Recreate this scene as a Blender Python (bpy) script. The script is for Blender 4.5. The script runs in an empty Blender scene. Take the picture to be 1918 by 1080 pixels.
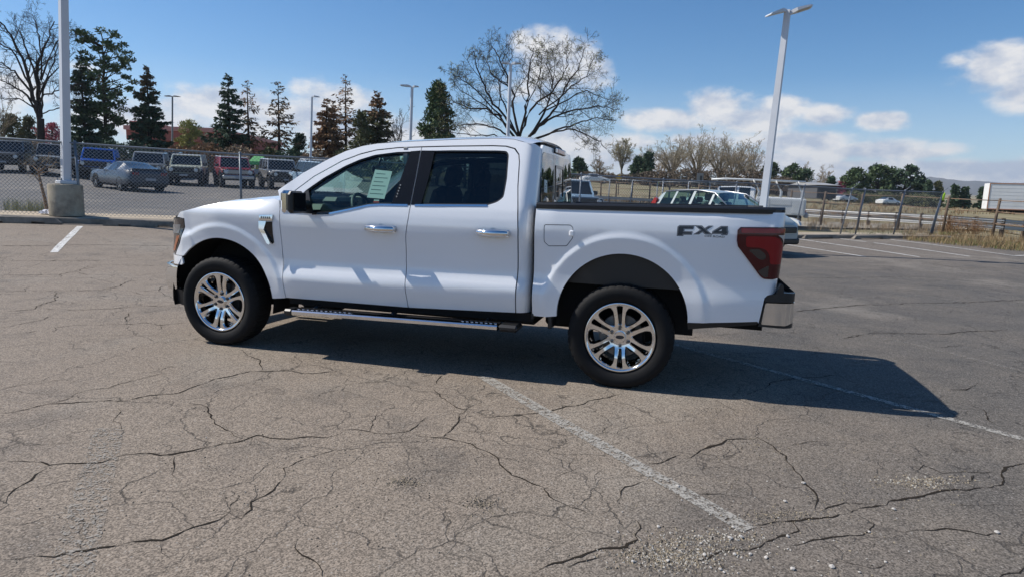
import bpy, bmesh, math, random
import numpy as np
from mathutils import Vector, Matrix, Euler
from mathutils.geometry import delaunay_2d_cdt
rad = math.radians
SC = bpy.context.scene
COL = SC.collection

# ---------------------------------------------------------------- camera
# world: X runs along the white pickup from nose to tail, Y away from the camera, Z up; origin under its front axle
FOC, IW, IH = 1200.0, 1918.0, 1080.0
CAM = np.array([4.14978, -5.90203, 1.48496])
RX, RY, RZ = -0.14628, -0.03292, 0.26441
def _rot(rx, ry, rz):
    cx, sx, cy, sy, cz, sz = math.cos(rx), math.sin(rx), math.cos(ry), math.sin(ry), math.cos(rz), math.sin(rz)
    Rx = np.array([[1, 0, 0], [0, cx, -sx], [0, sx, cx]])
    Ry = np.array([[cy, 0, sy], [0, 1, 0], [-sy, 0, cy]])
    Rz = np.array([[cz, -sz, 0], [sz, cz, 0], [0, 0, 1]])
    return Rz @ Rx @ Ry
RC = _rot(RX, RY, RZ)
cd = bpy.data.cameras.new('camera')
cam = bpy.data.objects.new('camera', cd)
COL.objects.link(cam)
M = Matrix.Identity(4)
for i in range(3):
    M[i][0], M[i][1], M[i][2], M[i][3] = RC[i, 0], RC[i, 2], -RC[i, 1], CAM[i]
cam.matrix_world = M
cd.sensor_width = 36.0
cd.lens = 36.0 * FOC / IW
cd.clip_start, cd.clip_end = 0.1, 12000.0
SC.camera = cam

# plan axes of the view: FW away from the camera along the ground, RT to its right
FW = np.array([-math.sin(RZ), math.cos(RZ), 0.0])
RT = np.array([math.cos(RZ), math.sin(RZ), 0.0])
def ray(px, py):
    return RC @ np.array([(px - IW / 2) / FOC, 1.0, -(py - IH / 2) / FOC])
def at(px, py, d):
    r = ray(px, py)
    return CAM + r * (d / float(r @ FW))
def ud(x, y):
    v0, v1 = x - CAM[0], y - CAM[1]
    return v0 * RT[0] + v1 * RT[1], v0 * FW[0] + v1 * FW[1]
def plan(u, d):
    return CAM[0] + u * RT[0] + d * FW[0], CAM[1] + u * RT[1] + d * FW[1]

# ---------------------------------------------------------------- light and sky
SUN = Vector((-0.92, -0.085, 1.0)).normalized()
SUN_EL = math.asin(SUN.z)
SUN_ROT = math.atan2(SUN.x, SUN.y)
sl = bpy.data.lights.new('sun', 'SUN')
sl.energy = 5.0
sl.angle = rad(0.53)
sl.color = (1.0, 0.95, 0.88)
so = bpy.data.objects.new('sun', sl)
COL.objects.link(so)
so.location = (-40, -10, 60)
so.rotation_euler = SUN.to_track_quat('Z', 'Y').to_euler()
SC.view_settings.view_transform = 'Standard'
SC.view_settings.look = 'None'
SC.view_settings.exposure = 0.13
SC.view_settings.gamma = 1.0
SC.view_settings.use_curve_mapping = False

world = bpy.data.worlds.new('World')
SC.world = world
world.use_nodes = True
SKY_STRENGTH = 0.114
def build_sky():
    nt = world.node_tree
    nt.nodes.clear()
    N, L = nt.nodes.new, nt.links.new
    out = N('ShaderNodeOutputWorld')
    bg = N('ShaderNodeBackground')
    bg.inputs[1].default_value = SKY_STRENGTH
    L(bg.outputs[0], out.inputs[0])
    sky = N('ShaderNodeTexSky')
    sky.sky_type = 'NISHITA'
    sky.sun_disc = False
    sky.sun_elevation = SUN_EL
    sky.sun_rotation = SUN_ROT
    sky.altitude = 1500
    sky.air_density = 1.0
    sky.dust_density = 0.75
    sky.ozone_density = 1.6
    tc = N('ShaderNodeTexCoord')
    nrm = N('ShaderNodeVectorMath'); nrm.operation = 'NORMALIZE'
    L(tc.outputs['Generated'], nrm.inputs[0])
    sep = N('ShaderNodeSeparateXYZ')
    L(nrm.outputs[0], sep.inputs[0])
    def math_(op, a, b=None, c=None, clamp=False):
        m = N('ShaderNodeMath'); m.operation = op; m.use_clamp = clamp
        for i, v in enumerate((a, b, c)):
            if v is None: continue
            if isinstance(v, (int, float)): m.inputs[i].default_value = v
            else: L(v, m.inputs[i])
        return m.outputs[0]
    az = math_('ARCTAN2', sep.outputs[0], sep.outputs[1])
    el = math_('ARCSINE', sep.outputs[2])
    cmb = N('ShaderNodeCombineXYZ')
    L(az, cmb.inputs[0]); L(el, cmb.inputs[1])
    P = cmb.outputs[0]
    def noise(scale, detail, rough, vec, sx=1.0, sy=1.0, off=(0, 0, 0)):
        mp = N('ShaderNodeMapping'); mp.inputs['Scale'].default_value = (sx, sy, 1); mp.inputs['Location'].default_value = off
        L(vec, mp.inputs[0])
        n = N('ShaderNodeTexNoise'); n.inputs['Scale'].default_value = scale
        n.inputs['Detail'].default_value = detail; n.inputs['Roughness'].default_value = rough
        L(mp.outputs[0], n.inputs['Vector'])
        return n
    nb = noise(13.0, 8.0, 0.58, P, 1.0, 1.7)
    n1 = nb.outputs['Fac']
    n2 = noise(13.0, 8.0, 0.58, P, 1.0, 1.7, (0.012, -0.03, 0)).outputs['Fac']
    # clouds: (x, y, half width, half height) where they stand in the sky, weight
    CL = [(1040, 118, 100, 62, 1), (985, 85, 34, 30, .9), (1098, 128, 52, 42, 1), (1022, 70, 40, 22, .55), (1000, 165, 70, 40, .6),
          (1884, 122, 74, 42, 1), (1935, 160, 56, 44, 1), (1800, 116, 26, 12, .6),
          (1250, 226, 90, 26, 1), (1345, 205, 70, 42, .95), (1400, 226, 110, 30, .9), (1470, 208, 60, 26, .8), (1545, 216, 52, 25, 1), (1650, 227, 48, 19, 1),
          (1320, 264, 100, 20, .9), (1480, 268, 150, 26, 1), (1610, 282, 160, 22, 1), (1715, 287, 60, 15, .9),
          (1690, 326, 340, 30, 1.3), (1950, 328, 260, 28, 1.3), (1540, 320, 200, 24, 1.3), (1800, 320, 220, 22, 1.3), (1400, 300, 200, 22, 1.1), (1440, 312, 220, 26, .9), (1220, 300, 240, 30, .75), (1080, 275, 130, 38, .9), (1180, 268, 80, 20, .8),
          (375, 200, 95, 36, .95), (440, 190, 80, 30, .9), (645, 188, 70, 30, .95), (590, 182, 60, 40, .6), (560, 215, 190, 40, .8), (320, 230, 260, 40, .7), (20, 170, 140, 50, .6), (150, 125, 30, 10, .5), (720, 250, 260, 40, .8),
          # more of the same cloud field outside the frame
          (-700, 60, 200, 60, .9), (2400, 150, 240, 60, 1), (2700, 300, 500, 60, 1), (-500, 220, 500, 60, .8)]
    acc = None
    for (x, y, hw, hh, w) in CL:
        if -200 < x < 2150:
            d = ray(x, y); d = d / np.linalg.norm(d)
            a0, e0 = math.atan2(d[0], d[1]), math.asin(d[2])
        else:
            a0, e0 = -RZ + (x - 959) / FOC * 0.8, (330 - y) / FOC
        k = 1.02
        sub = N('ShaderNodeVectorMath'); sub.operation = 'SUBTRACT'
        L(P, sub.inputs[0]); sub.inputs[1].default_value = (a0, e0, 0)
        mul = N('ShaderNodeVectorMath'); mul.operation = 'MULTIPLY'
        L(sub.outputs[0], mul.inputs[0]); mul.inputs[1].default_value = (FOC / hw * k, FOC / hh * k, 0)
        ln = N('ShaderNodeVectorMath'); ln.operation = 'LENGTH'
        L(mul.outputs[0], ln.inputs[0])
        v = math_('MULTIPLY_ADD', ln.outputs['Value'], -w, w)
        if acc is None: acc = v
        else:
            m = N('ShaderNodeMath'); m.operation = 'SMOOTH_MAX'; m.inputs[2].default_value = 0.12
            L(acc, m.inputs[0]); L(v, m.inputs[1]); acc = m.outputs[0]
    # clouds overhead and behind, scattered by noise only
    big = noise(2.6, 7.0, 0.55, nrm.outputs[0], 1.0, 1.0, (3.1, 1.7, 0.4)).outputs['Fac']
    wide = math_('MULTIPLY_ADD', big, 3.0, -2.35)
    behind = math_('LESS_THAN', math_('ADD', math_('MULTIPLY', sep.outputs[0], float(FW[0])), math_('MULTIPLY', sep.outputs[1], float(FW[1]))), 0.35)
    wide = math_('ADD', wide, math_('MULTIPLY_ADD', behind, 3.0, -3.0))
    acc = math_('MAXIMUM', acc, wide)
    f = math_('MULTIPLY_ADD', n1, 1.75, math_('ADD', acc, -.80))
    mr = N('ShaderNodeMapRange'); mr.interpolation_type = 'SMOOTHSTEP'
    L(f, mr.inputs[0]); mr.inputs[1].default_value = 0.0; mr.inputs[2].default_value = 0.62
    alpha = math_('MULTIPLY', mr.outputs[0], 0.92)
    sh = math_('MULTIPLY_ADD', math_('SUBTRACT', n1, n2), 4.5, math_('MULTIPLY_ADD', f, -0.30, 0.78), clamp=True)
    ramp = N('ShaderNodeMix'); ramp.data_type = 'RGBA'
    L(sh, ramp.inputs['Factor'])
    ramp.inputs['A'].default_value = (4.0, 4.5, 5.5, 1)
    ramp.inputs['B'].default_value = (7.3, 7.15, 7.05, 1)
    # thin milky air low over the ground
    lowm = N('ShaderNodeMapRange'); L(el, lowm.inputs[0])
    lowm.inputs[1].default_value = 0.17; lowm.inputs[2].default_value = -0.02
    lowm.inputs[3].default_value = 0.0; lowm.inputs[4].default_value = 0.55
    mx0 = N('ShaderNodeMix'); mx0.data_type = 'RGBA'
    L(lowm.outputs[0], mx0.inputs['Factor'])
    hs = N('ShaderNodeHueSaturation'); hs.inputs['Saturation'].default_value = 1.33; hs.inputs['Value'].default_value = 1.0
    L(sky.outputs[0], hs.inputs['Color'])
    L(hs.outputs[0], mx0.inputs['A']); mx0.inputs['B'].default_value = (4.9, 5.9, 7.1, 1)
    mx = N('ShaderNodeMix'); mx.data_type = 'RGBA'
    L(alpha, mx.inputs['Factor']); L(mx0.outputs['Result'], mx.inputs['A']); L(ramp.outputs['Result'], mx.inputs['B'])
    L(mx.outputs['Result'], bg.inputs[0])
build_sky()
SC.render.engine = 'CYCLES'
SC.cycles.use_denoising = True
SC.cycles.max_bounces = 8
SC.cycles.transparent_max_bounces = 24
SC.cycles.caustics_reflective = False
SC.cycles.caustics_refractive = False
SC.cycles.sample_clamp_indirect = 6.0

# ---------------------------------------------------------------- helpers
rng = random.Random(7)
nrng = np.random.RandomState(11)
def tag(o, label=None, cat=None, group=None, kind=None):
    if label: o['label'] = label
    if cat: o['category'] = cat
    if group: o['group'] = group
    if kind: o['kind'] = kind
    return o
def empty(name, loc=(0, 0, 0), rz=0.0):
    o = bpy.data.objects.new(name, None)
    COL.objects.link(o)
    o.location = loc
    o.rotation_euler = (0, 0, rz)
    o.empty_display_size = 0.2
    return o
def children(o): return [c for c in bpy.data.objects if c.parent == o]
class MB:
    """collects shapes; build() links them as one mesh object"""
    def __init__(s): s.v, s.f, s.m, s.sm, s.nv = [], [], [], [], {}
    def add(s, v, f, m=0, sm=False):
        o = len(s.v)
        s.v.extend([tuple(map(float, p)) for p in v])
        for q in f:
            s.f.append(tuple(int(i) + o for i in q)); s.m.append(m); s.sm.append(sm)
        return s
    def box(s, lo, hi, m=0, R=None, c=None):
        x0, y0, z0 = lo; x1, y1, z1 = hi
        v = [(x0, y0, z0), (x1, y0, z0), (x1, y1, z0), (x0, y1, z0), (x0, y0, z1), (x1, y0, z1), (x1, y1, z1), (x0, y1, z1)]
        if R is not None: v = [tuple(R @ Vector(p) + (Vector(c) if c is not None else Vector())) for p in v]
        return s.add(v, [(0, 3, 2, 1), (4, 5, 6, 7), (0, 1, 5, 4), (1, 2, 6, 5), (2, 3, 7, 6), (3, 0, 4, 7)], m)
    def cbox(s, lo, hi, b=0.01, m=0):
        """box with chamfered edges"""
        lo, hi = np.array(lo, float), np.array(hi, float)
        b = min(b, 0.45 * float((hi - lo).min()))
        v, idx = [], {}
        for sx in (0, 1):
            for sy in (0, 1):
                for sz in (0, 1):
                    c = np.array([hi[0] if sx else lo[0], hi[1] if sy else lo[1], hi[2] if sz else lo[2]])
                    q = np.array([-b if sx else b, -b if sy else b, -b if sz else b])
                    for a in range(3):
                        p = c + q; p[a] = c[a]
                        idx[(sx, sy, sz, a)] = len(v); v.append(tuple(p))
        f = []
        g = lambda *k: idx[k]
        for a in range(3):
            o1, o2 = (a + 1) % 3, (a + 2) % 3
            for sd in (0, 1):
                q = []
                for (i, j) in ((0, 0), (1, 0), (1, 1), (0, 1)):
                    k = [0, 0, 0]; k[a] = sd; k[o1] = i; k[o2] = j
                    q.append(g(k[0], k[1], k[2], a))
                f.append(tuple(q if sd else q[::-1]))
            for (i, j) in ((0, 0), (1, 0), (1, 1), (0, 1)):
                k0 = [0, 0, 0]; k0[o1] = i; k0[o2] = j; k1 = list(k0); k1[a] = 1
                q = (g(*k0, o1), g(*k1, o1), g(*k1, o2), g(*k0, o2))
                f.append(q if i != j else q[::-1])
        for sx in (0, 1):
            for sy in (0, 1):
                for sz in (0, 1):
                    q = (g(sx, sy, sz, 0), g(sx, sy, sz, 1), g(sx, sy, sz, 2))
                    f.append(q if (sx + sy + sz) % 2 else q[::-1])
        return s.add(v, f, m)
    def tube(s, pts, r, n=8, m=0, cap=True, sm=True):
        pts = [np.array(p, float) for p in pts]
        rs = r if hasattr(r, '__len__') else [r] * len(pts)
        o = len(s.v)
        for i, p in enumerate(pts):
            t = pts[min(i + 1, len(pts) - 1)] - pts[max(i - 1, 0)]
            t = t / (np.linalg.norm(t) + 1e-9)
            a = np.array([0, 0, 1.0]) if abs(t[2]) < 0.9 else np.array([1.0, 0, 0])
            e1 = np.cross(t, a); e1 /= np.linalg.norm(e1); e2 = np.cross(t, e1)
            for k in range(n):
                w = 2 * math.pi * k / n
                s.v.append(tuple(p + rs[i] * (math.cos(w) * e1 + math.sin(w) * e2)))
        for i in range(len(pts) - 1):
            for k in range(n):
                k2 = (k + 1) % n
                s.f.append((o + i * n + k2, o + i * n + k, o + (i + 1) * n + k, o + (i + 1) * n + k2)); s.m.append(m); s.sm.append(sm)
        if cap:
            s.f.append(tuple(o + k for k in range(n))); s.m.append(m); s.sm.append(False)
            e = o + (len(pts) - 1) * n
            s.f.append(tuple(e + k for k in range(n))[::-1]); s.m.append(m); s.sm.append(False)
        return s
    def lathe(s, prof, n=32, axis='Z', c=(0, 0, 0), m=0, sm=True, flip=False):
        """prof: (radius, height along the axis)"""
        o = len(s.v)
        for (r, h) in prof:
            for k in range(n):
                w = 2 * math.pi * k / n
                a, b = r * math.cos(w), r * math.sin(w)
                p = (a, b, h) if axis == 'Z' else ((a, h, b) if axis == 'Y' else (h, a, b))
                s.v.append((p[0] + c[0], p[1] + c[1], p[2] + c[2]))
        for i in range(len(prof) - 1):
            for k in range(n):
                k2 = (k + 1) % n
                q = (o + i * n + k, o + i * n + k2, o + (i + 1) * n + k2, o + (i + 1) * n + k)
                s.f.append(q[::-1] if flip else q); s.m.append(m); s.sm.append(sm)
        return s
    def prism(s, poly, h0, h1, plane='XZ', m=0, fmap=None):
        """polygon in plane coordinates pushed from h0 to h1 along the third axis"""
        n = len(poly)
        def P(a, b, h):
            return (a, h, b) if plane == 'XZ' else ((a, b, h) if plane == 'XY' else (h, a, b))
        v = [P(a, b, h0) for a, b in poly] + [P(a, b, h1) for a, b in poly]
        f = [tuple(range(n)), tuple(range(2 * n - 1, n - 1, -1))] + [(i, i + n, (i + 1) % n + n, (i + 1) % n) for i in range(n)]
        return s.add(v, f, m)
    def grid(s, P, m=0, sm=True, flip=False):
        """P[i][j] -> points"""
        a, b = len(P), len(P[0])
        f = []
        for i in range(a - 1):
            for j in range(b - 1):
                q = (i * b + j, i * b + j + 1, (i + 1) * b + j + 1, (i + 1) * b + j)
                f.append(q[::-1] if flip else q)
        return s.add([p for r in P for p in r], f, m, sm)
    def build(s, name, mats, parent=None, recalc=False, loc=None):
        me = bpy.data.meshes.new(name)
        me.from_pydata(s.v, [], s.f)
        ms = mats if isinstance(mats, (list, tuple)) else [mats]
        for mt in ms: me.materials.append(mt)
        me.polygons.foreach_set('material_index', s.m)
        me.polygons.foreach_set('use_smooth', s.sm)
        if recalc:
            bm = bmesh.new(); bm.from_mesh(me); bmesh.ops.recalc_face_normals(bm, faces=bm.faces); bm.to_mesh(me); bm.free()
        me.update()
        if s.nv and not recalc:
            ln = [(0.0, 0.0, 0.0)] * len(me.loops)
            for pl in me.polygons:
                if pl.use_smooth:
                    for li in pl.loop_indices: ln[li] = s.nv.get(me.loops[li].vertex_index, (0.0, 0.0, 0.0))
            me.normals_split_custom_set(ln)
        o = bpy.data.objects.new(name, me)
        COL.objects.link(o)
        if parent is not None: o.parent = parent
        if loc is not None: o.location = loc
        return o
def mesh_np(name, V, F, mat, parent=None, smooth=False, matidx=None):
    """fast mesh from arrays: F is (n,3) or (n,4)"""
    V = np.asarray(V, np.float32); F = np.asarray(F, np.int32)
    me = bpy.data.meshes.new(name)
    n, k = F.shape
    me.vertices.add(len(V)); me.vertices.foreach_set('co', V.ravel())
    me.loops.add(n * k); me.loops.foreach_set('vertex_index', F.ravel())
    me.polygons.add(n)
    me.polygons.foreach_set('loop_start', np.arange(n, dtype=np.int32) * k)
    me.polygons.foreach_set('loop_total', np.full(n, k, np.int32))
    for mt in (mat if isinstance(mat, (list, tuple)) else [mat]): me.materials.append(mt)
    if matidx is not None: me.polygons.foreach_set('material_index', np.asarray(matidx, np.int32))
    me.polygons.foreach_set('use_smooth', np.full(n, bool(smooth)))
    me.update(calc_edges=True)
    me.validate()
    o = bpy.data.objects.new(name, me)
    COL.objects.link(o)
    if parent is not None: o.parent = parent
    return o
def copy_tree(o, parent=None):
    c = o.copy(); COL.objects.link(c)
    if parent is not None: c.parent = parent
    for ch in children(o): copy_tree(ch, c)
    return c

# ---------------------------------------------------------------- materials
MAT = {}
def pmat(name, col, rough=0.5, metal=0.0, coat=0.0, var=0.0, vscale=6.0, bump=0.0, bscale=40.0, spec=0.5, emit=None, dirt=None, coat_rough=0.04):
    """Principled material whose colour wanders a little with noise"""
    if name in MAT: return MAT[name]
    m = bpy.data.materials.new(name); m.use_nodes = True
    nt = m.node_tree; b = nt.nodes['Principled BSDF']
    N, L = nt.nodes.new, nt.links.new
    b.inputs['Roughness'].default_value = rough
    b.inputs['Metallic'].default_value = metal
    b.inputs['Specular IOR Level'].default_value = spec
    b.inputs['Coat Weight'].default_value = coat
    b.inputs['Coat Roughness'].default_value = coat_rough
    b.inputs['Base Color'].default_value = (*col, 1)
    tc = N('ShaderNodeTexCoord')
    if var > 0:
        n = N('ShaderNodeTexNoise'); n.inputs['Scale'].default_value = vscale; n.inputs['Detail'].default_value = 6; n.inputs['Roughness'].default_value = .65
        L(tc.outputs['Object'], n.inputs['Vector'])
        mr = N('ShaderNodeMapRange'); L(n.outputs['Fac'], mr.inputs[0])
        mr.inputs[1].default_value = .25; mr.inputs[2].default_value = .75
        mr.inputs[3].default_value = 1 - var; mr.inputs[4].default_value = 1 + var
        mx = N('ShaderNodeVectorMath'); mx.operation = 'SCALE'
        mx.inputs[0].default_value = col
        L(mr.outputs[0], mx.inputs['Scale'])
        src = mx.outputs[0]
        if dirt is not None:
            n2 = N('ShaderNodeTexNoise'); n2.inputs['Scale'].default_value = vscale * .37; n2.inputs['Detail'].default_value = 8; n2.inputs['Roughness'].default_value = .7
            L(tc.outputs['Object'], n2.inputs['Vector'])
            m2 = N('ShaderNodeMapRange'); L(n2.outputs['Fac'], m2.inputs[0]); m2.inputs[1].default_value = .48; m2.inputs[2].default_value = .68
            mm = N('ShaderNodeMix'); mm.data_type = 'RGBA'; L(m2.outputs[0], mm.inputs['Factor']); L(src, mm.inputs['A']); mm.inputs['B'].default_value = (*dirt, 1)
            src = mm.outputs['Result']
        L(src, b.inputs['Base Color'])
    if bump > 0:
        n3 = N('ShaderNodeTexNoise'); n3.inputs['Scale'].default_value = bscale; n3.inputs['Detail'].default_value = 5
        L(tc.outputs['Object'], n3.inputs['Vector'])
        bp = N('ShaderNodeBump'); bp.inputs['Strength'].default_value = bump; bp.inputs['Distance'].default_value = .02
        L(n3.outputs['Fac'], bp.inputs['Height']); L(bp.outputs[0], b.inputs['Normal'])
    if emit:
        b.inputs['Emission Color'].default_value = (*emit[0], 1); b.inputs['Emission Strength'].default_value = emit[1]
    MAT[name] = m
    return m
def glassmat(name, tint, refl=1.0, ior=1.5, rough=0.0):
    """thin pane: tinted see-through plus mirror by Fresnel"""
    if name in MAT: return MAT[name]
    m = bpy.data.materials.new(name); m.use_nodes = True
    nt = m.node_tree; nt.nodes.clear()
    N, L = nt.nodes.new, nt.links.new
    o = N('ShaderNodeOutputMaterial'); t = N('ShaderNodeBsdfTransparent'); g = N('ShaderNodeBsdfGlossy'); x = N('ShaderNodeMixShader'); lw = N('ShaderNodeLayerWeight')
    t.inputs[0].default_value = (*tint, 1); g.inputs['Roughness'].default_value = rough; g.inputs['Color'].default_value = (refl, refl, refl, 1)
    lw.inputs[0].default_value = .5
    f0 = ((ior - 1) / (ior + 1)) ** 2
    pw = N('ShaderNodeMath'); pw.operation = 'POWER'; L(lw.outputs['Facing'], pw.inputs[0]); pw.inputs[1].default_value = 4.2
    ma = N('ShaderNodeMath'); ma.operation = 'MULTIPLY_ADD'; ma.use_clamp = True; L(pw.outputs[0], ma.inputs[0]); ma.inputs[1].default_value = 1 - f0; ma.inputs[2].default_value = f0
    L(ma.outputs[0], x.inputs[0]); L(t.outputs[0], x.inputs[1]); L(g.outputs[0], x.inputs[2]); L(x.outputs[0], o.inputs[0])
    MAT[name] = m
    return m
# ================================================================ ground
def sstep(a, b, x):
    t = np.clip((x - a) / (b - a), 0, 1)
    return t * t * (3 - 2 * t)
_CP = [(9, ((0, 0), (600, 0), (1200, 0), (1918, 0))), (13, ((0, .25), (165, .2), (600, .05), (959, 0), (1400, 0), (1918, 0))), (17, ((0, .48), (165, .43), (457, .30), (959, .10), (1400, .04), (1918, .05))),
       (21, ((0, .66), (457, .50), (959, .2), (1400, .05), (1918, .08))), (28, ((0, 1.0), (250, .9), (457, .8), (959, .4), (1400, .16), (1504, .15), (1918, .18))),
       (33.6, ((0, 1.35), (250, 1.12), (450, 1.05), (959, .6), (1400, .35), (1859, .42))), (41, ((30, 1.92), (105, 1.8), (355, 1.43), (438, 1.38), (525, 1.3), (959, .9), (1400, .5), (1900, .0))),
       (60, ((0, 3.0), (300, 2.7), (600, 2.4), (959, 2.0), (1400, 1.3), (1800, 1.0))), (70, ((0, 4.1), (400, 3.5), (700, 3.0))), (140, ((0, 8), (700, 6), (1120, 5), (1300, 4.2), (1650, 1.6), (1850, 1.6))),
       (400, ((0, 14), (959, 10), (1400, 7), (1850, 4))), (1500, ((0, 40), (959, 35), (1850, 30))), (5000, ((0, 110), (959, 110), (1850, 110)))]
_ca, _cb, _cz = [], [], []
for _d, _l in _CP:
    for _x, _z in _l: _ca.append((_x - 959) / FOC * 2.2); _cb.append(math.log(_d)); _cz.append(_z / _d)
_ca, _cb, _cz = np.array(_ca), np.array(_cb), np.array(_cz)
_phi = lambda r: np.sqrt(r * r + .01)
_K = _phi(np.hypot(_ca[:, None] - _ca[None], _cb[:, None] - _cb[None])); _n = len(_ca)
_A = np.zeros((_n + 1, _n + 1)); _A[:_n, :_n] = _K; _A[:_n, _n] = 1; _A[_n, :_n] = 1
_W = np.linalg.solve(_A + np.diag([1e-3] * _n + [0]), np.concatenate([_cz, [0]]))
def T(x, y):
    """height of the land: level under the pickup, rising to the left lot and the far field (smooth through surveyed heights)"""
    x = np.asarray(x, float); y = np.asarray(y, float); sh = x.shape
    x, y = x.ravel(), y.ravel()
    v0, v1 = x - CAM[0], y - CAM[1]
    u = v0 * RT[0] + v1 * RT[1]; d = v0 * FW[0] + v1 * FW[1]
    out = np.zeros(len(x)); k = d > 8.2
    if k.any():
        dk = np.clip(d[k], 8.2, 6000); a = np.clip(u[k] / dk, -1.0, 1.0) * 2.2; b = np.log(dk)
        g = _phi(np.hypot(a[:, None] - _ca[None], b[:, None] - _cb[None])) @ _W[:_n] + _W[_n]
        out[k] = g * dk * sstep(8.2, 12.5, dk)
    return out.reshape(sh)
def hit(px, py, dz=0.0):
    """where the sight line through a photo pixel meets the land"""
    r = ray(px, py); r = r / float(r @ FW)
    lo = 0.5
    dd = np.concatenate([np.arange(1, 80, 0.1), np.arange(80, 900, 1.0)])
    P = CAM[None] + dd[:, None] * r[None]
    g = P[:, 2] - T(P[:, 0], P[:, 1]) - dz
    k = int(np.argmax(g <= 0)) if (g <= 0).any() else len(dd) - 1
    if k == 0: return P[0]
    t = g[k - 1] / (g[k - 1] - g[k] + 1e-12)
    return P[k - 1] + t * (P[k] - P[k - 1])
def stand(px, d, dz=0.0):
    """point on the land at distance d under photo column px"""
    py = 330.0
    for _ in range(12):
        P = at(px, py, d)
        e = P[2] - (float(T(P[0], P[1])) + dz)
        py += e * FOC / d
    return at(px, py, d)
def topz(base, px, py):
    """point over (or beside) base, at the same distance, on the sight line of a pixel"""
    return at(px, py, float((base - CAM) @ FW))

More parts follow.
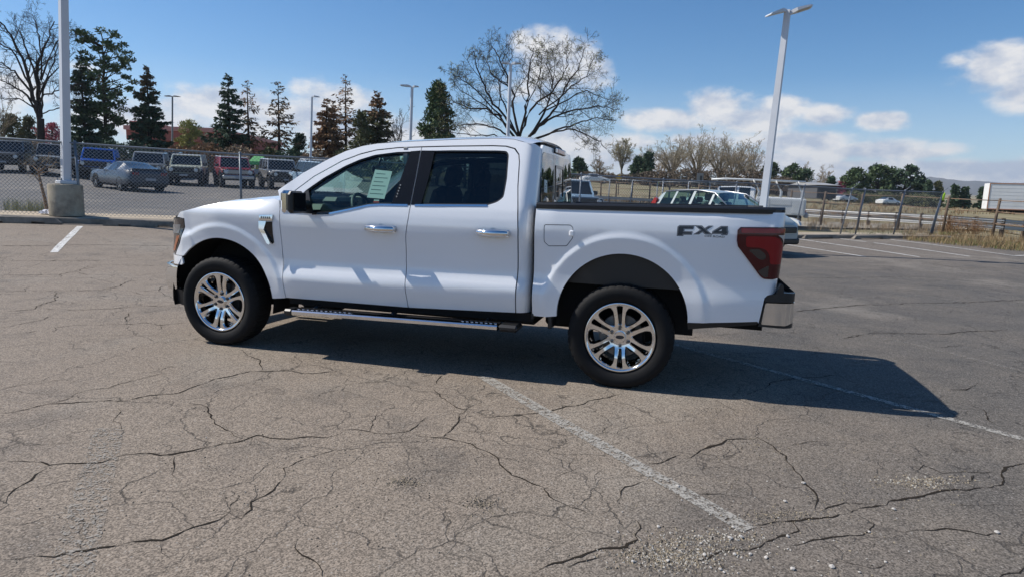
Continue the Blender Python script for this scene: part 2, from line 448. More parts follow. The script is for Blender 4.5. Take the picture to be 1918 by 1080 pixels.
def asphalt_mat(name, brown, grey, dark_zone):
    m = bpy.data.materials.new(name); m.use_nodes = True
    nt = m.node_tree; b = nt.nodes['Principled BSDF']
    N, L = nt.nodes.new, nt.links.new
    tc = N('ShaderNodeTexCoord'); P = tc.outputs['Object']
    def noise(s, det=6, ro=.6, vec=None):
        n = N('ShaderNodeTexNoise'); n.inputs['Scale'].default_value = s; n.inputs['Detail'].default_value = det; n.inputs['Roughness'].default_value = ro
        L(vec or P, n.inputs['Vector']); return n.outputs['Fac']
    def rng_(v, a, b_, c, d):
        r = N('ShaderNodeMapRange'); L(v, r.inputs[0])
        for i, q in enumerate((a, b_, c, d)): r.inputs[i + 1].default_value = q
        return r.outputs[0]
    def mixc(f, a, b_, mode='MIX'):
        x = N('ShaderNodeMix'); x.data_type = 'RGBA'; x.blend_type = mode
        if isinstance(f, float): x.inputs['Factor'].default_value = f
        else: L(f, x.inputs['Factor'])
        for k, v in (('A', a), ('B', b_)):
            if isinstance(v, tuple): x.inputs[k].default_value = (*v, 1)
            else: L(v, x.inputs[k])
        return x.outputs['Result']
    def mth(op, a, b_=None, cl=False):
        x = N('ShaderNodeMath'); x.operation = op; x.use_clamp = cl
        for i, v in enumerate((a, b_)):
            if v is None: continue
            if isinstance(v, (int, float)): x.inputs[i].default_value = v
            else: L(v, x.inputs[i])
        return x.outputs[0]
    # old brown pavement against a greyer, darker resurfaced part
    if dark_zone:
        sp = N('ShaderNodeSeparateXYZ'); L(P, sp.inputs[0])
        lin = mth('ADD', mth('MULTIPLY', sp.outputs[0], 0.85), mth('MULTIPLY', sp.outputs[1], 0.45))
        lin = mth('ADD', lin, mth('MULTIPLY', noise(.55, 4), 3.2))
        zone = rng_(lin, 5.0, 6.6, 0, 1)
        fade = rng_(sp.outputs[1], 9.0, 16.0, 1.0, .55)
        zone = mth('MULTIPLY', zone, fade)
        lin2 = mth('ADD', mth('MULTIPLY', sp.outputs[0], 0.9), mth('MULTIPLY', sp.outputs[1], -0.38))
        lin2 = mth('ADD', lin2, mth('MULTIPLY', noise(.8, 5), 2.6))
        zone = mth('MAXIMUM', zone, rng_(lin2, 5.3, 7.3, 0, .85))
    else:
        zone = rng_(noise(.12, 3), .4, .65, 0, 1)
    base = mixc(zone, brown, grey)
    # blotches, dust drifts and dark oily patches
    base = mixc(rng_(noise(.9, 7, .65), .35, .7, 0, .65), base, mixc(.45, base, (.26, .215, .165)))
    base = mixc(rng_(noise(1.3, 7, .65), .52, .70, 0, .75), base, mixc(.55, base, (.05, .05, .05)))
    base = mixc(rng_(noise(.35, 5, .6), .55, .7, 0, .55), base, (.27, .24, .20))
    # aggregate: stones of their own colours
    vo = N('ShaderNodeTexVoronoi'); vo.inputs['Scale'].default_value = 150.0; L(P, vo.inputs['Vector'])
    bw = N('ShaderNodeRGBToBW'); L(vo.outputs['Color'], bw.inputs[0])
    g1 = rng_(bw.outputs[0], .2, .8, .5, 1.45)
    vo2 = N('ShaderNodeTexVoronoi'); vo2.inputs['Scale'].default_value = 70.0; L(P, vo2.inputs['Vector'])
    bw2 = N('ShaderNodeRGBToBW'); L(vo2.outputs['Color'], bw2.inputs[0])
    g2 = rng_(bw2.outputs[0], .72, .86, 0, 1)
    sc = N('ShaderNodeVectorMath'); sc.operation = 'SCALE'; L(base, sc.inputs[0]); L(g1, sc.inputs['Scale'])
    stone = mth('MULTIPLY', g2, rng_(vo2.outputs['Distance'], .25, .42, 1, 0))
    col = mixc(mth('MULTIPLY', stone, .55), sc.outputs[0], (.40, .37, .33))
    # fine alligator cracking, only in places
    wv = N('ShaderNodeVectorMath'); wv.operation = 'ADD'
    wn = N('ShaderNodeTexNoise'); wn.inputs['Scale'].default_value = 3.2; wn.inputs['Detail'].default_value = 6; L(P, wn.inputs['Vector'])
    ws = N('ShaderNodeVectorMath'); ws.operation = 'SCALE'; ws.inputs['Scale'].default_value = .42; L(wn.outputs['Color'], ws.inputs[0])
    L(P, wv.inputs[0]); L(ws.outputs[0], wv.inputs[1])
    crack = None
    for s, w_, msk, seed in ((.55, .010, (.34, .48), .23), (1.25, .011, (.44, .56), .7), (2.6, .012, (.52, .60), 1.1)):
        v = N('ShaderNodeTexVoronoi'); v.feature = 'DISTANCE_TO_EDGE'; v.inputs['Scale'].default_value = s; L(wv.outputs[0], v.inputs['Vector'])
        c = rng_(v.outputs['Distance'], w_ * .1, w_ * s * .6 + .001, 1, 0)
        c = mth('MULTIPLY', c, rng_(noise(seed, 4), msk[0], msk[1], 0, 1))
        crack = c if crack is None else mth('MAXIMUM', crack, c)
    crack = mth('MULTIPLY', crack, rng_(noise(9, 4), .35, .6, .25, .9))
    col = mixc(mth('MULTIPLY', crack, .85), col, (.04, .034, .028))
    L(col, b.inputs['Base Color'])
    b.inputs['Roughness'].default_value = .88
    b.inputs['Specular IOR Level'].default_value = .3
    h = mth('ADD', mth('MULTIPLY', bw.outputs[0], .5), mth('MULTIPLY', crack, -2.2))
    h = mth('ADD', h, mth('MULTIPLY', noise(30, 3), .6))
    bp = N('ShaderNodeBump'); bp.inputs['Strength'].default_value = .55; bp.inputs['Distance'].default_value = .006
    L(h, bp.inputs['Height']); L(bp.outputs[0], b.inputs['Normal'])
    MAT[name] = m
    return m
M_ASPH = asphalt_mat('old_asphalt', (.220, .180, .142), (.100, .092, .083), True)
M_ASPH2 = asphalt_mat('dealer_asphalt', (.15, .143, .135), (.115, .112, .108), False)
M_DIRT = pmat('dry_ground', (.25, .21, .13), .95, var=.35, vscale=.35, bump=.6, bscale=9, spec=.1, dirt=(.17, .165, .08))
M_CONC = pmat('concrete_tan', (.43, .36, .27), .9, var=.16, vscale=5, bump=.25, bscale=60, spec=.2, dirt=(.36, .30, .23))
M_KERB = pmat('kerb_concrete', (.27, .235, .19), .9, var=.2, vscale=7, bump=.3, bscale=50, spec=.2, dirt=(.18, .155, .125))
M_STOP = pmat('wheel_stop_concrete', (.25, .22, .18), .9, var=.22, vscale=9, bump=.35, bscale=45, spec=.2, dirt=(.16, .14, .115))

# the land: one sheet out to the hills
us = np.concatenate([-np.geomspace(5200, 40, 26), np.linspace(-38, 38, 77), np.geomspace(40, 5200, 26)])
dsx = np.concatenate([np.linspace(-300, -20, 8), np.linspace(-18, 80, 99), np.geomspace(82, 6000, 48)])
U, D = np.meshgrid(us, dsx)
GX, GY = CAM[0] + U * RT[0] + D * FW[0], CAM[1] + U * RT[1] + D * FW[1]
GZ = T(GX, GY) - 0.09
def grid_faces(a, b):
    i = np.arange(a * b).reshape(a, b)
    return np.stack([i[:-1, :-1], i[:-1, 1:], i[1:, 1:], i[1:, :-1]], -1).reshape(-1, 4)
land = mesh_np('ground', np.stack([GX, GY, GZ], -1).reshape(-1, 3), grid_faces(*U.shape), M_DIRT, smooth=True)
tag(land, 'dry pale grassland and dirt beyond the car park', kind='structure')

# far edge of the near car park, from photo pixels: kerb foot on the left, dirt edge on the right
EDGE = [hit(x, y) for (x, y) in ((-260, 414), (0, 417.0), (168, 419.6), (330, 424.5))]
EDGE_R = [hit(x, y) for (x, y) in ((1480, 446.5), (1600, 446.5), (1690, 447.5), (1782, 449), (1850, 462), (1918, 473), (2050, 484))]
eu = np.array([ud(*p[:2])[0] for p in EDGE + EDGE_R]); ed = np.array([ud(*p[:2])[1] for p in EDGE + EDGE_R])
def edge_d(u): return np.interp(u, eu, ed)
def sheet(name, ulist, d0f, d1f, n, dz, mat, kind='structure'):
    V = []
    for u in ulist:
        a, b = d0f(u), d1f(u)
        for t in np.linspace(0, 1, n):
            d = a + (b - a) * t
            x, y = plan(u, d)
            V.append((x, y, float(T(x, y)) + dz))
    o = mesh_np(name, V, grid_faces(len(ulist), n)[:, ::-1], mat, smooth=True)
    return o
ul = np.concatenate([np.linspace(-45, -15, 25), np.linspace(-14.5, 14.5, 88), np.linspace(15, 45, 20)])
lot = sheet('parking_lot', ul, lambda u: -24.0, edge_d, 60, 0.0, M_ASPH)
tag(lot, 'cracked old grey brown asphalt of the car park', kind='structure')
SWW = 1.75   # kerb and walk depth
lot2 = sheet('dealer_lot', np.linspace(-75, 4.5, 60), lambda u: edge_d(u) + SWW - .05, lambda u: 62.0, 40, 0.004, M_ASPH2)
tag(lot2, 'dark smooth asphalt of the dealer lot beyond the fence', kind='structure')
lane = sheet('service_lane', np.linspace(4.6, 11.2, 12), lambda u: edge_d(u) + SWW + .1, lambda u: edge_d(u) + 9.0, 14, 0.03, M_ASPH2)
tag(lane, 'strip of asphalt under the white work truck', kind='structure')
M_GRAVEL = pmat('gravel_shoulder', (.36, .32, .26), .95, var=.2, vscale=3, bump=.6, bscale=60, spec=.1, dirt=(.29, .25, .19))
sh_ = sheet('gravel_shoulder', np.linspace(-4, 70, 60), lambda u: 33 + max(0, 10 - u) * 1.1, lambda u: 38.0 + max(0, 10 - u) * 1.25, 10, 0.0, M_GRAVEL)
tag(sh_, 'pale gravel road shoulder below the guardrail', kind='structure')
rd = sheet('road', np.linspace(-10, 90, 60), lambda u: 47 + max(0, 10 - u) * 1.3, lambda u: 55 + max(0, 10 - u) * 1.3, 10, -0.02, M_ASPH2)
tag(rd, 'grey road behind the guardrail', kind='structure')

# kerb, walk slabs
def strip_block(name, ua, ub, off0, off1, z0, z1, mat, parent=None, step=0.75):
    n = max(2, int(abs(ub - ua) / step) + 1)
    mb = MB(); rows = []
    for u in np.linspace(ua, ub, n):
        e = edge_d(u)
        x0, y0 = plan(u, e + off0); x1, y1 = plan(u, e + off1)
        h0, h1 = float(T(x0, y0)), float(T(x1, y1))
        b = .018
        xa, ya = plan(u, e + off0 + b)
        rows.append([(x0, y0, h0 + z0), (x0, y0, h0 + z1 - b), (xa, ya, h0 + z1), (x1, y1, h1 + z1), (x1, y1, h1 + z0)])
    mb.grid(rows, sm=False, flip=True)
    mb.add(rows[0], [(0, 1, 2, 3, 4)]); mb.add(rows[-1], [(4, 3, 2, 1, 0)])
    return mb.build(name, mat, parent, recalc=True)
UR0, UR1 = ud(*EDGE_R[0][:2])[0], ud(*EDGE_R[3][:2])[0]
kerbs = empty('kerb'); tag(kerbs, 'weathered concrete kerb along the far edge of the car park', kind='structure')
walk = empty('sidewalk'); tag(walk, 'tan concrete walk of wide slabs under the fence', kind='structure')
u = -32.0
while u < UR1 - .2:
    ub = min(u + 3.05, UR1)
    strip_block('kerb_stone', u, ub - .008, 0.0, 0.16, -.1, .135, M_KERB, kerbs)
    ub2 = ub
    if ub < UR1 - 2.0 or True:
        strip_block('slab', u, ub - .012, 0.165, SWW, -.1, .128 + rng.uniform(-.003, .003), M_CONC, walk)
    u = ub
WALK_Z = .13

# ---- painted lines
def paint_mat(name, col, keep, scale=14.0):
    m = bpy.data.materials.new(name); m.use_nodes = True
    nt = m.node_tree; b = nt.nodes['Principled BSDF']; N, L = nt.nodes.new, nt.links.new
    b.inputs['Base Color'].default_value = (*col, 1); b.inputs['Roughness'].default_value = .8
    tc = N('ShaderNodeTexCoord'); n = N('ShaderNodeTexNoise'); n.inputs['Scale'].default_value = scale; n.inputs['Detail'].default_value = 8; n.inputs['Roughness'].default_value = .72
    L(tc.outputs['Object'], n.inputs['Vector'])
    n2 = N('ShaderNodeTexVoronoi'); n2.inputs['Scale'].default_value = 80; L(tc.outputs['Object'], n2.inputs['Vector'])
    ad = N('ShaderNodeMath'); ad.operation = 'MULTIPLY_ADD'; L(n2.outputs['Distance'], ad.inputs[0]); ad.inputs[1].default_value = .30; L(n.outputs['Fac'], ad.inputs[2])
    mr = N('ShaderNodeMapRange'); L(ad.outputs[0], mr.inputs[0]); mr.inputs[1].default_value = keep; mr.inputs[2].default_value = keep + .16; mr.inputs[3].default_value = 1; mr.inputs[4].default_value = 0
    L(mr.outputs[0], b.inputs['Alpha'])
    return m
M_PAINT_NEW = paint_mat('white_line_paint', (.62, .61, .58), .66)
M_PAINT_OLD = paint_mat('worn_line_paint', (.33, .31, .275), .60, 20.0)
M_PAINT_GONE = paint_mat('faded_line_paint', (.28, .255, .22), .50, 30.0)
def line(a, b, w, mat, label=None, curve=0.0, dz=0.004):
    n = max(3, int(np.linalg.norm(b - a) / .5) + 1); V = []
    t = (b - a)[:2]; t = t / np.linalg.norm(t); nn = np.array([-t[1], t[0]])
    for k in np.linspace(0, 1, n):
        p = a + (b - a) * k
        for s in (-.5, .5):
            q = p[:2] + nn * w * s * (1 + .06 * math.sin(k * 37 + s))
            V.append((q[0], q[1], float(T(q[0], q[1])) + dz))
    o = mesh_np('painted_line', V, grid_faces(n, 2)[:, ::-1], mat)
    tag(o, kind='structure')
    if label: o['label'] = label
    return o
for (a, b, w, mt, lb) in (
        ((905, 705), (1402, 992), .105, M_PAINT_OLD, 'worn pale stall line running from under the pickup towards the camera'),
        ((1255, 643), (1935, 827), .085, M_PAINT_OLD, 'worn pale stall line running out through the shadow of the pickup'),
        ((150, 424), (101, 473), .125, M_PAINT_NEW, 'short white stall line at the kerb on the left'),
        ((205, 800), (128, 1085), .16, M_PAINT_GONE, 'almost vanished stall line at the lower left'),
        ((1440, 453), (1621, 481), .10, M_PAINT_NEW, 'nearest bright stall line behind the pickup tail'),
        ((1494, 447.5), (1722, 481.5), .10, M_PAINT_NEW, 'second bright stall line behind the pickup tail'),
        ((1574, 447.5), (1622, 453), .10, M_PAINT_NEW, 'stub of white stall line at the wheel stop'),
        ((1637, 455), (1816, 480.5), .10, M_PAINT_NEW, 'third bright stall line behind the pickup tail'),
        ((1667, 449), (1900, 479.3), .10, M_PAINT_NEW, 'farthest bright stall line behind the pickup tail'),
        ((1900, 479.3), (1990, 477), .10, M_PAINT_NEW, 'white line turning off at the right edge'),
        ((1555, 561), (1592, 568), .09, M_PAINT_GONE, None), ((1590, 558), (1722, 553), .09, M_PAINT_GONE, None), ((1735, 554), (1800, 566), .09, M_PAINT_GONE, None),
        ((1480, 602), (1690, 640), .09, M_PAINT_GONE, None), ((1480, 568), (1515, 577), .09, M_PAINT_GONE, None), ((1690, 640), (1918, 695), .09, M_PAINT_GONE, None)):
    line(hit(*a), hit(*b), w, mt, lb)
for (a, b) in (((158, 383), (335, 391)), ((0, 380), (60, 383)), ((170, 354), (330, 362)), ((40, 340), (110, 343))):
    A, B = hit(*a), hit(*b)
    if ud(*A[:2])[1] > edge_d(ud(*A[:2])[0]) + SWW: line(A, B, .11, M_PAINT_GONE, dz=.010)

# ---- cracks: splits in the asphalt traced as flat ribbons, crevice shade in their colour
def px4(o, s, pts): return [(o[0] + x / s, o[1] + y / s) for x, y in pts]
Z3 = lambda *p: px4((0, 640), 2.4547, p)
Z4 = lambda *p: px4((640, 700), 2.842, p)
Z5 = lambda *p: px4((1280, 700), 2.842, p)
Z6 = lambda *p: px4((1480, 440), 4.379, p)
Z7 = lambda *p: px4((0, 380), 4.153, p)
Z1 = lambda *p: px4((1180, 560), 2.599, p)
CR = [  # (polyline, width in m)
    (Z3((0, 330), (130, 312), (190, 290), (300, 280), (590, 270), (690, 248), (800, 238), (900, 208), (990, 170), (1150, 135), (1300, 135), (1440, 145), (1571, 130)), .014),
    (Z3((180, 290), (290, 265), (350, 235), (500, 212), (560, 188), (690, 160), (760, 140)), .011),
    (Z3((30, 550), (180, 555), (220, 568), (330, 563), (470, 552), (540, 530), (640, 512), (790, 518), (860, 508), (960, 488), (1120, 452), (1180, 432), (1330, 450), (1480, 438), (1571, 418)), .013),
    (Z3((215, 572), (150, 610), (60, 680), (30, 740)), .010),
    (Z3((0, 1016), (90, 1005), (150, 993), (250, 985), (350, 955), (450, 945), (540, 930), (610, 915), (740, 908), (800, 880), (880, 845), (1000, 812), (1050, 775)), .017),
    (Z3((1050, 775), (1050, 745), (1090, 700)), .009), (Z3((1050, 775), (1110, 815), (1180, 770), (1180, 735), (1260, 680), (1305, 610), (1300, 580), (1400, 535), (1560, 490)), .010),
    (Z3((780, 520), (795, 580), (780, 610), (805, 635)), .008),
    (Z3((870, 280), (950, 300), (980, 350), (1010, 390), (1070, 410), (1120, 450)), .010),
    (Z3((1100, 30), (1140, 65), (1200, 85), (1212, 130)), .010),
    (Z3((1375, 895), (1360, 945), (1390, 980), (1480, 1000), (1500, 1075)), .008),
    (Z3((740, 915), (735, 970), (790, 1000)), .006), (Z3((340, 890), (420, 830), (430, 780), (330, 790)), .006),
    (Z3((0, 215), (170, 190), (370, 165)), .005), (Z3((550, 300), (535, 400), (530, 470)), .005),
    (Z4((0, 310), (60, 300), (130, 308), (250, 318), (360, 300), (450, 235)), .012), (Z4((130, 305), (190, 215)), .007),
    (Z4((560, 0), (510, 35), (460, 70)), .012), (Z4((490, 75), (520, 120), (590, 160), (650, 190), (720, 185)), .009),
    (Z4((655, 190), (630, 255), (590, 300), (540, 345)), .012), (Z4((400, 325), (540, 345), (690, 370), (800, 430), (860, 490), (900, 540), (1030, 580), (1095, 600), (1105, 650), (1230, 700), (1330, 760)), .011),
    (Z4((740, 230), (900, 218), (1090, 205), (1180, 180), (1280, 160), (1400, 120), (1520, 105)), .011),
    (Z4((0, 360), (200, 350), (330, 335)), .006), (Z4((600, 300), (820, 310)), .004), (Z4((1260, 400), (1400, 370), (1520, 360)), .005),
    (Z4((980, 1075), (1130, 1010), (1290, 985), (1400, 945), (1530, 930), (1575, 880), (1560, 780)), .017), (Z4((1160, 1050), (1340, 990), (1440, 950)), .010),
    (Z4((1495, 710), (1490, 640), (1500, 595), (1620, 560)), .010), (Z4((1590, 485), (1700, 470), (1819, 435)), .012), (Z4((1420, 715), (1390, 750)), .007), (Z4((1440, 900), (1475, 850)), .008),
    (Z4((1360, 590), (1350, 540), (1400, 495)), .005), (Z4((1130, 555), (1250, 500)), .006), (Z4((190, 790), (260, 720)), .005), (Z4((30, 365), (0, 400)), .004),
    (Z4((800, 770), (890, 740), (1000, 720)), .004), (Z4((480, 650), (610, 665), (690, 690)), .004), (Z4((720, 405), (770, 440), (830, 440), (950, 460), (970, 500)), .005),
    (Z5((0, 440), (90, 420), (170, 380), (240, 352), (375, 345)), .020), (Z5((150, 130), (290, 205)), .010), (Z5((370, 330), (480, 385), (540, 435), (560, 470), (590, 520), (680, 590), (715, 640), (690, 720)), .011),
    (Z5((490, 385), (600, 370), (690, 355), (800, 360)), .006),
    (Z5((0, 610), (60, 635), (200, 640), (330, 660)), .008), (Z5((380, 800), (560, 790), (700, 772), (840, 750), (920, 720)), .016),
    (Z5((920, 720), (1090, 700), (1100, 680), (1240, 650), (1330, 630), (1500, 610), (1640, 600), (1710, 570), (1705, 540), (1720, 500), (1813, 470)), .018),
    (Z5((550, 775), (600, 830), (450, 900), (360, 945), (130, 960), (0, 1000)), .014), (Z5((700, 730), (860, 690), (1000, 690)), .010), (Z5((560, 910), (680, 900), (1000, 840), (1020, 800), (990, 760)), .009),
    (Z5((1000, 870), (1030, 950)), .006), (Z5((780, 950), (880, 1000), (990, 1020), (1080, 1000)), .008), (Z5((1180, 850), (1400, 825), (1600, 850), (1680, 830)), .010), (Z5((1430, 680), (1560, 720)), .007), (Z5((1660, 1075), (1720, 1050), (1813, 1020)), .014),
    (Z5((1470, 590), (1545, 540), (1555, 600)), .008), (Z5((1220, 520), (1280, 490), (1380, 530), (1700, 525)), .007), (Z5((1420, 700), (1813, 700)), .004), (Z5((1380, 300), (1520, 290)), .005),
    (Z5((550, 480), (440, 475)), .006), (Z5((1400, 80), (1500, 85), (1530, 60)), .012), (Z5((1600, 97), (1725, 100)), .012), (Z5((1480, 150), (1590, 190), (1665, 270)), .010),
    (Z6((0, 355), (280, 352), (560, 350), (850, 342), (1080, 345), (1330, 365), (1620, 395), (1918, 455)), .022), (Z6((520, 222), (640, 215), (880, 218), (1060, 218), (1240, 245), (1330, 265), (1918, 278)), .02),
    (Z6((560, 288), (760, 282), (1250, 283)), .014), (Z6((740, 250), (930, 272)), .012), (Z6((20, 630), (180, 612), (380, 590), (540, 575), (750, 575), (960, 560), (1290, 555), (1700, 540), (1918, 530)), .020),
    (Z6((440, 850), (540, 825), (640, 820), (720, 803), (900, 803), (1010, 805), (1310, 808), (1380, 795), (1650, 785), (1790, 770)), .013), (Z6((1120, 380), (1300, 372)), .01), (Z6((0, 220), (60, 218)), .02),
    (Z7((0, 452), (130, 452), (240, 455), (470, 450), (800, 450)), .018), (Z7((0, 562), (130, 562), (440, 558), (600, 535), (680, 492), (850, 480), (1300, 495)), .016), (Z7((470, 580), (470, 555), (640, 515), (800, 490)), .012), (Z7((620, 540), (680, 560), (1070, 565), (1160, 555), (1310, 545)), .012),
    (Z7((0, 686), (190, 682), (430, 685), (800, 675), (920, 650), (990, 612), (1150, 600)), .016), (Z7((190, 680), (235, 648)), .01), (Z7((430, 690), (440, 730), (385, 770), (290, 800), (270, 825), (0, 846)), .014), (Z7((290, 818), (560, 832), (900, 822), (1100, 800), (1400, 800)), .012),
    (Z7((0, 975), (180, 935), (340, 905), (410, 875)), .012), (Z7((985, 930), (975, 905), (1000, 870), (990, 850)), .012), (Z7((400, 1005), (430, 970), (560, 950), (960, 945), (1130, 930), (1250, 950), (1495, 925)), .012), (Z7((1250, 950), (1250, 985)), .009),
    (Z7((1230, 690), (1260, 650), (1310, 640)), .012), (Z7((1240, 690), (1300, 725), (1370, 750)), .010), (Z7((1000, 680), (1110, 715), (1330, 725)), .008), (Z7((690, 580), (830, 610), (880, 630)), .009), (Z7((320, 982), (240, 1010), (0, 1030)), .008), (Z7((430, 1030), (1240, 1030), (1495, 1015)), .006),
    (Z7((0, 335), (330, 335), (520, 325), (1000, 332), (1350, 335)), .03), (Z7((700, 405), (820, 400)), .01), (Z7((860, 430), (1210, 430)), .01),
    (Z1((240, 265), (490, 268), (650, 260), (780, 275)), .010), (Z1((560, 465), (640, 440), (700, 405), (800, 385), (1020, 370)), .012), (Z1((860, 275), (960, 255), (1080, 255)), .008), (Z1((1040, 192), (1120, 175), (1190, 162), (1330, 168), (1560, 168), (1650, 155), (1830, 150)), .010), (Z1((1280, 480), (1430, 470)), .006),
    (Z1((820, 58), (1000, 42), (1180, 22), (1420, 20), (1620, 18), (1918, 5)), .012), (Z1((280, 190), (420, 180), (560, 160)), .006),
    (Z1((1540, 445), (1640, 435), (1690, 400)), .006), (Z1((1480, 235), (1640, 225)), .006)]
M_CRACK = pmat('crack_shade_dirt', (.030, .025, .020), .95, spec=.05)  # shade of the crevices and dirt put together into one dark colour
CV, CF = [], []
crng = np.random.RandomState(5)
for (poly, w) in CR:
    P = [hit(*p) for p in poly]
    pts = []
    for a, b in zip(P[:-1], P[1:]):
        L_ = np.linalg.norm(b - a); n = max(1, min(60, int(L_ / .03)))
        for k in range(n): pts.append(a + (b - a) * k / n)
    pts.append(P[-1]); pts = np.array(pts)
    n = len(pts)
    # ragged wander and changing width
    def wander(nn, amp, corr):
        e = crng.randn(nn + 40); ker = np.hanning(corr + 2)[1:-1]; ker /= np.sqrt((ker ** 2).sum())
        return np.convolve(e, ker, 'same')[20:20 + nn] * amp
    t = np.gradient(pts[:, :2], axis=0); t /= np.linalg.norm(t, axis=1)[:, None] + 1e-9
    nn = np.stack([-t[:, 1], t[:, 0]], 1)
    off = wander(n, .010, 9) + wander(n, .006, 2)
    c = pts[:, :2] + nn * off[:, None]
    ww = np.clip(.66 * w * (.55 + .45 * np.abs(wander(n, 1, 7)) + .35 * wander(n, 1, 1)), .0015, w * 2.4) * .5
    e_ = np.minimum(1, np.minimum(np.arange(n), np.arange(n)[::-1]) / 5 + .15); ww = ww * e_
    o0 = len(CV)
    for k in range(n):
        for s in (-1, 1):
            q = c[k] + nn[k] * ww[k] * s
            CV.append((q[0], q[1], float(T(q[0], q[1])) + .0025))
    for k in range(n - 1): CF.append((o0 + 2 * k, o0 + 2 * k + 1, o0 + 2 * k + 3, o0 + 2 * k + 2))
ck = mesh_np('asphalt_crack', CV, np.array(CF)[:, ::-1], M_CRACK)
ck.parent = lot; tag(ck, kind='stuff')

# ---- crushed loose asphalt crumbs in the broken patches
M_CRUMB = [pmat('crumb_tan', (.30, .25, .18), .95, spec=.1), pmat('crumb_grey', (.16, .145, .125), .95, spec=.1), pmat('crumb_dark', (.06, .055, .05), .95, spec=.1), pmat('crumb_pale', (.42, .39, .34), .9, spec=.1)]
def rock_mesh(r, sq=.7, seed=0):
    q = np.random.RandomState(seed)
    bm = bmesh.new(); bmesh.ops.create_icosphere(bm, subdivisions=1, radius=r)
    for v in bm.verts: v.co = Vector((v.co.x * (1 + .4 * q.rand()), v.co.y * (1 + .25 * q.rand()), v.co.z * sq)) * (1 + .28 * (q.rand() - .5))
    me = bpy.data.meshes.new('pebble'); bm.to_mesh(me); bm.free(); return me
V, F, MI = [], [], []
for (cx, cy, rx, ry, n) in ((760, 902, 34, 9, 170), (900, 942, 26, 10, 130), (1250, 1040, 90, 30, 520), (1730, 905, 85, 14, 300), (1460, 965, 90, 14, 260), (1420, 835, 60, 28, 160), (1330, 770, 80, 20, 120), (600, 900, 500, 130, 260), (1500, 950, 350, 110, 320)):
    for _ in range(n):
        g = crng.randn(2) * .5
        P = hit(cx + g[0] * rx, cy + g[1] * ry)
        s = crng.uniform(.0018, .0062); o0 = len(V)
        for k in range(4): V.append(P + np.array([math.cos(k * 1.57 + crng.rand()) * s, math.sin(k * 1.57 + crng.rand()) * s, .001]))
        V.append(P + np.array([crng.randn() * s * .3, crng.randn() * s * .3, s * 1.1]))
        mi = crng.choice(3, p=[.5, .3, .2])
        for k in range(4): F.append((o0 + k, o0 + (k + 1) % 4, o0 + 4)); MI.append(mi)
for (poly, w) in CR:
    if w < .0105: continue
    P = np.array([hit(*p) for p in poly])
    for a, b in zip(P[:-1], P[1:]):
        for _ in range(int(np.linalg.norm(b - a) * 16)):
            q0 = a + (b - a) * crng.rand(); q0 = q0 + np.array([crng.randn(), crng.randn(), 0]) * .022
            s = crng.uniform(.0016, .0050); o0 = len(V)
            for k in range(4): V.append(q0 + np.array([math.cos(k * 1.57 + crng.rand()) * s, math.sin(k * 1.57 + crng.rand()) * s, .001]))
            V.append(q0 + np.array([crng.randn() * s * .3, crng.randn() * s * .3, s * 1.1])); mi = crng.choice(3, p=[.45, .4, .15])
            for k in range(4): F.append((o0 + k, o0 + (k + 1) % 4, o0 + 4)); MI.append(mi)
for (cx, cy, rx, ry, n) in ((1260, 1045, 110, 26, 900), (1330, 1010, 120, 26, 500), (1730, 902, 95, 10, 260)):
    for _ in range(n):
        g = crng.randn(2) * .5; P = hit(cx + g[0] * rx, cy + g[1] * ry); s = crng.uniform(.002, .0072); o0 = len(V)
        for k in range(4): V.append(P + np.array([math.cos(k * 1.57 + crng.rand()) * s, math.sin(k * 1.57 + crng.rand()) * s, .001]))
        V.append(P + np.array([crng.randn() * s * .3, crng.randn() * s * .3, s * 1.1])); mi = crng.choice(4, p=[.4, .15, .05, .4])
        for k in range(4): F.append((o0 + k, o0 + (k + 1) % 4, o0 + 4)); MI.append(mi)
cr = mesh_np('asphalt_crumbs', V, F, M_CRUMB, matidx=MI); cr.parent = lot; tag(cr, kind='stuff')
# ---- white stones lying loose near the camera
M_PEB = pmat('white_stone', (.46, .43, .39), .8, var=.3, vscale=60)
PEB = Z5((265, 677), (381, 657), (540, 680), (248, 742), (297, 750), (140, 748), (264, 817), (85, 860), (250, 876), (307, 870), (92, 902), (140, 920), (80, 936), (112, 965), (146, 955), (274, 962), (295, 938), (356, 960), (107, 1004), (147, 1032), (196, 1042), (216, 1056), (460, 952), (556, 866), (555, 932), (640, 896), (478, 1028), (580, 1040), (440, 980), (716, 995), (788, 1030), (800, 886), (938, 1056), (976, 983), (989, 843), (1076, 1002), (1200, 945), (1120, 722), (1137, 768), (505, 765), (640, 583), (446, 572), (290, 1060), (736, 1073), (1668, 846)) + Z4((1641, 530), (1755, 560), (1790, 600), (1628, 556), (1494, 735), (1470, 842), (1685, 815), (1655, 930), (1735, 995), (1550, 1000), (1810, 672)) + Z3((1128, 690), (948, 440))
pebs = [rock_mesh(1.0, .7, s) for s in range(5)]
for me in pebs: me.materials.append(M_PEB)
for i, p in enumerate(PEB):
    P = hit(*p); s = rng.choice((.0035, .0045, .006, .008, .0105))
    o = bpy.data.objects.new('pebble', pebs[i % 5]); COL.objects.link(o)
    o.location = (P[0], P[1], P[2] + s * .55); o.scale = (s, s, s); o.rotation_euler = (rng.uniform(-.3, .3), rng.uniform(-.3, .3), rng.uniform(0, 6.28))
    tag(o, 'small white stone lying loose on the cracked asphalt', 'stone', 'white stones scattered on the asphalt')

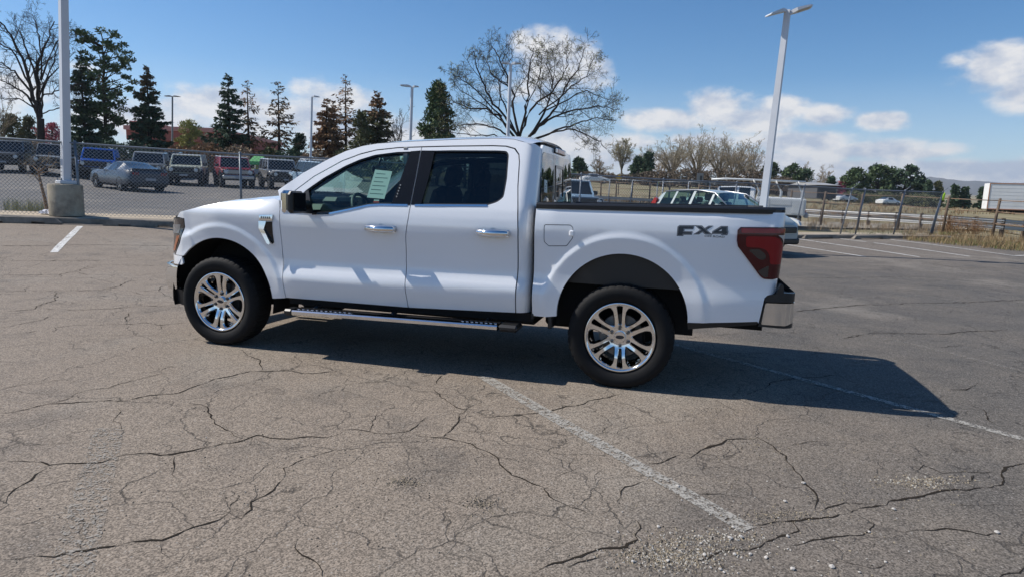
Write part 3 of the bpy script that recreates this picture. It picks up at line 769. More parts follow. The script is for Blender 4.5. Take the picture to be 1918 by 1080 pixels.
# ---- precast wheel stops
def wheel_stop(pa, pb, label, L=1.83):
    a, b = pa[:2], pb[:2]; t = (b - a) / np.linalg.norm(b - a)
    mid = a + t * L / 2
    z = float(T(*mid)); slope = (float(T(*(a + t * L))) - float(T(*a))) / L
    mb = MB()
    h, w, wt, bev = .145, .17, .115, .13
    P = lambda x, y, zz: (x, y, zz)
    xs = L / 2
    for (x0, x1) in ((-xs, -xs + .34), (-xs + .34, -xs + .62), (-xs + .62, xs - .62), (xs - .62, xs - .34), (xs - .34, xs)):
        foot = 0.0 if x1 - x0 > .5 or abs(x0) > xs - .01 or abs(x1) > xs - .01 else .04
        e0 = bev if abs(x0 + xs) < 1e-6 else 0; e1 = bev if abs(x1 - xs) < 1e-6 else 0
        v = [(x0, -w / 2, foot), (x1, -w / 2, foot), (x1, w / 2, foot), (x0, w / 2, foot),
             (x0, -w / 2, foot + .03), (x1, -w / 2, foot + .03), (x1, w / 2, foot + .03), (x0, w / 2, foot + .03),
             (x0 + e0, -wt / 2, h), (x1 - e1, -wt / 2, h), (x1 - e1, wt / 2, h), (x0 + e0, wt / 2, h)]
        f = [(0, 3, 2, 1), (0, 1, 5, 4), (1, 2, 6, 5), (2, 3, 7, 6), (3, 0, 4, 7), (4, 5, 9, 8), (5, 6, 10, 9), (6, 7, 11, 10), (7, 4, 8, 11), (8, 9, 10, 11)]
        mb.add(v, f)
    o = mb.build('wheel_stop', M_STOP)
    o.location = (mid[0], mid[1], z + .002)
    o.rotation_euler = (0, -math.atan(slope), math.atan2(t[1], t[0]))
    tag(o, label, 'wheel stop', 'precast wheel stops along the kerb')
wheel_stop(hit(116, 420.5), hit(-40, 417), 'concrete wheel stop in front of the lamp post base, farthest left')
wheel_stop(hit(194, 422.5), hit(360, 427), 'concrete wheel stop just ahead of the pickup nose')
wheel_stop(hit(1504, 447.5), hit(1582, 446.5), 'concrete wheel stop nearest the pickup tail lamp', 1.7)
wheel_stop(hit(1597, 448.5), hit(1660, 447.5), 'concrete wheel stop by the weeds on the right', 1.7)
# ================================================================ the white pickup
M_WHITE = pmat('white_car_paint', (.86, .87, .88), .32, coat=1.0, coat_rough=.02, spec=.5)
M_CHROME = pmat('chrome', (.78, .78, .78), .06, metal=1.0)
M_RIM = pmat('bright_rim', (.80, .80, .80), .10, metal=1.0)
M_BLK = pmat('black_trim', (.012, .012, .013), .38, spec=.5)
M_BLKG = pmat('gloss_black', (.008, .008, .009), .08, spec=.5)
M_UNDER = pmat('underbody_black', (.012, .012, .012), .8, spec=.2)
M_LINER = pmat('bed_steel_grey', (.55, .55, .53), .7)
M_TYRE = pmat('tyre_rubber', (.009, .009, .0095), .75, var=.25, vscale=8, bump=.04, bscale=90, spec=.25)
M_BRAKE = pmat('brake_steel', (.16, .155, .15), .45, metal=1.0)
M_GLASS = glassmat('green_glass', (.66, .84, .78))
M_PRIV = glassmat('privacy_glass', (.11, .135, .135))
M_REARG = glassmat('rear_glass', (.14, .16, .17), 1.0, 2.4)
M_SEAT = pmat('charcoal_seat', (.028, .029, .031), .7, var=.1, vscale=20)
M_DASH = pmat('dashboard_grey', (.06, .063, .068), .6)
M_RED = pmat('red_lens', (.26, .005, .010), .12, coat=.35, spec=.35)
M_REDD = pmat('dark_red_lens', (.070, .003, .006), .12, coat=.35, spec=.35)
M_SMOKE = pmat('smoked_lens', (.030, .024, .024), .1, coat=1.0)
M_CLEAR = pmat('clear_lens', (.50, .48, .44), .12, coat=1.0)
M_AMBER = pmat('amber_lens', (.35, .10, .03), .15, coat=1.0)
M_PAPER = pmat('sticker_paper', (.62, .66, .62), .7)
M_INK = pmat('sticker_ink', (.12, .16, .16), .7)
M_REDINK = pmat('red_print', (.5, .05, .04), .7)
M_DECAL = pmat('decal_dark', (.02, .024, .032), .3)
M_DECALE = pmat('decal_silver', (.45, .47, .50), .3)

truck = empty('pickup_truck')
tag(truck, 'large white crew cab pickup truck parked side on across the stalls', 'pickup truck')

def inpoly(px, py, poly):
    x = np.asarray(px); y = np.asarray(py); r = np.zeros(x.shape, bool)
    n = len(poly)
    for i in range(n):
        x1, y1 = poly[i]; x2, y2 = poly[(i + 1) % n]
        c = ((y1 > y) != (y2 > y))
        with np.errstate(divide='ignore', invalid='ignore'):
            t = (x2 - x1) * (y - y1) / ((y2 - y1) if y2 != y1 else 1e-12) + x1
        r ^= c & (x < t)
    return r
def dens(poly, step):
    out = []
    for i in range(len(poly)):
        a, b = np.array(poly[i], float), np.array(poly[(i + 1) % len(poly)], float)
        n = max(1, int(math.ceil(np.linalg.norm(b - a) / step)))
        for k in range(n): out.append(tuple(a + (b - a) * k / n))
    return out
def rnd(poly, r, n=4):
    """round the corners of a polygon"""
    out = []; N_ = len(poly)
    for i in range(N_):
        p0, p1, p2 = (np.array(poly[(i + k) % N_], float) for k in (-1, 0, 1))
        ri = r[i] if hasattr(r, '__len__') else r
        a, b = p0 - p1, p2 - p1; la, lb = np.linalg.norm(a), np.linalg.norm(b)
        q = min(ri, .45 * la, .45 * lb)
        if q < 1e-4: out.append(tuple(p1)); continue
        s, e = p1 + a / la * q, p1 + b / lb * q
        for k in range(n + 1):
            t = k / n; out.append(tuple((1 - t) ** 2 * s + 2 * t * (1 - t) * p1 + t * t * e))
    return out
def panel(mb, outer, holes, fmap, grid=.035, flange=.02, m=0, inward=None, mirror=False, edge=None, rings=()):
    """sheet cut to a polygon (with holes) in surface coordinates, laid on the body by fmap, its edges turned inward"""
    loops = [dens(outer, edge or grid)] + [dens(h, edge or grid) for h in holes]
    pts, cons = [], []
    for lp in loops:
        o = len(pts); pts += lp; cons += [(o + i, o + (i + 1) % len(lp)) for i in range(len(lp))]
    nb = len(pts)
    A = np.array(outer); lo, hi = A.min(0), A.max(0)
    gx, gy = np.meshgrid(np.arange(lo[0] + grid * .5, hi[0], grid), np.arange(lo[1] + grid * .5, hi[1], grid))
    gx, gy = gx.ravel(), gy.ravel()
    ok = inpoly(gx, gy, loops[0])
    for h in loops[1:]: ok &= ~inpoly(gx, gy, h)
    gx, gy = gx[ok], gy[ok]
    B = np.array(pts)
    if rings:
        for (cx, cz, R) in rings:
            rr_ = np.hypot(gx - cx, gy - cz); kp = (rr_ > R + .20) | (gy < cz - .1); gx, gy = gx[kp], gy[kp]
            ex, ey = [], []
            for dr in (.02, .045, .07, .085, .10, .115, .13, .145, .16, .18):
                for a in np.linspace(rad(-8), rad(188), int(3.3 * (R + dr) / .024)): ex.append(cx + (R + dr) * math.cos(a)); ey.append(cz + (R + dr) * math.sin(a))
            ex, ey = np.array(ex), np.array(ey); kp = inpoly(ex, ey, loops[0])
            for h in loops[1:]: kp &= ~inpoly(ex, ey, h)
            gx, gy = np.concatenate([gx, ex[kp]]), np.concatenate([gy, ey[kp]])
    if len(gx):
        dm = np.sqrt(((np.stack([gx, gy], 1)[:, None] - B[None]) ** 2).sum(-1)).min(1)
        kp = dm > (grid * .45 if not rings else .012)
        pts = pts + list(zip(gx[kp], gy[kp]))
    r = delaunay_2d_cdt([Vector(p) for p in pts], cons, [], 0, 1e-7)
    v2 = np.array([tuple(v) for v in r[0]]); tr = np.array([f for f in r[2] if len(f) == 3])
    c = v2[tr].mean(1)
    ok = inpoly(c[:, 0], c[:, 1], loops[0])
    for h in loops[1:]: ok &= ~inpoly(c[:, 0], c[:, 1], h)
    tr = tr[ok]
    V = np.array([fmap(a, b) for a, b in v2])
    n = np.cross(V[tr[0][1]] - V[tr[0][0]], V[tr[0][2]] - V[tr[0][0]])
    want = np.array([0, -1, 0]) if inward is None else -np.array(inward)
    # orient every triangle outward
    nr = np.cross(V[tr[:, 1]] - V[tr[:, 0]], V[tr[:, 2]] - V[tr[:, 0]])
    fl = 1 if np.abs((nr @ want)).sum() == 0 or (nr @ want).sum() > 0 else -1
    if fl < 0: tr = tr[:, ::-1]
    e_ = 1.5e-3; NV = []
    for a, b in v2:
        da = np.array(fmap(a + e_, b)) - np.array(fmap(a - e_, b)); db = np.array(fmap(a, b + e_)) - np.array(fmap(a, b - e_))
        k_ = np.cross(da, db); NV.append(k_ / (np.linalg.norm(k_) + 1e-12))
    NV = np.array(NV); fn_ = np.cross(V[tr[:, 1]] - V[tr[:, 0]], V[tr[:, 2]] - V[tr[:, 0]]).sum(0)
    if (NV @ fn_).sum() < 0: NV = -NV
    o_ = len(mb.v)
    for i_, k_ in enumerate(NV): mb.nv[o_ + i_] = tuple(k_)
    sides = (1, -1) if mirror else (1,)
    for sg in sides:
        W = V * np.array([1, sg, 1])
        mb.add(W, tr if sg > 0 else tr[:, ::-1], m, True)
        if flange:
            e = {}
            for t in tr:
                for i in range(3): e[(t[i], t[(i + 1) % 3])] = 1
            bd = [k for k in e if (k[1], k[0]) not in e]
            inw = np.array([0, 1, 0]) if inward is None else np.array(inward, float)
            fv, ff = [], []
            for (a, b) in bd:
                o = len(fv)
                fv += [W[a], W[b], W[b] + inw * np.array([1, sg, 1]) * flange, W[a] + inw * np.array([1, sg, 1]) * flange]
                ff.append((o + 1, o, o + 3, o + 2) if sg > 0 else (o, o + 1, o + 2, o + 3))
            mb.add(fv, ff, m, False)
    return mb
_pz = np.array([.40, .48, .55, .64, .69, .73, .80, .86, .95, 1.05, 1.14, 1.20, 1.26, 1.32, 1.38, 1.44])
_py = np.array([.925, .940, .962, .984, .989, .982, .954, .947, .953, .966, .981, .983, .976, .962, .943, .920])
_fz = np.linspace(.40, 1.44, 209)
def _smooth(z, y, k=9):
    a = np.interp(_fz, z, y); ker = np.hanning(k + 2)[1:-1]; ker /= ker.sum()
    return np.convolve(np.pad(a, k, 'edge'), ker, 'same')[k:-k]
_fy = _smooth(_pz, _py, 9)
_py2 = np.array([.945, .953, .960, .966, .968, .966, .960, .957, .960, .968, .979, .983, .980, .971, .958, .945])
_fy2 = _smooth(_pz, _py2, 9)
def ss(a, b, x):
    t = min(1, max(0, (x - a) / (b - a))); return t * t * (3 - 2 * t)
ARF = (0.03, .455, .545); ARR = (3.69, .555, .505)
def flare(x, z):
    f = 0.0
    for (cx, cz, R), w in ((ARF, .105), (ARR, .125)):
        r = math.hypot(x - cx, z - cz)
        if z > cz - .35:
            k = ss(cz - .20, cz + .08, z)
            f = max(f, k * .0125 * (1 - ss(R + w - .012, R + w + .045, r)) * (.55 + .45 * ss(R - .01, R + w, r)))
    return f
def S(x, z):
    """half width of the lower body"""
    zz = z - .014 * (x - 1.9) * ss(.1, .9, x)
    k = ss(.58, .80, x) * (1 - ss(2.98, 3.16, x))
    a = float(np.interp(zz, _fz, _fy)); b = float(np.interp(zz, _fz, _fy2))
    y = b + (a - b) * k
    if x > 2.97: y -= .004
    # nose tucks in ahead of the wheel, and the fender crown rolls inward above
    if x < .2: y -= .05 * ss(.05, -.5, x) * ss(.7, 1.2, z)
    if x < .72 and z > 1.22:
        y -= .11 * ss(.72, .3, x) * ((z - 1.22) / .16) ** 1.6 if z < 1.6 else 0
    if x > 4.30: y -= .060 * ((min(x, 4.9) - 4.30) / .5) ** 2
    return y + flare(x, z)
def GH(x, z):
    """half width of the cabin above the belt"""
    t = (z - 1.36) / (1.88 - 1.36)
    if t <= 0: return S(x, z)
    b = S(x, 1.36)
    return b - (b - .735) * (t * .93 + .07 * t * t)
def SD(x, z): return (x, -(S(x, z) if z < 1.36 else GH(x, z)), z)
def off(d): return lambda x, z: tuple(np.array(SD(x, z)) + np.array([0, d, 0]))
# --- rear corner wraps
def CABC(s, z):
    """cab side running round its rear corner onto the back wall"""
    x0 = 2.83; r = .115
    xr = 2.955 - .03 * max(0, z - 1.4)
    if s <= x0: return SD(s, z)
    y0 = S(x0, z) if z < 1.36 else GH(x0, z)
    rr = xr - x0
    t = (s - x0) / (rr * 1.571)
    if t < 1: return (x0 + rr * math.sin(t * 1.5708), -(y0 - rr * (1 - math.cos(t * 1.5708))), z)
    return (xr, -(y0 - rr - (s - x0 - rr * 1.571)), z)
def BEDC(s, z):
    """bed side running round to the tailgate"""
    x0 = 4.735 - .03 * (1.42 - z); rr = .095
    if s <= x0: return SD(s, z)
    y0 = S(x0, z)
    t = (s - x0) / (rr * 1.571)
    if t < 1: return (x0 + rr * math.sin(t * 1.5708), -(y0 - rr * (1 - math.cos(t * 1.5708))), z)
    return (x0 + rr, -(y0 - rr - (s - x0 - rr * 1.571)), z)
# plan line of the nose: side -> front centre
_nose = np.array([(-.30, .955), (-.40, .945), (-.48, .925), (-.55, .890), (-.61, .835), (-.66, .765), (-.705, .66), (-.745, .50), (-.775, .28), (-.785, 0)])
_nl = np.concatenate([[0], np.cumsum(np.linalg.norm(np.diff(_nose, axis=0), axis=1))])
NL = float(_nl[-1])
def NOSE(s, z, push=0.0):
    """s <= -.30: distance run round the nose"""
    t = -.30 - s
    if t <= 0: return SD(s, z)
    x = float(np.interp(t, _nl, _nose[:, 0])); y = float(np.interp(t, _nl, _nose[:, 1]))
    k = min(1, t / .25)
    lean = .10 * max(0, z - .80) ** 1.3 * k
    dy = (S(-.30, z) - .955) * (1 - min(1, t / .35)) + flare(-.30 - t * .6, z) * (1 - k)
    x += lean - push * k; 
    return (x, -(y + dy + push * .3 * (1 - k)), z)
def arc(c, R, a0, a1, n=22):
    return [(c[0] + R * math.cos(rad(a0 + (a1 - a0) * i / n)), c[1] + R * math.sin(rad(a0 + (a1 - a0) * i / n))) for i in range(n + 1)]
def ncoord(x):
    """run coordinate on the nose of a point at side position x"""
    i = np.interp(-x, -_nose[:, 0], _nl); return -.30 - float(i)

# --- fender (both sides in one pressing each: left and right are separate parts)
def lr(fn, name, mats, label=None, parent=None, recalc=False):
    """make the part for the near side and its mirror image for the far side"""
    for sg in (1, -1):
        mb = MB(); fn(mb)
        if sg < 0:
            mb.v = [(x, -y, z) for x, y, z in mb.v]; mb.f = [q[::-1] for q in mb.f]; mb.nv = {k: (a, -b, c) for k, (a, b, c) in mb.nv.items()}
        o = mb.build(name, mats, parent or truck, recalc)
        if label: o['label'] = label
        yield o
def mk(fn, name, mats, **k): return list(lr(fn, name, mats, **k))
sH = ncoord(-.46)
def fender(mb):
    top = [(.655, 1.36), (.60, 1.372), (.40, 1.356), (.2, 1.338), (0, 1.312), (-.15, 1.285), (-.28, 1.25), (sH + .02, 1.215)]
    o = [(.705, .497), (.695, .62), (.680, .9), (.676, 1.15), (.672, 1.28)] + top + [(sH - .03, 1.17), (sH + .085, 1.16), (sH + .09, 1.08), (sH + .03, .93), (sH - .03, .84)] + [(sH - .05, .815), (-.40, .812)]
    o += arc(ARF[:2], ARF[2], 139, 3, 26)
    o += [(.60, .485)]
    panel(mb, o, [], NOSE, grid=.03, rings=(ARF,))
mk(fender, 'fender', M_WHITE)
def nosepanel(mb):   # body coloured strip under the lamp
    panel(mb, [(-.405, .806), (sH - .05, .809), (sH - .30, .806), (sH - .30, .72), (-.40, .728), (-.385, .745)], [], NOSE)
mk(nosepanel, 'bumper_cap', M_WHITE)
# --- doors
FD = [(.713, .500), (.703, .62), (.688, .9), (.684, 1.15), (.680, 1.29), (.70, 1.345), (.775, 1.43), (.95, 1.571), (1.20, 1.716), (1.36, 1.778), (1.50, 1.815), (1.70, 1.838), (1.915, 1.848),
      (1.915, 1.60), (1.908, 1.37), (1.900, 1.25), (1.878, 1.10), (1.874, .9), (1.880, .70), (1.896, .503)]
FWIN = [(.805, 1.262), (1.00, 1.258), (1.18, 1.27), (1.36, 1.31), (1.52, 1.348), (1.62, 1.358), (1.885, 1.364), (1.895, 1.815), (1.70, 1.806), (1.50, 1.779), (1.36, 1.735), (1.235, 1.678), (1.05, 1.57), (.905, 1.462), (.82, 1.375), (.79, 1.30)]
def fdoor(mb): panel(mb, FD, [rnd(FWIN, .02, 2)], SD, flange=.035)
RD = [(1.904, .503), (1.888, .70), (1.882, .9), (1.886, 1.10), (1.908, 1.25), (1.916, 1.37), (1.923, 1.60), (1.923, 1.848), (2.20, 1.858), (2.55, 1.866), (2.66, 1.863), (2.735, 1.845), (2.775, 1.80), (2.79, 1.74), (2.805, 1.55), (2.832, 1.36), (2.846, 1.2), (2.848, .9), (2.842, .535)]
RWIN = [(1.95, 1.366), (2.40, 1.380), (2.58, 1.386), (2.66, 1.415), (2.706, 1.455), (2.712, 1.60), (2.697, 1.80), (2.675, 1.828), (2.60, 1.832), (2.20, 1.828), (1.955, 1.82)]
def rdoor(mb): panel(mb, RD, [rnd(RWIN, .02, 2)], SD, flange=.035)
fdoors = mk(fdoor, 'front_door', M_WHITE)
rdoors = mk(rdoor, 'rear_door', M_WHITE)
# dark door jambs and inner shell behind the gaps, with window openings
def jamb(mb):
    o = [(.66, .50), (.66, 1.30), (.72, 1.36), (.98, 1.575), (1.22, 1.70), (1.50, 1.80), (1.9, 1.835), (2.68, 1.85), (2.77, 1.78), (2.85, 1.3), (2.86, .53)]
    g = lambda p, e: [(x + (e if x < c else -e) * -1, z) for (x, z) in p for c in (1.3,)]
    h1 = [(.87, 1.285), (1.2, 1.30), (1.36, 1.335), (1.55, 1.372), (1.86, 1.38), (1.86, 1.79), (1.50, 1.755), (1.24, 1.655), (.93, 1.445)]
    h2 = [(1.985, 1.385), (2.57, 1.405), (2.685, 1.47), (2.685, 1.78), (2.62, 1.81), (1.985, 1.80)]
    panel(mb, o, [h1, h2], off(.045), grid=.08, flange=.03)
mk(jamb, 'door_jamb', M_BLK)
# glass
def inset(poly, d):
    P = np.array(poly); c = P.mean(0); n = len(P); out = []
    area = sum(P[i][0] * P[(i + 1) % n][1] - P[(i + 1) % n][0] * P[i][1] for i in range(n))
    sg = 1 if area > 0 else -1
    for i in range(n):
        a, b, c_ = P[i - 1], P[i], P[(i + 1) % n]
        t1 = (b - a) / (np.linalg.norm(b - a) + 1e-9); t2 = (c_ - b) / (np.linalg.norm(c_ - b) + 1e-9)
        n1 = np.array([-t1[1], t1[0]]) * sg; n2 = np.array([-t2[1], t2[0]]) * sg
        m_ = n1 + n2; m_ /= np.linalg.norm(m_) + 1e-9
        out.append(tuple(b + m_ * d / max(.4, m_ @ n1)))
    return out
def strip_ring(mb, poly, w, fmap, m=0, depth=.012):
    a = rnd(poly, .02, 2); panel(mb, a, [inset(a, w)], fmap, grid=.2, edge=.03, flange=depth, m=m)
for par, win, gm, nm in ((fdoors, FWIN, M_GLASS, 'f'), (rdoors, RWIN, M_PRIV, 'r')):
    for i, sg in enumerate((1, -1)):
        mb = MB(); panel(mb, inset(win, -.004), [], off(.020), grid=.09, flange=0, mirror=False)
        tr_ = MB(); strip_ring_poly = inset(win, -.003)
        a = rnd(strip_ring_poly, .02, 2)
        panel(tr_, a, [inset(a, .016)], off(.006), grid=.3, edge=.03, flange=.015, mirror=False)
        # bright line along the belt
        be = MB()
        bz = [p for p in win if p[1] < 1.40 and p[0] > (.99 if nm == 'f' else 1.9)] 
        bz = sorted(bz)[:(6 if nm == 'f' else 5)]
        lo_ = [(x, z - .010) for x, z in bz]; up = [(x, z + .006) for x, z in bz][::-1]
        panel(be, lo_ + up, [], off(-.004), grid=.3, edge=.03, flange=.012, mirror=False)
        # black pillar panels
        bp = MB()
        q = [(1.735, 1.362), (1.9075, 1.364), (1.9145, 1.60), (1.9145, 1.822), (1.825, 1.814), (1.785, 1.60)] if nm == 'f' else [(1.9165, 1.367), (2.005, 1.370), (2.035, 1.60), (2.045, 1.823), (1.9235, 1.822), (1.9235, 1.60)]
        panel(bp, q, [], off(-.003), grid=.06, flange=.015, mirror=False)
        for mbx in (mb, tr_, be, bp):
            if sg < 0: mbx.v = [(x, -y, z) for x, y, z in mbx.v]; mbx.f = [t[::-1] for t in mbx.f]; mbx.nv = {k: (a, -b, c) for k, (a, b, c) in mbx.nv.items()}
        g = mb.build('window', gm, par[i]); tr_.build('window_seal', M_BLK, par[i]); be.build('belt_molding', M_CHROME, par[i]); b_ = bp.build('pillar_trim', pmat('pillar_black', (.006, .006, .007), .22, spec=.3), par[i])
        if nm == 'f' and sg > 0:
            kp = MB()
            for k in range(5):
                z = 1.43 + k * .024
                P = off(-.006)(1.775 + .012 * k * .35, z); kp.box((P[0] - .005, P[1] - .002, P[2] - .006), (P[0] + .005, P[1], P[2] + .006))
            kp.build('keypad', M_CLEAR, par[i])
# door handles
def handle(px0):
    def f(mb):
        z0 = 1.158 + .012 * (px0 - 1.66) * .9
        y = S(px0, z0)
        # bowl behind the grip is sunk into the skin
        mb.lathe([(.0, .002), (.03, .0), (.046, -.0015)], 20, 'Y', (px0 - .0, -y - .0028, z0 - .002), 1)
        mb.tube([(px0 - .128, -y - .006, z0 + .002), (px0 - .118, -y - .038, z0 + .002), (px0, -y - .046, z0), (px0 + .118, -y - .038, z0 + .002), (px0 + .128, -y - .006, z0 + .002)], [.018, .025, .028, .026, .018], 12, 0)
        mb.cbox((px0 - .132, -y - .010, z0 - .026), (px0 + .132, -y + .002, z0 + .028), .006, 0)
    return f
for par, x in ((fdoors, 1.662), (rdoors, 2.648)):
    for i, o in enumerate(lr(handle(x), 'handle', [M_CHROME, M_WHITE])): o.parent = par[i]
# --- cab: A pillar, roof rail, C pillar
ROOF = [(.62, 1.447), (.835, 1.606), (1.05, 1.729), (1.21, 1.806), (1.36, 1.852), (1.50, 1.876), (1.70, 1.890), (1.97, 1.905), (2.30, 1.922), (2.58, 1.931), (2.72, 1.925), (2.80, 1.905)]
def cabside(mb):
    gut = [(.672, 1.355), (.77, 1.440), (.945, 1.581), (1.195, 1.726), (1.355, 1.788), (1.50, 1.825), (1.70, 1.848), (1.92, 1.858), (2.20, 1.868), (2.55, 1.876), (2.665, 1.873), (2.744, 1.853), (2.785, 1.805), (2.80, 1.74), (2.815, 1.55), (2.842, 1.36), (2.856, 1.2), (2.858, .9), (2.852, .535)]
    rear = [(2.985, .535), (3.02, .9), (3.02, 1.40), (3.03, 1.80), (2.98, 1.86), (2.90, 1.893)]
    panel(mb, gut + rear + ROOF[::-1], [], CABC, flange=.025)
mk(cabside, 'cab_side', M_WHITE)
def rocker(mb):
    panel(mb, [(.72, .44), (2.98, .46), (2.98, .53), (2.85, .53), (1.89, .497), (.72, .492)], [], off(.03), grid=.1, flange=.12)
mk(rocker, 'rocker', M_UNDER)
def roof(mb):
    rows = []
    for (x, z) in ROOF[4:] + [(2.87, 1.885)]:
        y0 = GH(min(x, 2.80), z); cr = .040 * ss(1.3, 1.8, x) + .018
        row = []
        for k in range(23):
            t = -1 + 2 * k / 22; row.append((x + (.045 if x > 2.7 else -.055 * ss(1.9, 1.3, x)) * (1 - t * t), y0 * t, z + .004 + cr * (1 - abs(t) ** 2.6)))
        rows.append(row)
    mb.grid(rows, flip=True)
    x, z = ROOF[-1]
mb = MB(); roof(mb); mb.build('roof', M_WHITE, truck)
# roof antenna fin
mb = MB(); mb.cbox((2.545, -.075, 1.945), (2.765, .075, 1.957), .01)
rows = []
for k, (x, h, w) in enumerate(((2.55, .002, .02), (2.59, .022, .06), (2.66, .036, .065), (2.73, .030, .06), (2.765, .004, .05))):
    rows.append([(x, -w, 1.955), (x, -w * .8, 1.955 + h * .8), (x, 0, 1.955 + h), (x, w * .8, 1.955 + h * .8), (x, w, 1.955)])
mb.grid(rows, flip=True); mb.build('antenna', M_BLK, truck)
# windscreen
rows = []
for k in range(9):
    t = k / 8
    x = .64 + (1.37 - .64) * t; z = 1.452 + (1.862 - 1.452) * t - .02 * (1 - t)
    y0 = GH(max(x, .7), max(z, 1.37)) - .02
    rows.append([(x - .17 * (1 - q * q) * (1 - .55 * t), y0 * q, z + .012 * (1 - q * q)) for q in np.linspace(-1, 1, 15)])
mb = MB(); mb.grid(rows, flip=True); mb.build('windscreen', M_GLASS, truck)
# rear wall of the cab with its window
RX_ = 2.955
def backw(mb):
    def fm(y, z): return (RX_ - .03 * max(0, z - 1.4) + .018 * (1 - (y / .8) ** 2), y, z)
    w = .735
    o = [(-.70, 1.30), (.70, 1.30), (.70, 1.42), (.655, 1.86), (.62, 1.89), (-.62, 1.89), (-.655, 1.86), (-.70, 1.42)]
    h = [(-.685, 1.40), (.685, 1.40), (.640, 1.795), (.60, 1.815), (-.60, 1.815), (-.640, 1.795)]
    panel(mb, o, [h], fm, grid=.06, flange=.02, inward=(-1, 0, 0), mirror=False)
    return fm, h
mb = MB(); fmB, hB = backw(mb); bw_ = mb.build('cab_back', M_WHITE, truck)
mb = MB(); panel(mb, inset(hB, -.02), [], lambda a, b: tuple(np.array(fmB(a, b)) + np.array([.004, 0, 0])), grid=.08, flange=.01, inward=(-1, 0, 0), mirror=False); rg = mb.build('rear_window', M_REARG, bw_)
mb = MB()
fr_ = rnd([(-.19, 1.44), (.19, 1.44), (.185, 1.75), (-.185, 1.75)], .03, 3)
panel(mb, fr_, [inset(fr_, .028)], lambda a, b: tuple(np.array(fmB(a, b)) + np.array([.010, 0, 0])), grid=.2, edge=.04, flange=.01, inward=(-1, 0, 0), mirror=False); mb.build('slider_frame', M_BLKG, bw_)
mb = MB(); panel(mb, [(-.60, 1.505), (-.50, 1.500), (-.50, 1.605), (-.60, 1.612)], [], lambda a, b: tuple(np.array(fmB(a, b)) + np.array([.007, 0, 0])), grid=.2, flange=.001, inward=(-1, 0, 0), mirror=False)
o = mb.build('window_sticker', M_PAPER, bw_)
mb = MB()
for k, (a, b_) in enumerate(((-.585, -.555), (-.585, -.54), (-.545, -.515))): mb.add([fmB(a, 1.53 + k * .022), fmB(b_, 1.53 + k * .022), fmB(b_, 1.538 + k * .022), fmB(a, 1.538 + k * .022)], [(0, 1, 2, 3)])
for i_ in range(len(mb.v)): mb.v[i_] = (mb.v[i_][0] + .0085, mb.v[i_][1], mb.v[i_][2])
mb.build('sticker_print', M_INK, bw_)
mb = MB(); panel(mb, [(-.67, 1.0), (.67, 1.0), (.70, 1.30), (-.70, 1.30)], [], fmB, grid=.2, flange=.01, inward=(-1, 0, 0), mirror=False); mb.build('cab_back_lower', M_WHITE, truck)
# high brake lamp
mb = MB(); mb.cbox((2.925, -.24, 1.852), (2.975, .24, 1.905), .008, 0); mb.cbox((2.965, -.15, 1.857), (2.980, .15, 1.897), .004, 1); mb.cbox((2.965, -.235, 1.857), (2.979, -.155, 1.897), .004, 2); mb.cbox((2.965, .155, 1.857), (2.979, .235, 1.897), .004, 2)
mb.build('high_brake_lamp', [M_BLK, M_RED, M_CLEAR], truck)
# --- hood
def HZ(x): return float(np.interp(x, [-.70, -.62, -.52, -.42, -.28, -.1, .1, .35, .62, .74], [1.165, 1.20, 1.232, 1.262, 1.296, 1.326, 1.352, 1.378, 1.402, 1.410]))
rows = []
for x in np.linspace(-.70, .70, 29):
    row = []
    for q in np.linspace(-1, 1, 31):
        xx = x - .09 * (1 - q * q) * ss(.3, -.7, x)
        yb = min(.80, float(np.interp(x, [-.70, -.6, -.5, -.4, 0, .7], [.56, .70, .79, .825, .85, .86])))
        a = abs(q)
        z = HZ(x) - .012 + .022 * (1 - ss(.62, .80, a)) * ss(-.65, -.4, x) + .012 * (1 - a * a) - .028 * ss(.80, 1.0, a)
        row.append((xx, yb * q, z))
    rows.append(row)
mb = MB(); mb.grid(rows, flip=True)
mb.build('hood', M_WHITE, truck)
# cowl
mb = MB(); mb.cbox((.58, -.80, 1.34), (.80, .80, 1.395), .02); mb.build('cowl', M_BLK, truck)
# hood edge to fender filler under the shut line
mb = MB(); mb.cbox((-.40, -.72, .95), (.62, .72, 1.20), .05); mb.build('engine_bay', M_UNDER, truck)
# --- nose: lamps, grille, bumper
def lamp(mb):
    o = [(sH + .078, 1.155), (sH - .26, 1.150), (sH - .26, .96), (sH - .22, .83), (sH - .045, .825), (sH + .02, .93), (sH + .080, 1.08)]
    panel(mb, o, [], lambda a, b: NOSE(a, b, .004), grid=.05, flange=.04, m=0)
    panel(mb, [(sH + .035, 1.10), (sH - .20, 1.09), (sH - .20, 1.005), (sH + .015, 1.02)], [], lambda a, b: NOSE(a, b, .012), grid=.06, flange=.008, m=1)
    panel(mb, [(sH + .03, 1.00), (sH - .02, .99), (sH - .09, .85), (sH - .045, .85)], [], lambda a, b: NOSE(a, b, .012), grid=.06, flange=.008, m=2)
mk(lamp, 'headlight', [M_SMOKE, pmat('lamp_inner', (.16, .16, .165), .1, coat=.5), M_AMBER])
mb = MB()
o = [(sH - .28, 1.17), (sH - .28, .80), (-.30 - NL, .80), (-.30 - NL, 1.19)]
panel(mb, o, [], NOSE, grid=.06, flange=.0)
for k in range(5):
    z = .84 + k * .07
    panel(mb, [(sH - .29, z), (sH - .29, z + .03), (-.30 - NL, z + .03), (-.30 - NL, z)], [], lambda a, b: NOSE(a, b, .022), grid=.06, flange=.02, m=1)
mb.build('grille', [M_BLK, M_CHROME], truck)
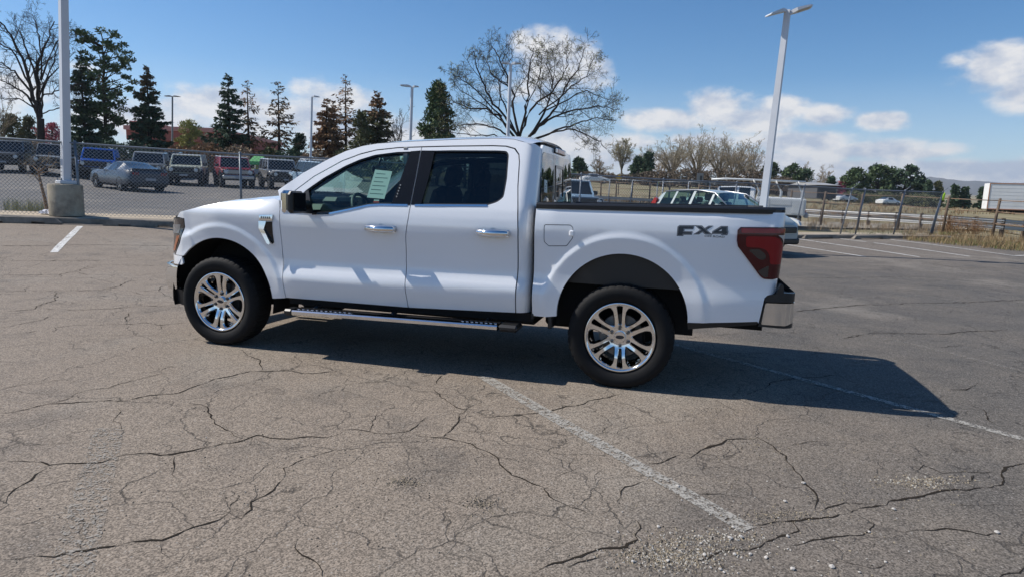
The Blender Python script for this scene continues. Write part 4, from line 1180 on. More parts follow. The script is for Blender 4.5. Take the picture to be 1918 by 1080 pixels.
def fbump(mb):
    o = [(-.405, .715), (ncoord(-.47), .716), (-.30 - NL, .72), (-.30 - NL, .50), (ncoord(-.6), .49), (ncoord(-.47), .475), (-.425, .50), (-.41, .58)]
    panel(mb, o, [], lambda a, b: NOSE(a, b, .075 + .03 * math.sin((b - .46) * 12)), grid=.04, flange=.04)
mk(fbump, 'front_bumper', M_CHROME)
def valance(mb):
    panel(mb, [(-.40, .49), (-.30 - NL, .50), (-.30 - NL, .36), (ncoord(-.5), .36), (-.37, .335), (-.36, .42)], [], lambda a, b: NOSE(a, b, .03), grid=.08, flange=.05)
mk(valance, 'front_valance', M_BLK)
# fender vent
def vent(mb):
    panel(mb, [(.478, 1.178), (.610, 1.180), (.616, 1.232), (.480, 1.226)], [], off(-.012), grid=.05, flange=.016, m=0)
    panel(mb, [(.467, 1.172), (.545, 1.174), (.522, 1.10), (.588, .985), (.578, .968), (.555, .978), (.470, 1.105)], [], lambda a, b: off(-.006 - .16 * (1.175 - b))(a, b), grid=.04, flange=.014, m=0)
    panel(mb, [(.535, 1.168), (.604, 1.172), (.600, 1.07), (.606, .985), (.585, .972), (.525, 1.092)], [], off(-.005), grid=.04, flange=.010, m=1)
    for k in range(5): panel(mb, [(.496 + k * .021, 1.196), (.508 + k * .021, 1.196), (.509 + k * .021, 1.215), (.497 + k * .021, 1.215)], [], off(-.0135), grid=.1, flange=.002, m=1)
mk(vent, 'fender_vent', [M_CHROME, M_BLKG])
# mirrors
def mirror(mb):
    mb.tube([(.93, -.93, 1.335), (.935, -1.0, 1.335), (.94, -1.06, 1.335)], [.045, .04, .04], 10, 1)
    def blob(x0, x1, m, y0=-1.045, y1=-1.245, z0=1.265, z1=1.452, b=.03):
        mb.cbox((x0, y1, z0), (x1, y0, z1), b, m)
    blob(.862, .920, 0); blob(.915, .992, 1, z0=1.262, z1=1.448)
    mb.cbox((.990, -1.235, 1.275), (.994, -1.055, 1.435), .004, 2)
    # sail panel in the corner of the door glass
    panel(mb, [(.70, 1.262), (.99, 1.258), (1.00, 1.275), (.925, 1.46), (.80, 1.378), (.79, 1.31)], [], off(-.004), grid=.05, flange=.02, m=1)
mk(mirror, 'side_mirror', [M_CHROME, M_BLK, M_BLKG], recalc=False)
# --- bed
def bedside(mb):
    o = [(2.985, .520), (2.985, 1.386), (3.4, 1.392), (4.0, 1.400), (4.72, 1.410), (4.80, 1.412), (4.885, 1.412)]
    o += [(4.885, 1.31), (4.83, 1.308)] + [(4.815, 1.309), (4.515, 1.300), (4.496, 1.278), (4.496, 1.20), (4.508, 1.158), (4.685, .945), (4.712, .927), (4.83, .925), (4.86, .925), (4.86, .84), (4.79, .82), (4.745, .81), (4.725, .79), (4.70, .60)]
    o += [(4.690, .612), (4.30, .576), (4.196, .570)]
    o += arc(ARR[:2], ARR[2], 1, 178, 34)
    o += [(3.185, .535), (3.1, .522)]
    f = rnd([(3.058, 1.243), (3.068, 1.256), (3.27, 1.262), (3.292, 1.240), (3.293, 1.160), (3.245, 1.093), (3.10, 1.085), (3.061, 1.119)], .012, 3)
    panel(mb, o, [f], BEDC, grid=.03, flange=.03, rings=(ARR,))
bs = mk(bedside, 'bed_side', M_WHITE)
def fuel(mb):
    f = rnd([(3.058, 1.243), (3.068, 1.256), (3.27, 1.262), (3.292, 1.240), (3.293, 1.160), (3.245, 1.093), (3.10, 1.085), (3.061, 1.119)], .012, 3)
    panel(mb, inset(f, .0055), [], off(.001), grid=.03, flange=.012, mirror=False)
    x, y, z = off(0)(3.283, 1.196); mb.cbox((x - .018, y - .011, z - .022), (x + .016, y + .004, z + .022), .006)
    panel(mb, f, [], off(.022), grid=.1, flange=0, mirror=False, m=1)
mb = MB(); fuel(mb); mb.build('fuel_door', [M_WHITE, M_BLK], bs[0])
def rail(mb):
    rows = []
    for x in np.concatenate([np.linspace(2.985, 4.70, 12), [4.75, 4.79, 4.815, 4.828]]):
        e = 1.0 if x < 4.70 else max(.80, 1 - ((x - 4.70) / .125) ** 2 * .10)
        z = 1.388 + (x - 2.985) * .0140; y = (S(x, z) + .008) * e
        rows.append([(x, -y, z - .012), (x, -y - .002, z + .02), (x, -y + .022, z + .036), (x, -y + .09, z + .036), (x, -y + .10, z + .01)])
    mb.grid(rows, sm=False); mb.add(rows[-1], [(0, 1, 2, 3, 4)]); mb.add(rows[0], [(4, 3, 2, 1, 0)])
mk(rail, 'bed_rail_cap', M_BLK, recalc=True)
# bed box
mb = MB()
mb.box((2.985, -.86, .80), (4.80, .86, .83)); mb.box((2.985, -.88, .80), (4.78, -.85, 1.40)); mb.box((2.985, .85, .80), (4.78, .88, 1.40)); mb.box((2.985, -.88, .60), (3.02, .88, 1.40))
mb.box((4.7, -.86, .60), (4.78, .86, .80))
mb.build('bed_box', M_BLK, truck)
# tailgate
mb = MB()
panel(mb, rnd([(-.80, .83), (.80, .83), (.80, 1.40), (-.80, 1.40)], .03, 3), [], lambda y, z: (4.832 + .03 * math.cos(y * 1.9) - .02 - .030 * (1.42 - z), y, z), grid=.08, flange=.05, inward=(-1, 0, 0), mirror=False)
tg = mb.build('tailgate', M_WHITE, truck)
mb = MB(); rows = []
for y in np.linspace(-.84, .84, 15):
    xb = 4.842 + .03 * math.cos(y * 1.9) - .02; rows.append([(4.765, y, 1.398), (4.765, y, 1.425), (4.79, y, 1.432), (xb - .012, y, 1.432), (xb, y, 1.422), (xb, y, 1.398), (4.765, y, 1.398)])
mb.grid(rows, sm=False); mb.add(rows[0][:6], [(0, 1, 2, 3, 4, 5)]); mb.add(rows[-1][:6], [(5, 4, 3, 2, 1, 0)]); mb.build('tailgate_cap', M_BLK, tg, recalc=True)
mb = MB(); mb.cbox((4.825, -.13, 1.24), (4.845, .13, 1.30), .01); mb.build('tailgate_handle', M_BLK, tg)
# tail lamps
TL = [(4.496, 1.275), (4.514, 1.298), (4.815, 1.307), (4.855, 1.303), (4.858, 1.25), (4.85, .96), (4.84, .932), (4.709, .928), (4.681, .947), (4.508, 1.16), (4.498, 1.197)]
def bo(d):
    def f(a, b):
        p = np.array(BEDC(a, b)); t = max(0, min(1, (a - 4.735) / .15)) * 1.5708
        return tuple(p + d * np.array([math.sin(t), -math.cos(t), 0]))
    return f
def tail(mb):
    panel(mb, rnd(TL, .015, 3), [], bo(.010), grid=.035, flange=.03, m=0)
    panel(mb, rnd([(4.557, 1.236), (4.757, 1.240), (4.80, 1.215), (4.838, 1.165), (4.842, 1.06), (4.830, 1.038), (4.738, 1.038), (4.735, 1.10), (4.707, 1.142), (4.660, 1.157), (4.563, 1.157)], .02, 3), [], bo(.0125), grid=.03, flange=.004, m=1)
    panel(mb, rnd([(4.520, 1.291), (4.805, 1.299), (4.845, 1.297), (4.845, 1.27), (4.80, 1.266), (4.525, 1.258)], .008, 2), [], bo(.0125), grid=.03, flange=.004, m=1)
    panel(mb, rnd([(4.580, 1.140), (4.655, 1.146), (4.700, 1.115), (4.712, 1.085), (4.69, 1.065), (4.655, 1.075)], .015, 2), [], bo(.0120), grid=.03, flange=.003, m=2)
    panel(mb, [(4.775, 1.250), (4.84, 1.252), (4.842, 1.19), (4.815, 1.225)], [], bo(.0120), grid=.03, flange=.003, m=3)
    panel(mb, rnd([(4.66, .985), (4.735, 1.030), (4.735, .945), (4.715, .938), (4.692, .952)], .01, 2), [], bo(.0120), grid=.03, flange=.003, m=2)
mk(tail, 'tail_lamp', [M_REDD, M_RED, M_SMOKE, M_CLEAR])
# rear bumper
def BP(s, z, g=0.0):
    """run round the bumper corner; s from the side (x) to the back"""
    x0, rr = 4.86, .085; y0 = .925 - g
    if s <= x0: return (s, -y0 + .06 * ss(4.86, 4.70, s) * .3, z)
    t = (s - x0) / (rr * 1.571)
    if t < 1: return (x0 + rr * math.sin(t * 1.5708), -(y0 - rr * (1 - math.cos(t * 1.5708))), z)
    return (x0 + rr, -(y0 - rr - (s - x0 - rr * 1.571)), z)
def rbump(mb):
    panel(mb, rnd([(4.737, .752), (4.94, .762), (5.74, .762), (5.74, .60), (5.0, .615), (4.93, .612), (4.885, .595), (4.72, .590)], .012, 3), [], BP, grid=.05, flange=.03)
def rbumpb(mb):
    panel(mb, [(4.745, .758), (4.722, .772), (4.745, .812), (4.80, .822), (4.83, .900), (4.85, .885), (4.855, .836), (5.0, .832), (5.8, .832), (5.8, .765), (4.94, .768)], [], lambda a, b: BP(a, b, .006), grid=.06, flange=.06)
    panel(mb, [(4.72, .588), (4.885, .592), (4.93, .609), (5.0, .612), (5.74, .598), (5.74, .57), (4.93, .575), (4.70, .572), (4.708, .60), (4.732, .76), (4.742, .758)], [], lambda a, b: BP(a, b, .005), grid=.06, flange=.06)
mk(rbump, 'rear_bumper', M_CHROME); mk(rbumpb, 'bumper_step', M_BLK)
mb = MB(); mb.box((4.74, -.86, .60), (4.92, .86, .80)); mb.build('bumper_beam', M_UNDER, truck)
# dark lower edge behind the rear wheel, mud flap, arch seals
def skirt(mb):
    panel(mb, [(4.192, .566), (4.69, .608), (4.692, .585), (4.337, .537), (4.200, .515)], [], off(.012), grid=.1, flange=.05)
mk(skirt, 'lower_trim', M_BLK)
def flap(mb): mb.cbox((3.115, -.955, .425), (3.150, -.77, .60), .008)
mk(flap, 'mud_flap', M_BLK)
def plug(mb): mb.cbox((2.975, -.95, .49), (2.998, -.80, .565), .006)
mk(plug, 'sill_end', M_BLK)
# wheel wells
def well(c, R, sg):
    mb = MB()
    if True:
        a = arc(c, R, -12, 192, 26)
        rows = [[(x, sg * yy, z) for (x, z) in a] for yy in (.955, .55)]
        mb.grid(rows, m=0, sm=True, flip=sg > 0)
        mb.add([(x, sg * .55, z) for (x, z) in a], [tuple(range(len(a)))], 0)
    return mb
for sg in (-1, 1):
    mb = well(ARF[:2], ARF[2] + .004, sg); mb.build('front_wheel_well', M_UNDER, truck)
for sg in (-1, 1):   # bed wall seen through the arch: pale upper steel with ribs over black liner
    mb = MB(); mb.box((3.16, sg * .76 - .01, .905), (4.22, sg * .76 + .01, 1.12), 1)
    for x in (3.50, 3.76, 4.02): mb.cbox((x - .02, sg * .785 - .018, .93), (x + .02, sg * .785 + .018, 1.10), .008, 1)
    mb.box((3.12, sg * .70 - .01, .42), (4.24, sg * .70 + .01, .905), 0)
    mb.box((3.12, min(sg * .70, sg * .78), .885), (4.24, max(sg * .70, sg * .78), .905), 1)
    for x in (3.40, 3.62, 3.86): mb.cbox((x - .007, sg * .775 - .008, .93), (x + .007, sg * .775 + .008, .944), .003, 0)
    mb.build('rear_wheel_well', [M_UNDER, M_LINER], truck)
# frame and running gear
mb = MB()
for sg in (-1, 1): mb.box((-.55, sg * .42 - .04, .46), (4.78, sg * .42 + .04, .62))
mb.box((.60, -.72, .40), (2.95, .72, .50)); mb.tube([(3.693, -.80, .40), (3.693, .80, .40)], .06, 10); mb.lathe([(.0, -.13), (.13, -.08), (.16, 0), (.13, .08), (0, .13)], 14, 'Y', (3.693, 0, .40))
mb.tube([(0, -.78, .38), (0, .78, .38)], .045, 10); mb.box((-.35, -.35, .33), (.5, .35, .55)); mb.tube([(.5, .0, .45), (3.6, 0, .41)], .045, 10)
mb.tube([(1.0, .28, .42), (2.6, .30, .42), (3.1, .36, .44), (4.2, .50, .50), (4.65, .62, .50)], .04, 10); mb.cbox((2.2, .12, .34), (2.8, .42, .47), .04)
mb.cbox((3.02, -.62, .38), (3.25, .62, .55), .03); mb.cbox((4.05, -.45, .45), (4.6, .45, .62), .05)
mb.tube([(.35, -.55, .36), (.95, -.45, .47)], .03, 8); mb.tube([(3.5, -.55, .33), (4.35, -.52, .52)], .03, 8)
mb.build('chassis', M_UNDER, truck)
# cab floor so that no light leaks in from below
mb = MB(); mb.box((.55, -.90, .56), (2.93, .90, .62)); mb.box((.50, -.85, .6), (.56, .85, 1.36)); mb.build('cab_floor', M_DASH, truck)
# running boards
def step(mb):
    y0, y1 = -1.085, -.94
    def P(x, y, z): return (x, y, z + (x - .80) * .0145)
    x0, x1 = .775, 2.895
    v = lambda a, b, lo, hi, m, bb=.008: mb.cbox(P(a, lo[0], 0)[:1] + (lo[0], lo[1] + (a - .8) * .0145), (b, hi[0], hi[1] + (b - .8) * .0145), bb, m)
    n = 8
    xs = np.linspace(.855, 2.73, n + 1)
    rows = []
    for x in xs:
        k = (x - .8) * .0130
        rows.append([(x, -1.075, .372 + k), (x, -1.088, .384 + k), (x, -1.088, .408 + k), (x, -1.078, .418 + k), (x, -1.02, .424 + k), (x, -.93, .424 + k), (x, -.93, .372 + k), (x, -1.075, .372 + k)])
    for i in range(n): 
        for j in range(7):
            mb.add([rows[i][j], rows[i][j + 1], rows[i + 1][j + 1], rows[i + 1][j]], [(0, 1, 2, 3)], 0 if j < 4 else 1)
    mb.cbox((.768, -1.086, .366), (.853, -.93, .424), .015, 1); mb.cbox((2.733, -1.084, .394), (2.90, -.90, .452), .02, 1)
    for k in range(12): mb.cbox((.90 + k * .045, -1.068, .4235 + .0013 * k * .5), (.925 + k * .045, -1.02, .431 + .0013 * k * .5), .003, 0)
    for k in range(8): mb.cbox((2.42 + k * .04, -1.065, .445 + k * .0005), (2.444 + k * .04, -1.02, .4525 + k * .0005), .003, 0)
    for x in (1.0, 1.75, 2.6): mb.tube([(x, -.98, .40 + (x - .8) * .014), (x, -.80, .47)], .02, 8, 1)
mk(step, 'running_board', [M_CHROME, M_BLK], recalc=True)

# --- wheels
def wheel_meshes():
    tyre, rim, brake, nuts, cap = MB(), MB(), MB(), MB(), MB()
    R = .414
    prof = [(.275, .085), (.284, .112), (.292, .119), (.315, .131), (.345, .137), (.372, .134), (.388, .126), (.398, .116), (.407, .104)]
    n = 168
    prof_full = prof + [(R, .09), (R + .001, .04), (R + .001, -.04), (R, -.09)] + [(a, -b) for a, b in prof[::-1]]
    o = len(tyre.v)
    for i, (r, h) in enumerate(prof_full):
        for k in range(n):
            rr = r
            if r > .386: 
                blk = (k % 4)
                if blk == 0: rr -= .005 if r > .40 else .0015
            if .386 > r > .36 and k % 8 < 3: rr += .0
            w = 2 * math.pi * (k + (.5 if i % 2 and r > .4 else 0)) / n
            tyre.v.append((rr * math.cos(w), -h, rr * math.sin(w)))
    for i in range(len(prof_full) - 1):
        for k in range(n):
            k2 = (k + 1) % n
            tyre.f.append((o + i * n + k, o + i * n + k2, o + (i + 1) * n + k2, o + (i + 1) * n + k)); tyre.m.append(0); tyre.sm.append(prof_full[i][0] < .386)
    # barrel and lip
    rim.lathe([(.2755, .100), (.2770, .112), (.2730, .118), (.262, .118), (.258, .112), (.250, .104), (.243, .06), (.236, -.02), (.236, -.10), (.262, -.115)], 72, 'Y', (0, 0, 0), 0, True)
    rim.v = [(x, -y, z) for x, y, z in rim.v]; rim.f = [q[::-1] for q in rim.f]
    # face: six paired spokes
    slots, wides = [], []
    def pol(r, a): return (r * math.cos(a), r * math.sin(a))
    for k in range(6):
        a = math.pi / 2 + k * math.pi / 3
        e = lambda r, t: (r * math.cos(a) - t * math.sin(a), r * math.sin(a) + t * math.cos(a))
        slots.append([e(.092, -.0135), e(.170, -.0180), e(.246, -.0255), e(.251, 0), e(.246, .0255), e(.170, .0180), e(.092, .0135)])
        b = a + math.pi / 6
        f = lambda r, t: (r * math.cos(b) - t * math.sin(b), r * math.sin(b) + t * math.cos(b))
        wides.append([f(.088, -.005), f(.150, -.041), f(.200, -.060), f(.234, -.058), f(.246, -.040), f(.251, 0), f(.246, .040), f(.234, .058), f(.200, .060), f(.150, .041), f(.088, .005)])
    outer = [pol(.260, 2 * math.pi * k / 72) for k in range(72)]
    def dish(r): return .108 - .030 * ss(.26, .06, r) + .010 * math.exp(-((r - .15) / .06) ** 2)
    fm = lambda x, z: (x, -dish(math.hypot(x, z)), z)
    panel(rim, outer, [rnd(h, .006, 2) for h in slots + wides], fm, grid=.016, edge=.018, flange=.0, mirror=False)
    # chamfered, deep window walls
    for h in slots + wides:
        hp = dens(rnd(h, .006, 2), .02); ip = inset(hp, .0078); ip2 = inset(hp, .0095)
        n_ = len(hp)
        v = [fm(*p) for p in hp] + [tuple(np.array(fm(*p)) + np.array([0, .012, 0])) for p in ip] + [tuple(np.array(fm(*p)) + np.array([0, .055, 0])) for p in ip2]
        f_ = [(i, (i + 1) % n_, n_ + (i + 1) % n_, n_ + i) for i in range(n_)] + [(n_ + i, n_ + (i + 1) % n_, 2 * n_ + (i + 1) % n_, 2 * n_ + i) for i in range(n_)]
        rim.add(v, f_, 0, False)
    for k in range(6):
        a = math.pi / 2 + k * math.pi / 3
        c = (.0715 * math.cos(a), .0715 * math.sin(a))
        nuts.lathe([(.0165, .070), (.0165, .0845), (.0145, .0845), (.0145, .078)], 14, 'Y', (c[0], 0, c[1]), 1, False); nuts.lathe([(.0105, .075), (.0105, .094), (.008, .0985), (0, .0985)], 6, 'Y', (c[0], 0, c[1]), 0, False)
    nuts.v = [(x, -y, z) for x, y, z in nuts.v]; nuts.f = [q[::-1] for q in nuts.f]
    cap.lathe([(.047, .078), (.047, .092), (.043, .096), (0, .097)], 32, 'Y', (0, 0, 0), 0, False)
    ov = lambda a, b, h: [(a * math.cos(2 * math.pi * k / 24), h, b * math.sin(2 * math.pi * k / 24)) for k in range(24)]
    cap.add(ov(.036, .0165, .0975), [tuple(range(24))[::-1]], 0); cap.add(ov(.033, .0145, .0982), [tuple(range(24))[::-1]], 1)
    cap.v = [(x, -y, z) for x, y, z in cap.v]; cap.f = [q[::-1] for q in cap.f]
    brake.lathe([(.0, -.02), (.17, -.02), (.175, .0), (.17, .02), (0, .02)], 40, 'Y', (0, 0, 0), 0, False)
    brake.cbox((.06, -.05, -.13), (.185, .05, .06), .02, 1)
    return tyre, rim, brake, nuts, cap
ty, rm, bk, nu, cp = wheel_meshes()
wheel0 = empty('wheel'); wheel0.parent = truck
ty.build('tyre', M_TYRE, wheel0, recalc=True); rm.build('rim', M_RIM, wheel0); bk.build('brake_disc', [M_BRAKE, M_UNDER], wheel0, recalc=True); nu.build('lug_nuts', [M_BRAKE, M_BLK], wheel0, recalc=True); cp.build('hub_cap', [M_RIM, M_DECAL], wheel0, recalc=True)
wheel0.location = (0, -.848, .408)
wheel0.rotation_euler = (0, rad(6), 0)
for (x, y, rz, ry) in ((3.693, -.848, 0, -3), (0, .848, math.pi, 20), (3.693, .848, math.pi, 44)):
    w = copy_tree(wheel0, truck); w.location = (x, y, .408); w.rotation_euler = (0, rad(ry), rz)

# --- decal on the bed side
def decal(mb, poly, m, d): panel(mb, poly, [], off(-d), grid=.2, edge=.05, flange=.0005, mirror=False, m=m)
def dk(x, z): return (x, z)
F_ = [(4.071, 1.214), (4.072, 1.282), (4.086, 1.295), (4.194, 1.299), (4.186, 1.269), (4.124, 1.266), (4.122, 1.252), (4.183, 1.254), (4.179, 1.228), (4.119, 1.226), (4.118, 1.215)]
X_ = [(4.192, 1.299), (4.246, 1.299), (4.266, 1.281), (4.292, 1.300), (4.326, 1.301), (4.282, 1.268), (4.324, 1.236), (4.272, 1.235), (4.252, 1.250), (4.228, 1.233), (4.188, 1.231), (4.234, 1.266)]
N4 = [(4.322, 1.262), (4.380, 1.302), (4.427, 1.303), (4.428, 1.269), (4.433, 1.268), (4.432, 1.245), (4.428, 1.244), (4.428, 1.236), (4.384, 1.235), (4.384, 1.243), (4.318, 1.241)]
N4h = [(4.364, 1.264), (4.386, 1.280), (4.386, 1.265)]
M2 = MB()
for q in (F_, X_, N4): decal(M2, q, 0, .0010); decal(M2, inset(q, .0045), 1, .0016); decal(M2, inset(q, .0065), 0, .0022)
decal(M2, N4h, 1, .0028); decal(M2, inset(N4h, .004), 2, .0034)
dl = M2.build('badge_decal', [M_DECAL, M_DECALE, M_WHITE], bs[0])
def text_on(txt, x, z, h, mat, parent, name, d=.0012, sx=1.0, z1=0.0, y=None):
    cu = bpy.data.curves.new('txt', 'FONT'); cu.body = txt; cu.size = h * 1.4; cu.offset = h * .02
    tmp = bpy.data.objects.new('txt', cu); COL.objects.link(tmp)
    bpy.context.view_layer.update()
    me = bpy.data.meshes.new_from_object(tmp.evaluated_get(bpy.context.evaluated_depsgraph_get()))
    bpy.data.objects.remove(tmp)
    for v in me.vertices:
        X, Zz = x + v.co.x * sx, z + v.co.y + (v.co.x * z1)
        yy = SD(X, Zz)[1] - d if y is None else y
        v.co = (X, yy, Zz)
    me.materials.clear(); me.materials.append(mat)
    o = bpy.data.objects.new(name, me); COL.objects.link(o); o.parent = parent
    return o
text_on('OFF ROAD', 4.268, 1.2165, .0135, M_DECAL, bs[0], 'badge_text', sx=1.55, z1=.008)

# --- cabin
mb = MB()
mb.cbox((.62, -.80, 1.05), (1.02, .80, 1.335), .06); mb.cbox((.70, -.82, .95), (1.0, .82, 1.1), .05); mb.cbox((1.0, -.13, .62), (1.85, .13, .98), .05); mb.cbox((.86, -.62, 1.32), (1.05, -.22, 1.40), .04); mb.cbox((.86, -.12, 1.12), (1.04, .14, 1.42), .02)
mb.build('dashboard', M_DASH, truck)
mb = MB()
c = Vector((1.20, -.40, 1.26)); ax = Vector((.92, 0, .42)).normalized(); e1 = Vector((0, 1, 0)); e2 = ax.cross(e1)
mb.tube([tuple(c + .19 * (math.cos(t) * e1 + math.sin(t) * e2)) for t in np.linspace(0, 2 * math.pi, 33)], .017, 8, 0, False)
mb.tube([tuple(c - .19 * e1), tuple(c - .02 * ax), tuple(c + .19 * e1)], .016, 6, 0); mb.tube([tuple(c), tuple(c - .19 * e2)], .016, 6); mb.lathe([(0, -.01), (.065, 0), (.06, .03), (0, .04)], 16, 'X', tuple(c), 0)
mb.tube([tuple(c), tuple(c - ax * .35)], .035, 8); mb.tube([tuple(c + .12 * e1 - .07 * e2), tuple(c + .08 * e1 - .08 * e2)], .012, 6, 1)
mb.build('steering_wheel', [M_DASH, M_CHROME], truck)
def seat(mb, x, y, w, rear=False):
    mb.cbox((x - .26, y - w, .80), (x + .26, y + w, .98), .06)
    R_ = Matrix.Rotation(rad(18 if not rear else 12), 3, 'Y')
    q = MB(); q.cbox((-.07, -w, 0), (.07, w, .66), .06); mb.add([tuple(R_ @ Vector(p) + Vector((x + .24, y, .90))) for p in q.v], q.f)
    hx, hz = x + .24 + math.sin(rad(18 if not rear else 12)) * .75, .90 + .76 * (.95 if not rear else .92)
    q = MB(); q.cbox((-.05, -.135, -.10), (.05, .135, .10), .05); mb.add([tuple(R_ @ Vector(p) + Vector((hx, y, hz))) for p in q.v], q.f)
    for dy in (-.05, .05): mb.tube([(hx - .03, y + dy, hz - .18), (hx, y + dy, hz)], .008, 6)
for y in (-.42, .42):
    mb = MB(); seat(mb, 1.62, y, .27); mb.build('front_seat', M_SEAT, truck)
mb = MB(); seat(mb, 2.42, -.38, .34, True); seat(mb, 2.42, .38, .34, True); mb.build('rear_seat', M_SEAT, truck)
mb = MB(); mb.box((1.42, -.70, 1.855), (2.88, .70, 1.872)); mb.cbox((1.75, -.76, 1.70), (1.80, -.72, 1.85), .01); mb.build('headliner', pmat('headliner_grey', (.25, .26, .26), .9), truck)
mb = MB(); mb.cbox((1.115, -.13, 1.645), (1.15, .13, 1.715), .02); mb.tube([(1.13, 0, 1.70), (1.16, 0, 1.80)], .012, 6); mb.build('rearview_mirror', M_BLK, truck)
# paper sheet hung in the far window seen through the near one, with its print
mb = MB()
px = lambda x, z: tuple(np.array(off(.030)(x, z)))
W_ = [(1.475, 1.405), (1.655, 1.398), (1.665, 1.565), (1.49, 1.572)]
def onwin(poly, d, m): panel(mb, poly, [], off(d), grid=.1, flange=.0004, m=m, mirror=False)
onwin([(1.487, 1.412), (1.652, 1.405), (1.678, 1.640), (1.515, 1.652)], .024, 0)
for k in range(6):
    z = 1.445 + k * .034; e = .16 * (z - 1.405); onwin([(1.500 + e, z), (1.63 + e * .6 - (.03 if k % 2 else 0), z - .003), (1.63 + e * .6 - (.03 if k % 2 else 0), z + .003), (1.500 + e, z + .006)], .0232, 1)
onwin([(1.555, 1.372), (1.605, 1.372), (1.608, 1.397), (1.558, 1.397)], .024, 2); onwin([(1.556, 1.387), (1.606, 1.387), (1.606, 1.397), (1.558, 1.397)], .0232, 0)
mb.build('window_sticker', [M_PAPER, M_INK, M_REDINK], fdoors[0])
# ================================================================ fences
M_GALV = pmat('galvanised_steel', (.20, .225, .25), .5, metal=.55, var=.15, vscale=9)
M_GALVD = pmat('dark_steel', (.17, .19, .22), .5, metal=.3, var=.15, vscale=9)
M_WIRE = pmat('fence_wire', (.30, .31, .32), .5, metal=.4)
M_RUST = pmat('rusty_pipe', (.20, .125, .075), .8, var=.3, vscale=6, dirt=(.24, .19, .14))
M_WOOD = pmat('weathered_wood', (.105, .075, .055), .9, var=.35, vscale=9, bump=.4, bscale=30, dirt=(.20, .14, .09))
def upvec(base, lean):  return np.array([RT[0] * lean, RT[1] * lean, 1.0])
def chain_fence(rail_px, u0, u1, label, posts, mat, off=.70, wire=.0034, pitch=.066, rail_r=.024, post_r=.033, arms=(), barb=False):
    """posts: (px, lean or None). rail_px: photo polyline of the top rail"""
    rx = np.array([p[0] for p in rail_px]); ry = np.array([p[1] for p in rail_px])
    root = empty('chain_link_fence'); tag(root, label, 'fence')
    def pt(u):
        d = edge_d(u) + off; x, y = plan(u, d); b = np.array([x, y, float(T(x, y)) + WALK_Z])
        r = ray(959, 323)
        # photo column of this point at rail height
        q = RC.T @ (b + np.array([0, 0, 1.5]) - CAM); px = IW / 2 + FOC * q[0] / q[1]
        t = topz(b, px, float(np.interp(px, rx, ry))); t = np.array([b[0], b[1], t[2]])
        return b, t
    uu = np.linspace(u0, u1, max(8, int((u1 - u0) / .5)))
    B, Tt = zip(*[pt(u) for u in uu]); B = np.array(B); Tt = np.array(Tt)
    MB().tube(Tt, rail_r, 8).build('top_rail', mat, root)
    # woven wire: two families of diagonals, each a thin three sided tube
    seg = np.concatenate([[0], np.cumsum(np.linalg.norm(np.diff(B[:, :2], axis=0), axis=1))]); Ls = seg[-1]
    H = float(np.mean(Tt[:, 2] - B[:, 2]))
    V, F = [], []
    nrm_ = np.array([-(B[-1] - B[0])[1], (B[-1] - B[0])[0], 0]); nrm_ /= np.linalg.norm(nrm_)
    def P(s, h):
        x = np.interp(s, seg, B[:, 0]); y = np.interp(s, seg, B[:, 1]); zb = np.interp(s, seg, B[:, 2]); zt = np.interp(s, seg, Tt[:, 2])
        return np.stack([x, y, zb + .02 + (zt - zb - .02) * h], -1)
    st = pitch * 1.42
    for fam in (1, -1):
        s0 = np.arange(-H, Ls + H, st)
        a_s, b_s = (s0, s0 + H) if fam > 0 else (s0 + H, s0)
        for sa, sb in zip(a_s, b_s):
            ta, tb = 0.0, 1.0
            lo, hi = min(sa, sb), max(sa, sb)
            if hi <= 0 or lo >= Ls: continue
            f = lambda s: (s - sa) / (sb - sa)
            ts = sorted((f(np.clip(lo, 0, Ls)), f(np.clip(hi, 0, Ls))))
            n = max(2, int((ts[1] - ts[0]) * 4) + 1)
            tt = np.linspace(ts[0], ts[1], n); C_ = P(sa + (sb - sa) * tt, tt) + nrm_ * (.003 * fam)
            dv = C_[-1] - C_[0]; dv /= np.linalg.norm(dv) + 1e-9; e2 = np.cross(nrm_, dv)
            o0 = len(V)
            for c in C_:
                for k in range(3): V.append(c + wire * (math.cos(k * 2.094) * nrm_ + math.sin(k * 2.094) * e2))
            for i in range(n - 1):
                for k in range(3): F.append((o0 + i * 3 + k, o0 + i * 3 + (k + 1) % 3, o0 + i * 3 + 3 + (k + 1) % 3, o0 + i * 3 + 3 + k))
    w = mesh_np('chain_link_mesh', V, F, M_WIRE, root); tag(w, kind='stuff')
    for i, (px, lean) in enumerate(posts):
        # find u whose post shows at this column
        k = int(np.argmin([abs((IW / 2 + FOC * (q := RC.T @ (t - CAM))[0] / q[1]) - px) for t in Tt]))
        b, t = B[k].copy(), Tt[k].copy(); h = t[2] - b[2]
        b = b - RT * lean * h; b[2] -= .1
        mb = MB(); mb.tube([b, t + np.array([0, 0, .03])], post_r, 10); mb.lathe([(post_r * 1.15, 0), (post_r * 1.1, .03), (.01, .05)], 10, 'Z', t + np.array([0, 0, .02]))
        p = mb.build('fence_post', mat, root)
        if i in arms:
            mb = MB(); mb.tube([t + np.array([0, 0, .03]), t + np.array([0, 0, .04]) + RT * .20 + np.array([0, 0, .16])], .013, 6); mb.build('barb_arm', mat, p)
    return root, B, Tt
RAIL = [(-400, 228), (0, 258.5), (163, 270), (457, 290), (600, 297), (760, 306.5), (1075, 326.5), (1250, 337), (1390, 343), (1500, 348), (1600, 355), (1770, 361), (1918, 366.5), (2200, 378)]
uL = -15.4
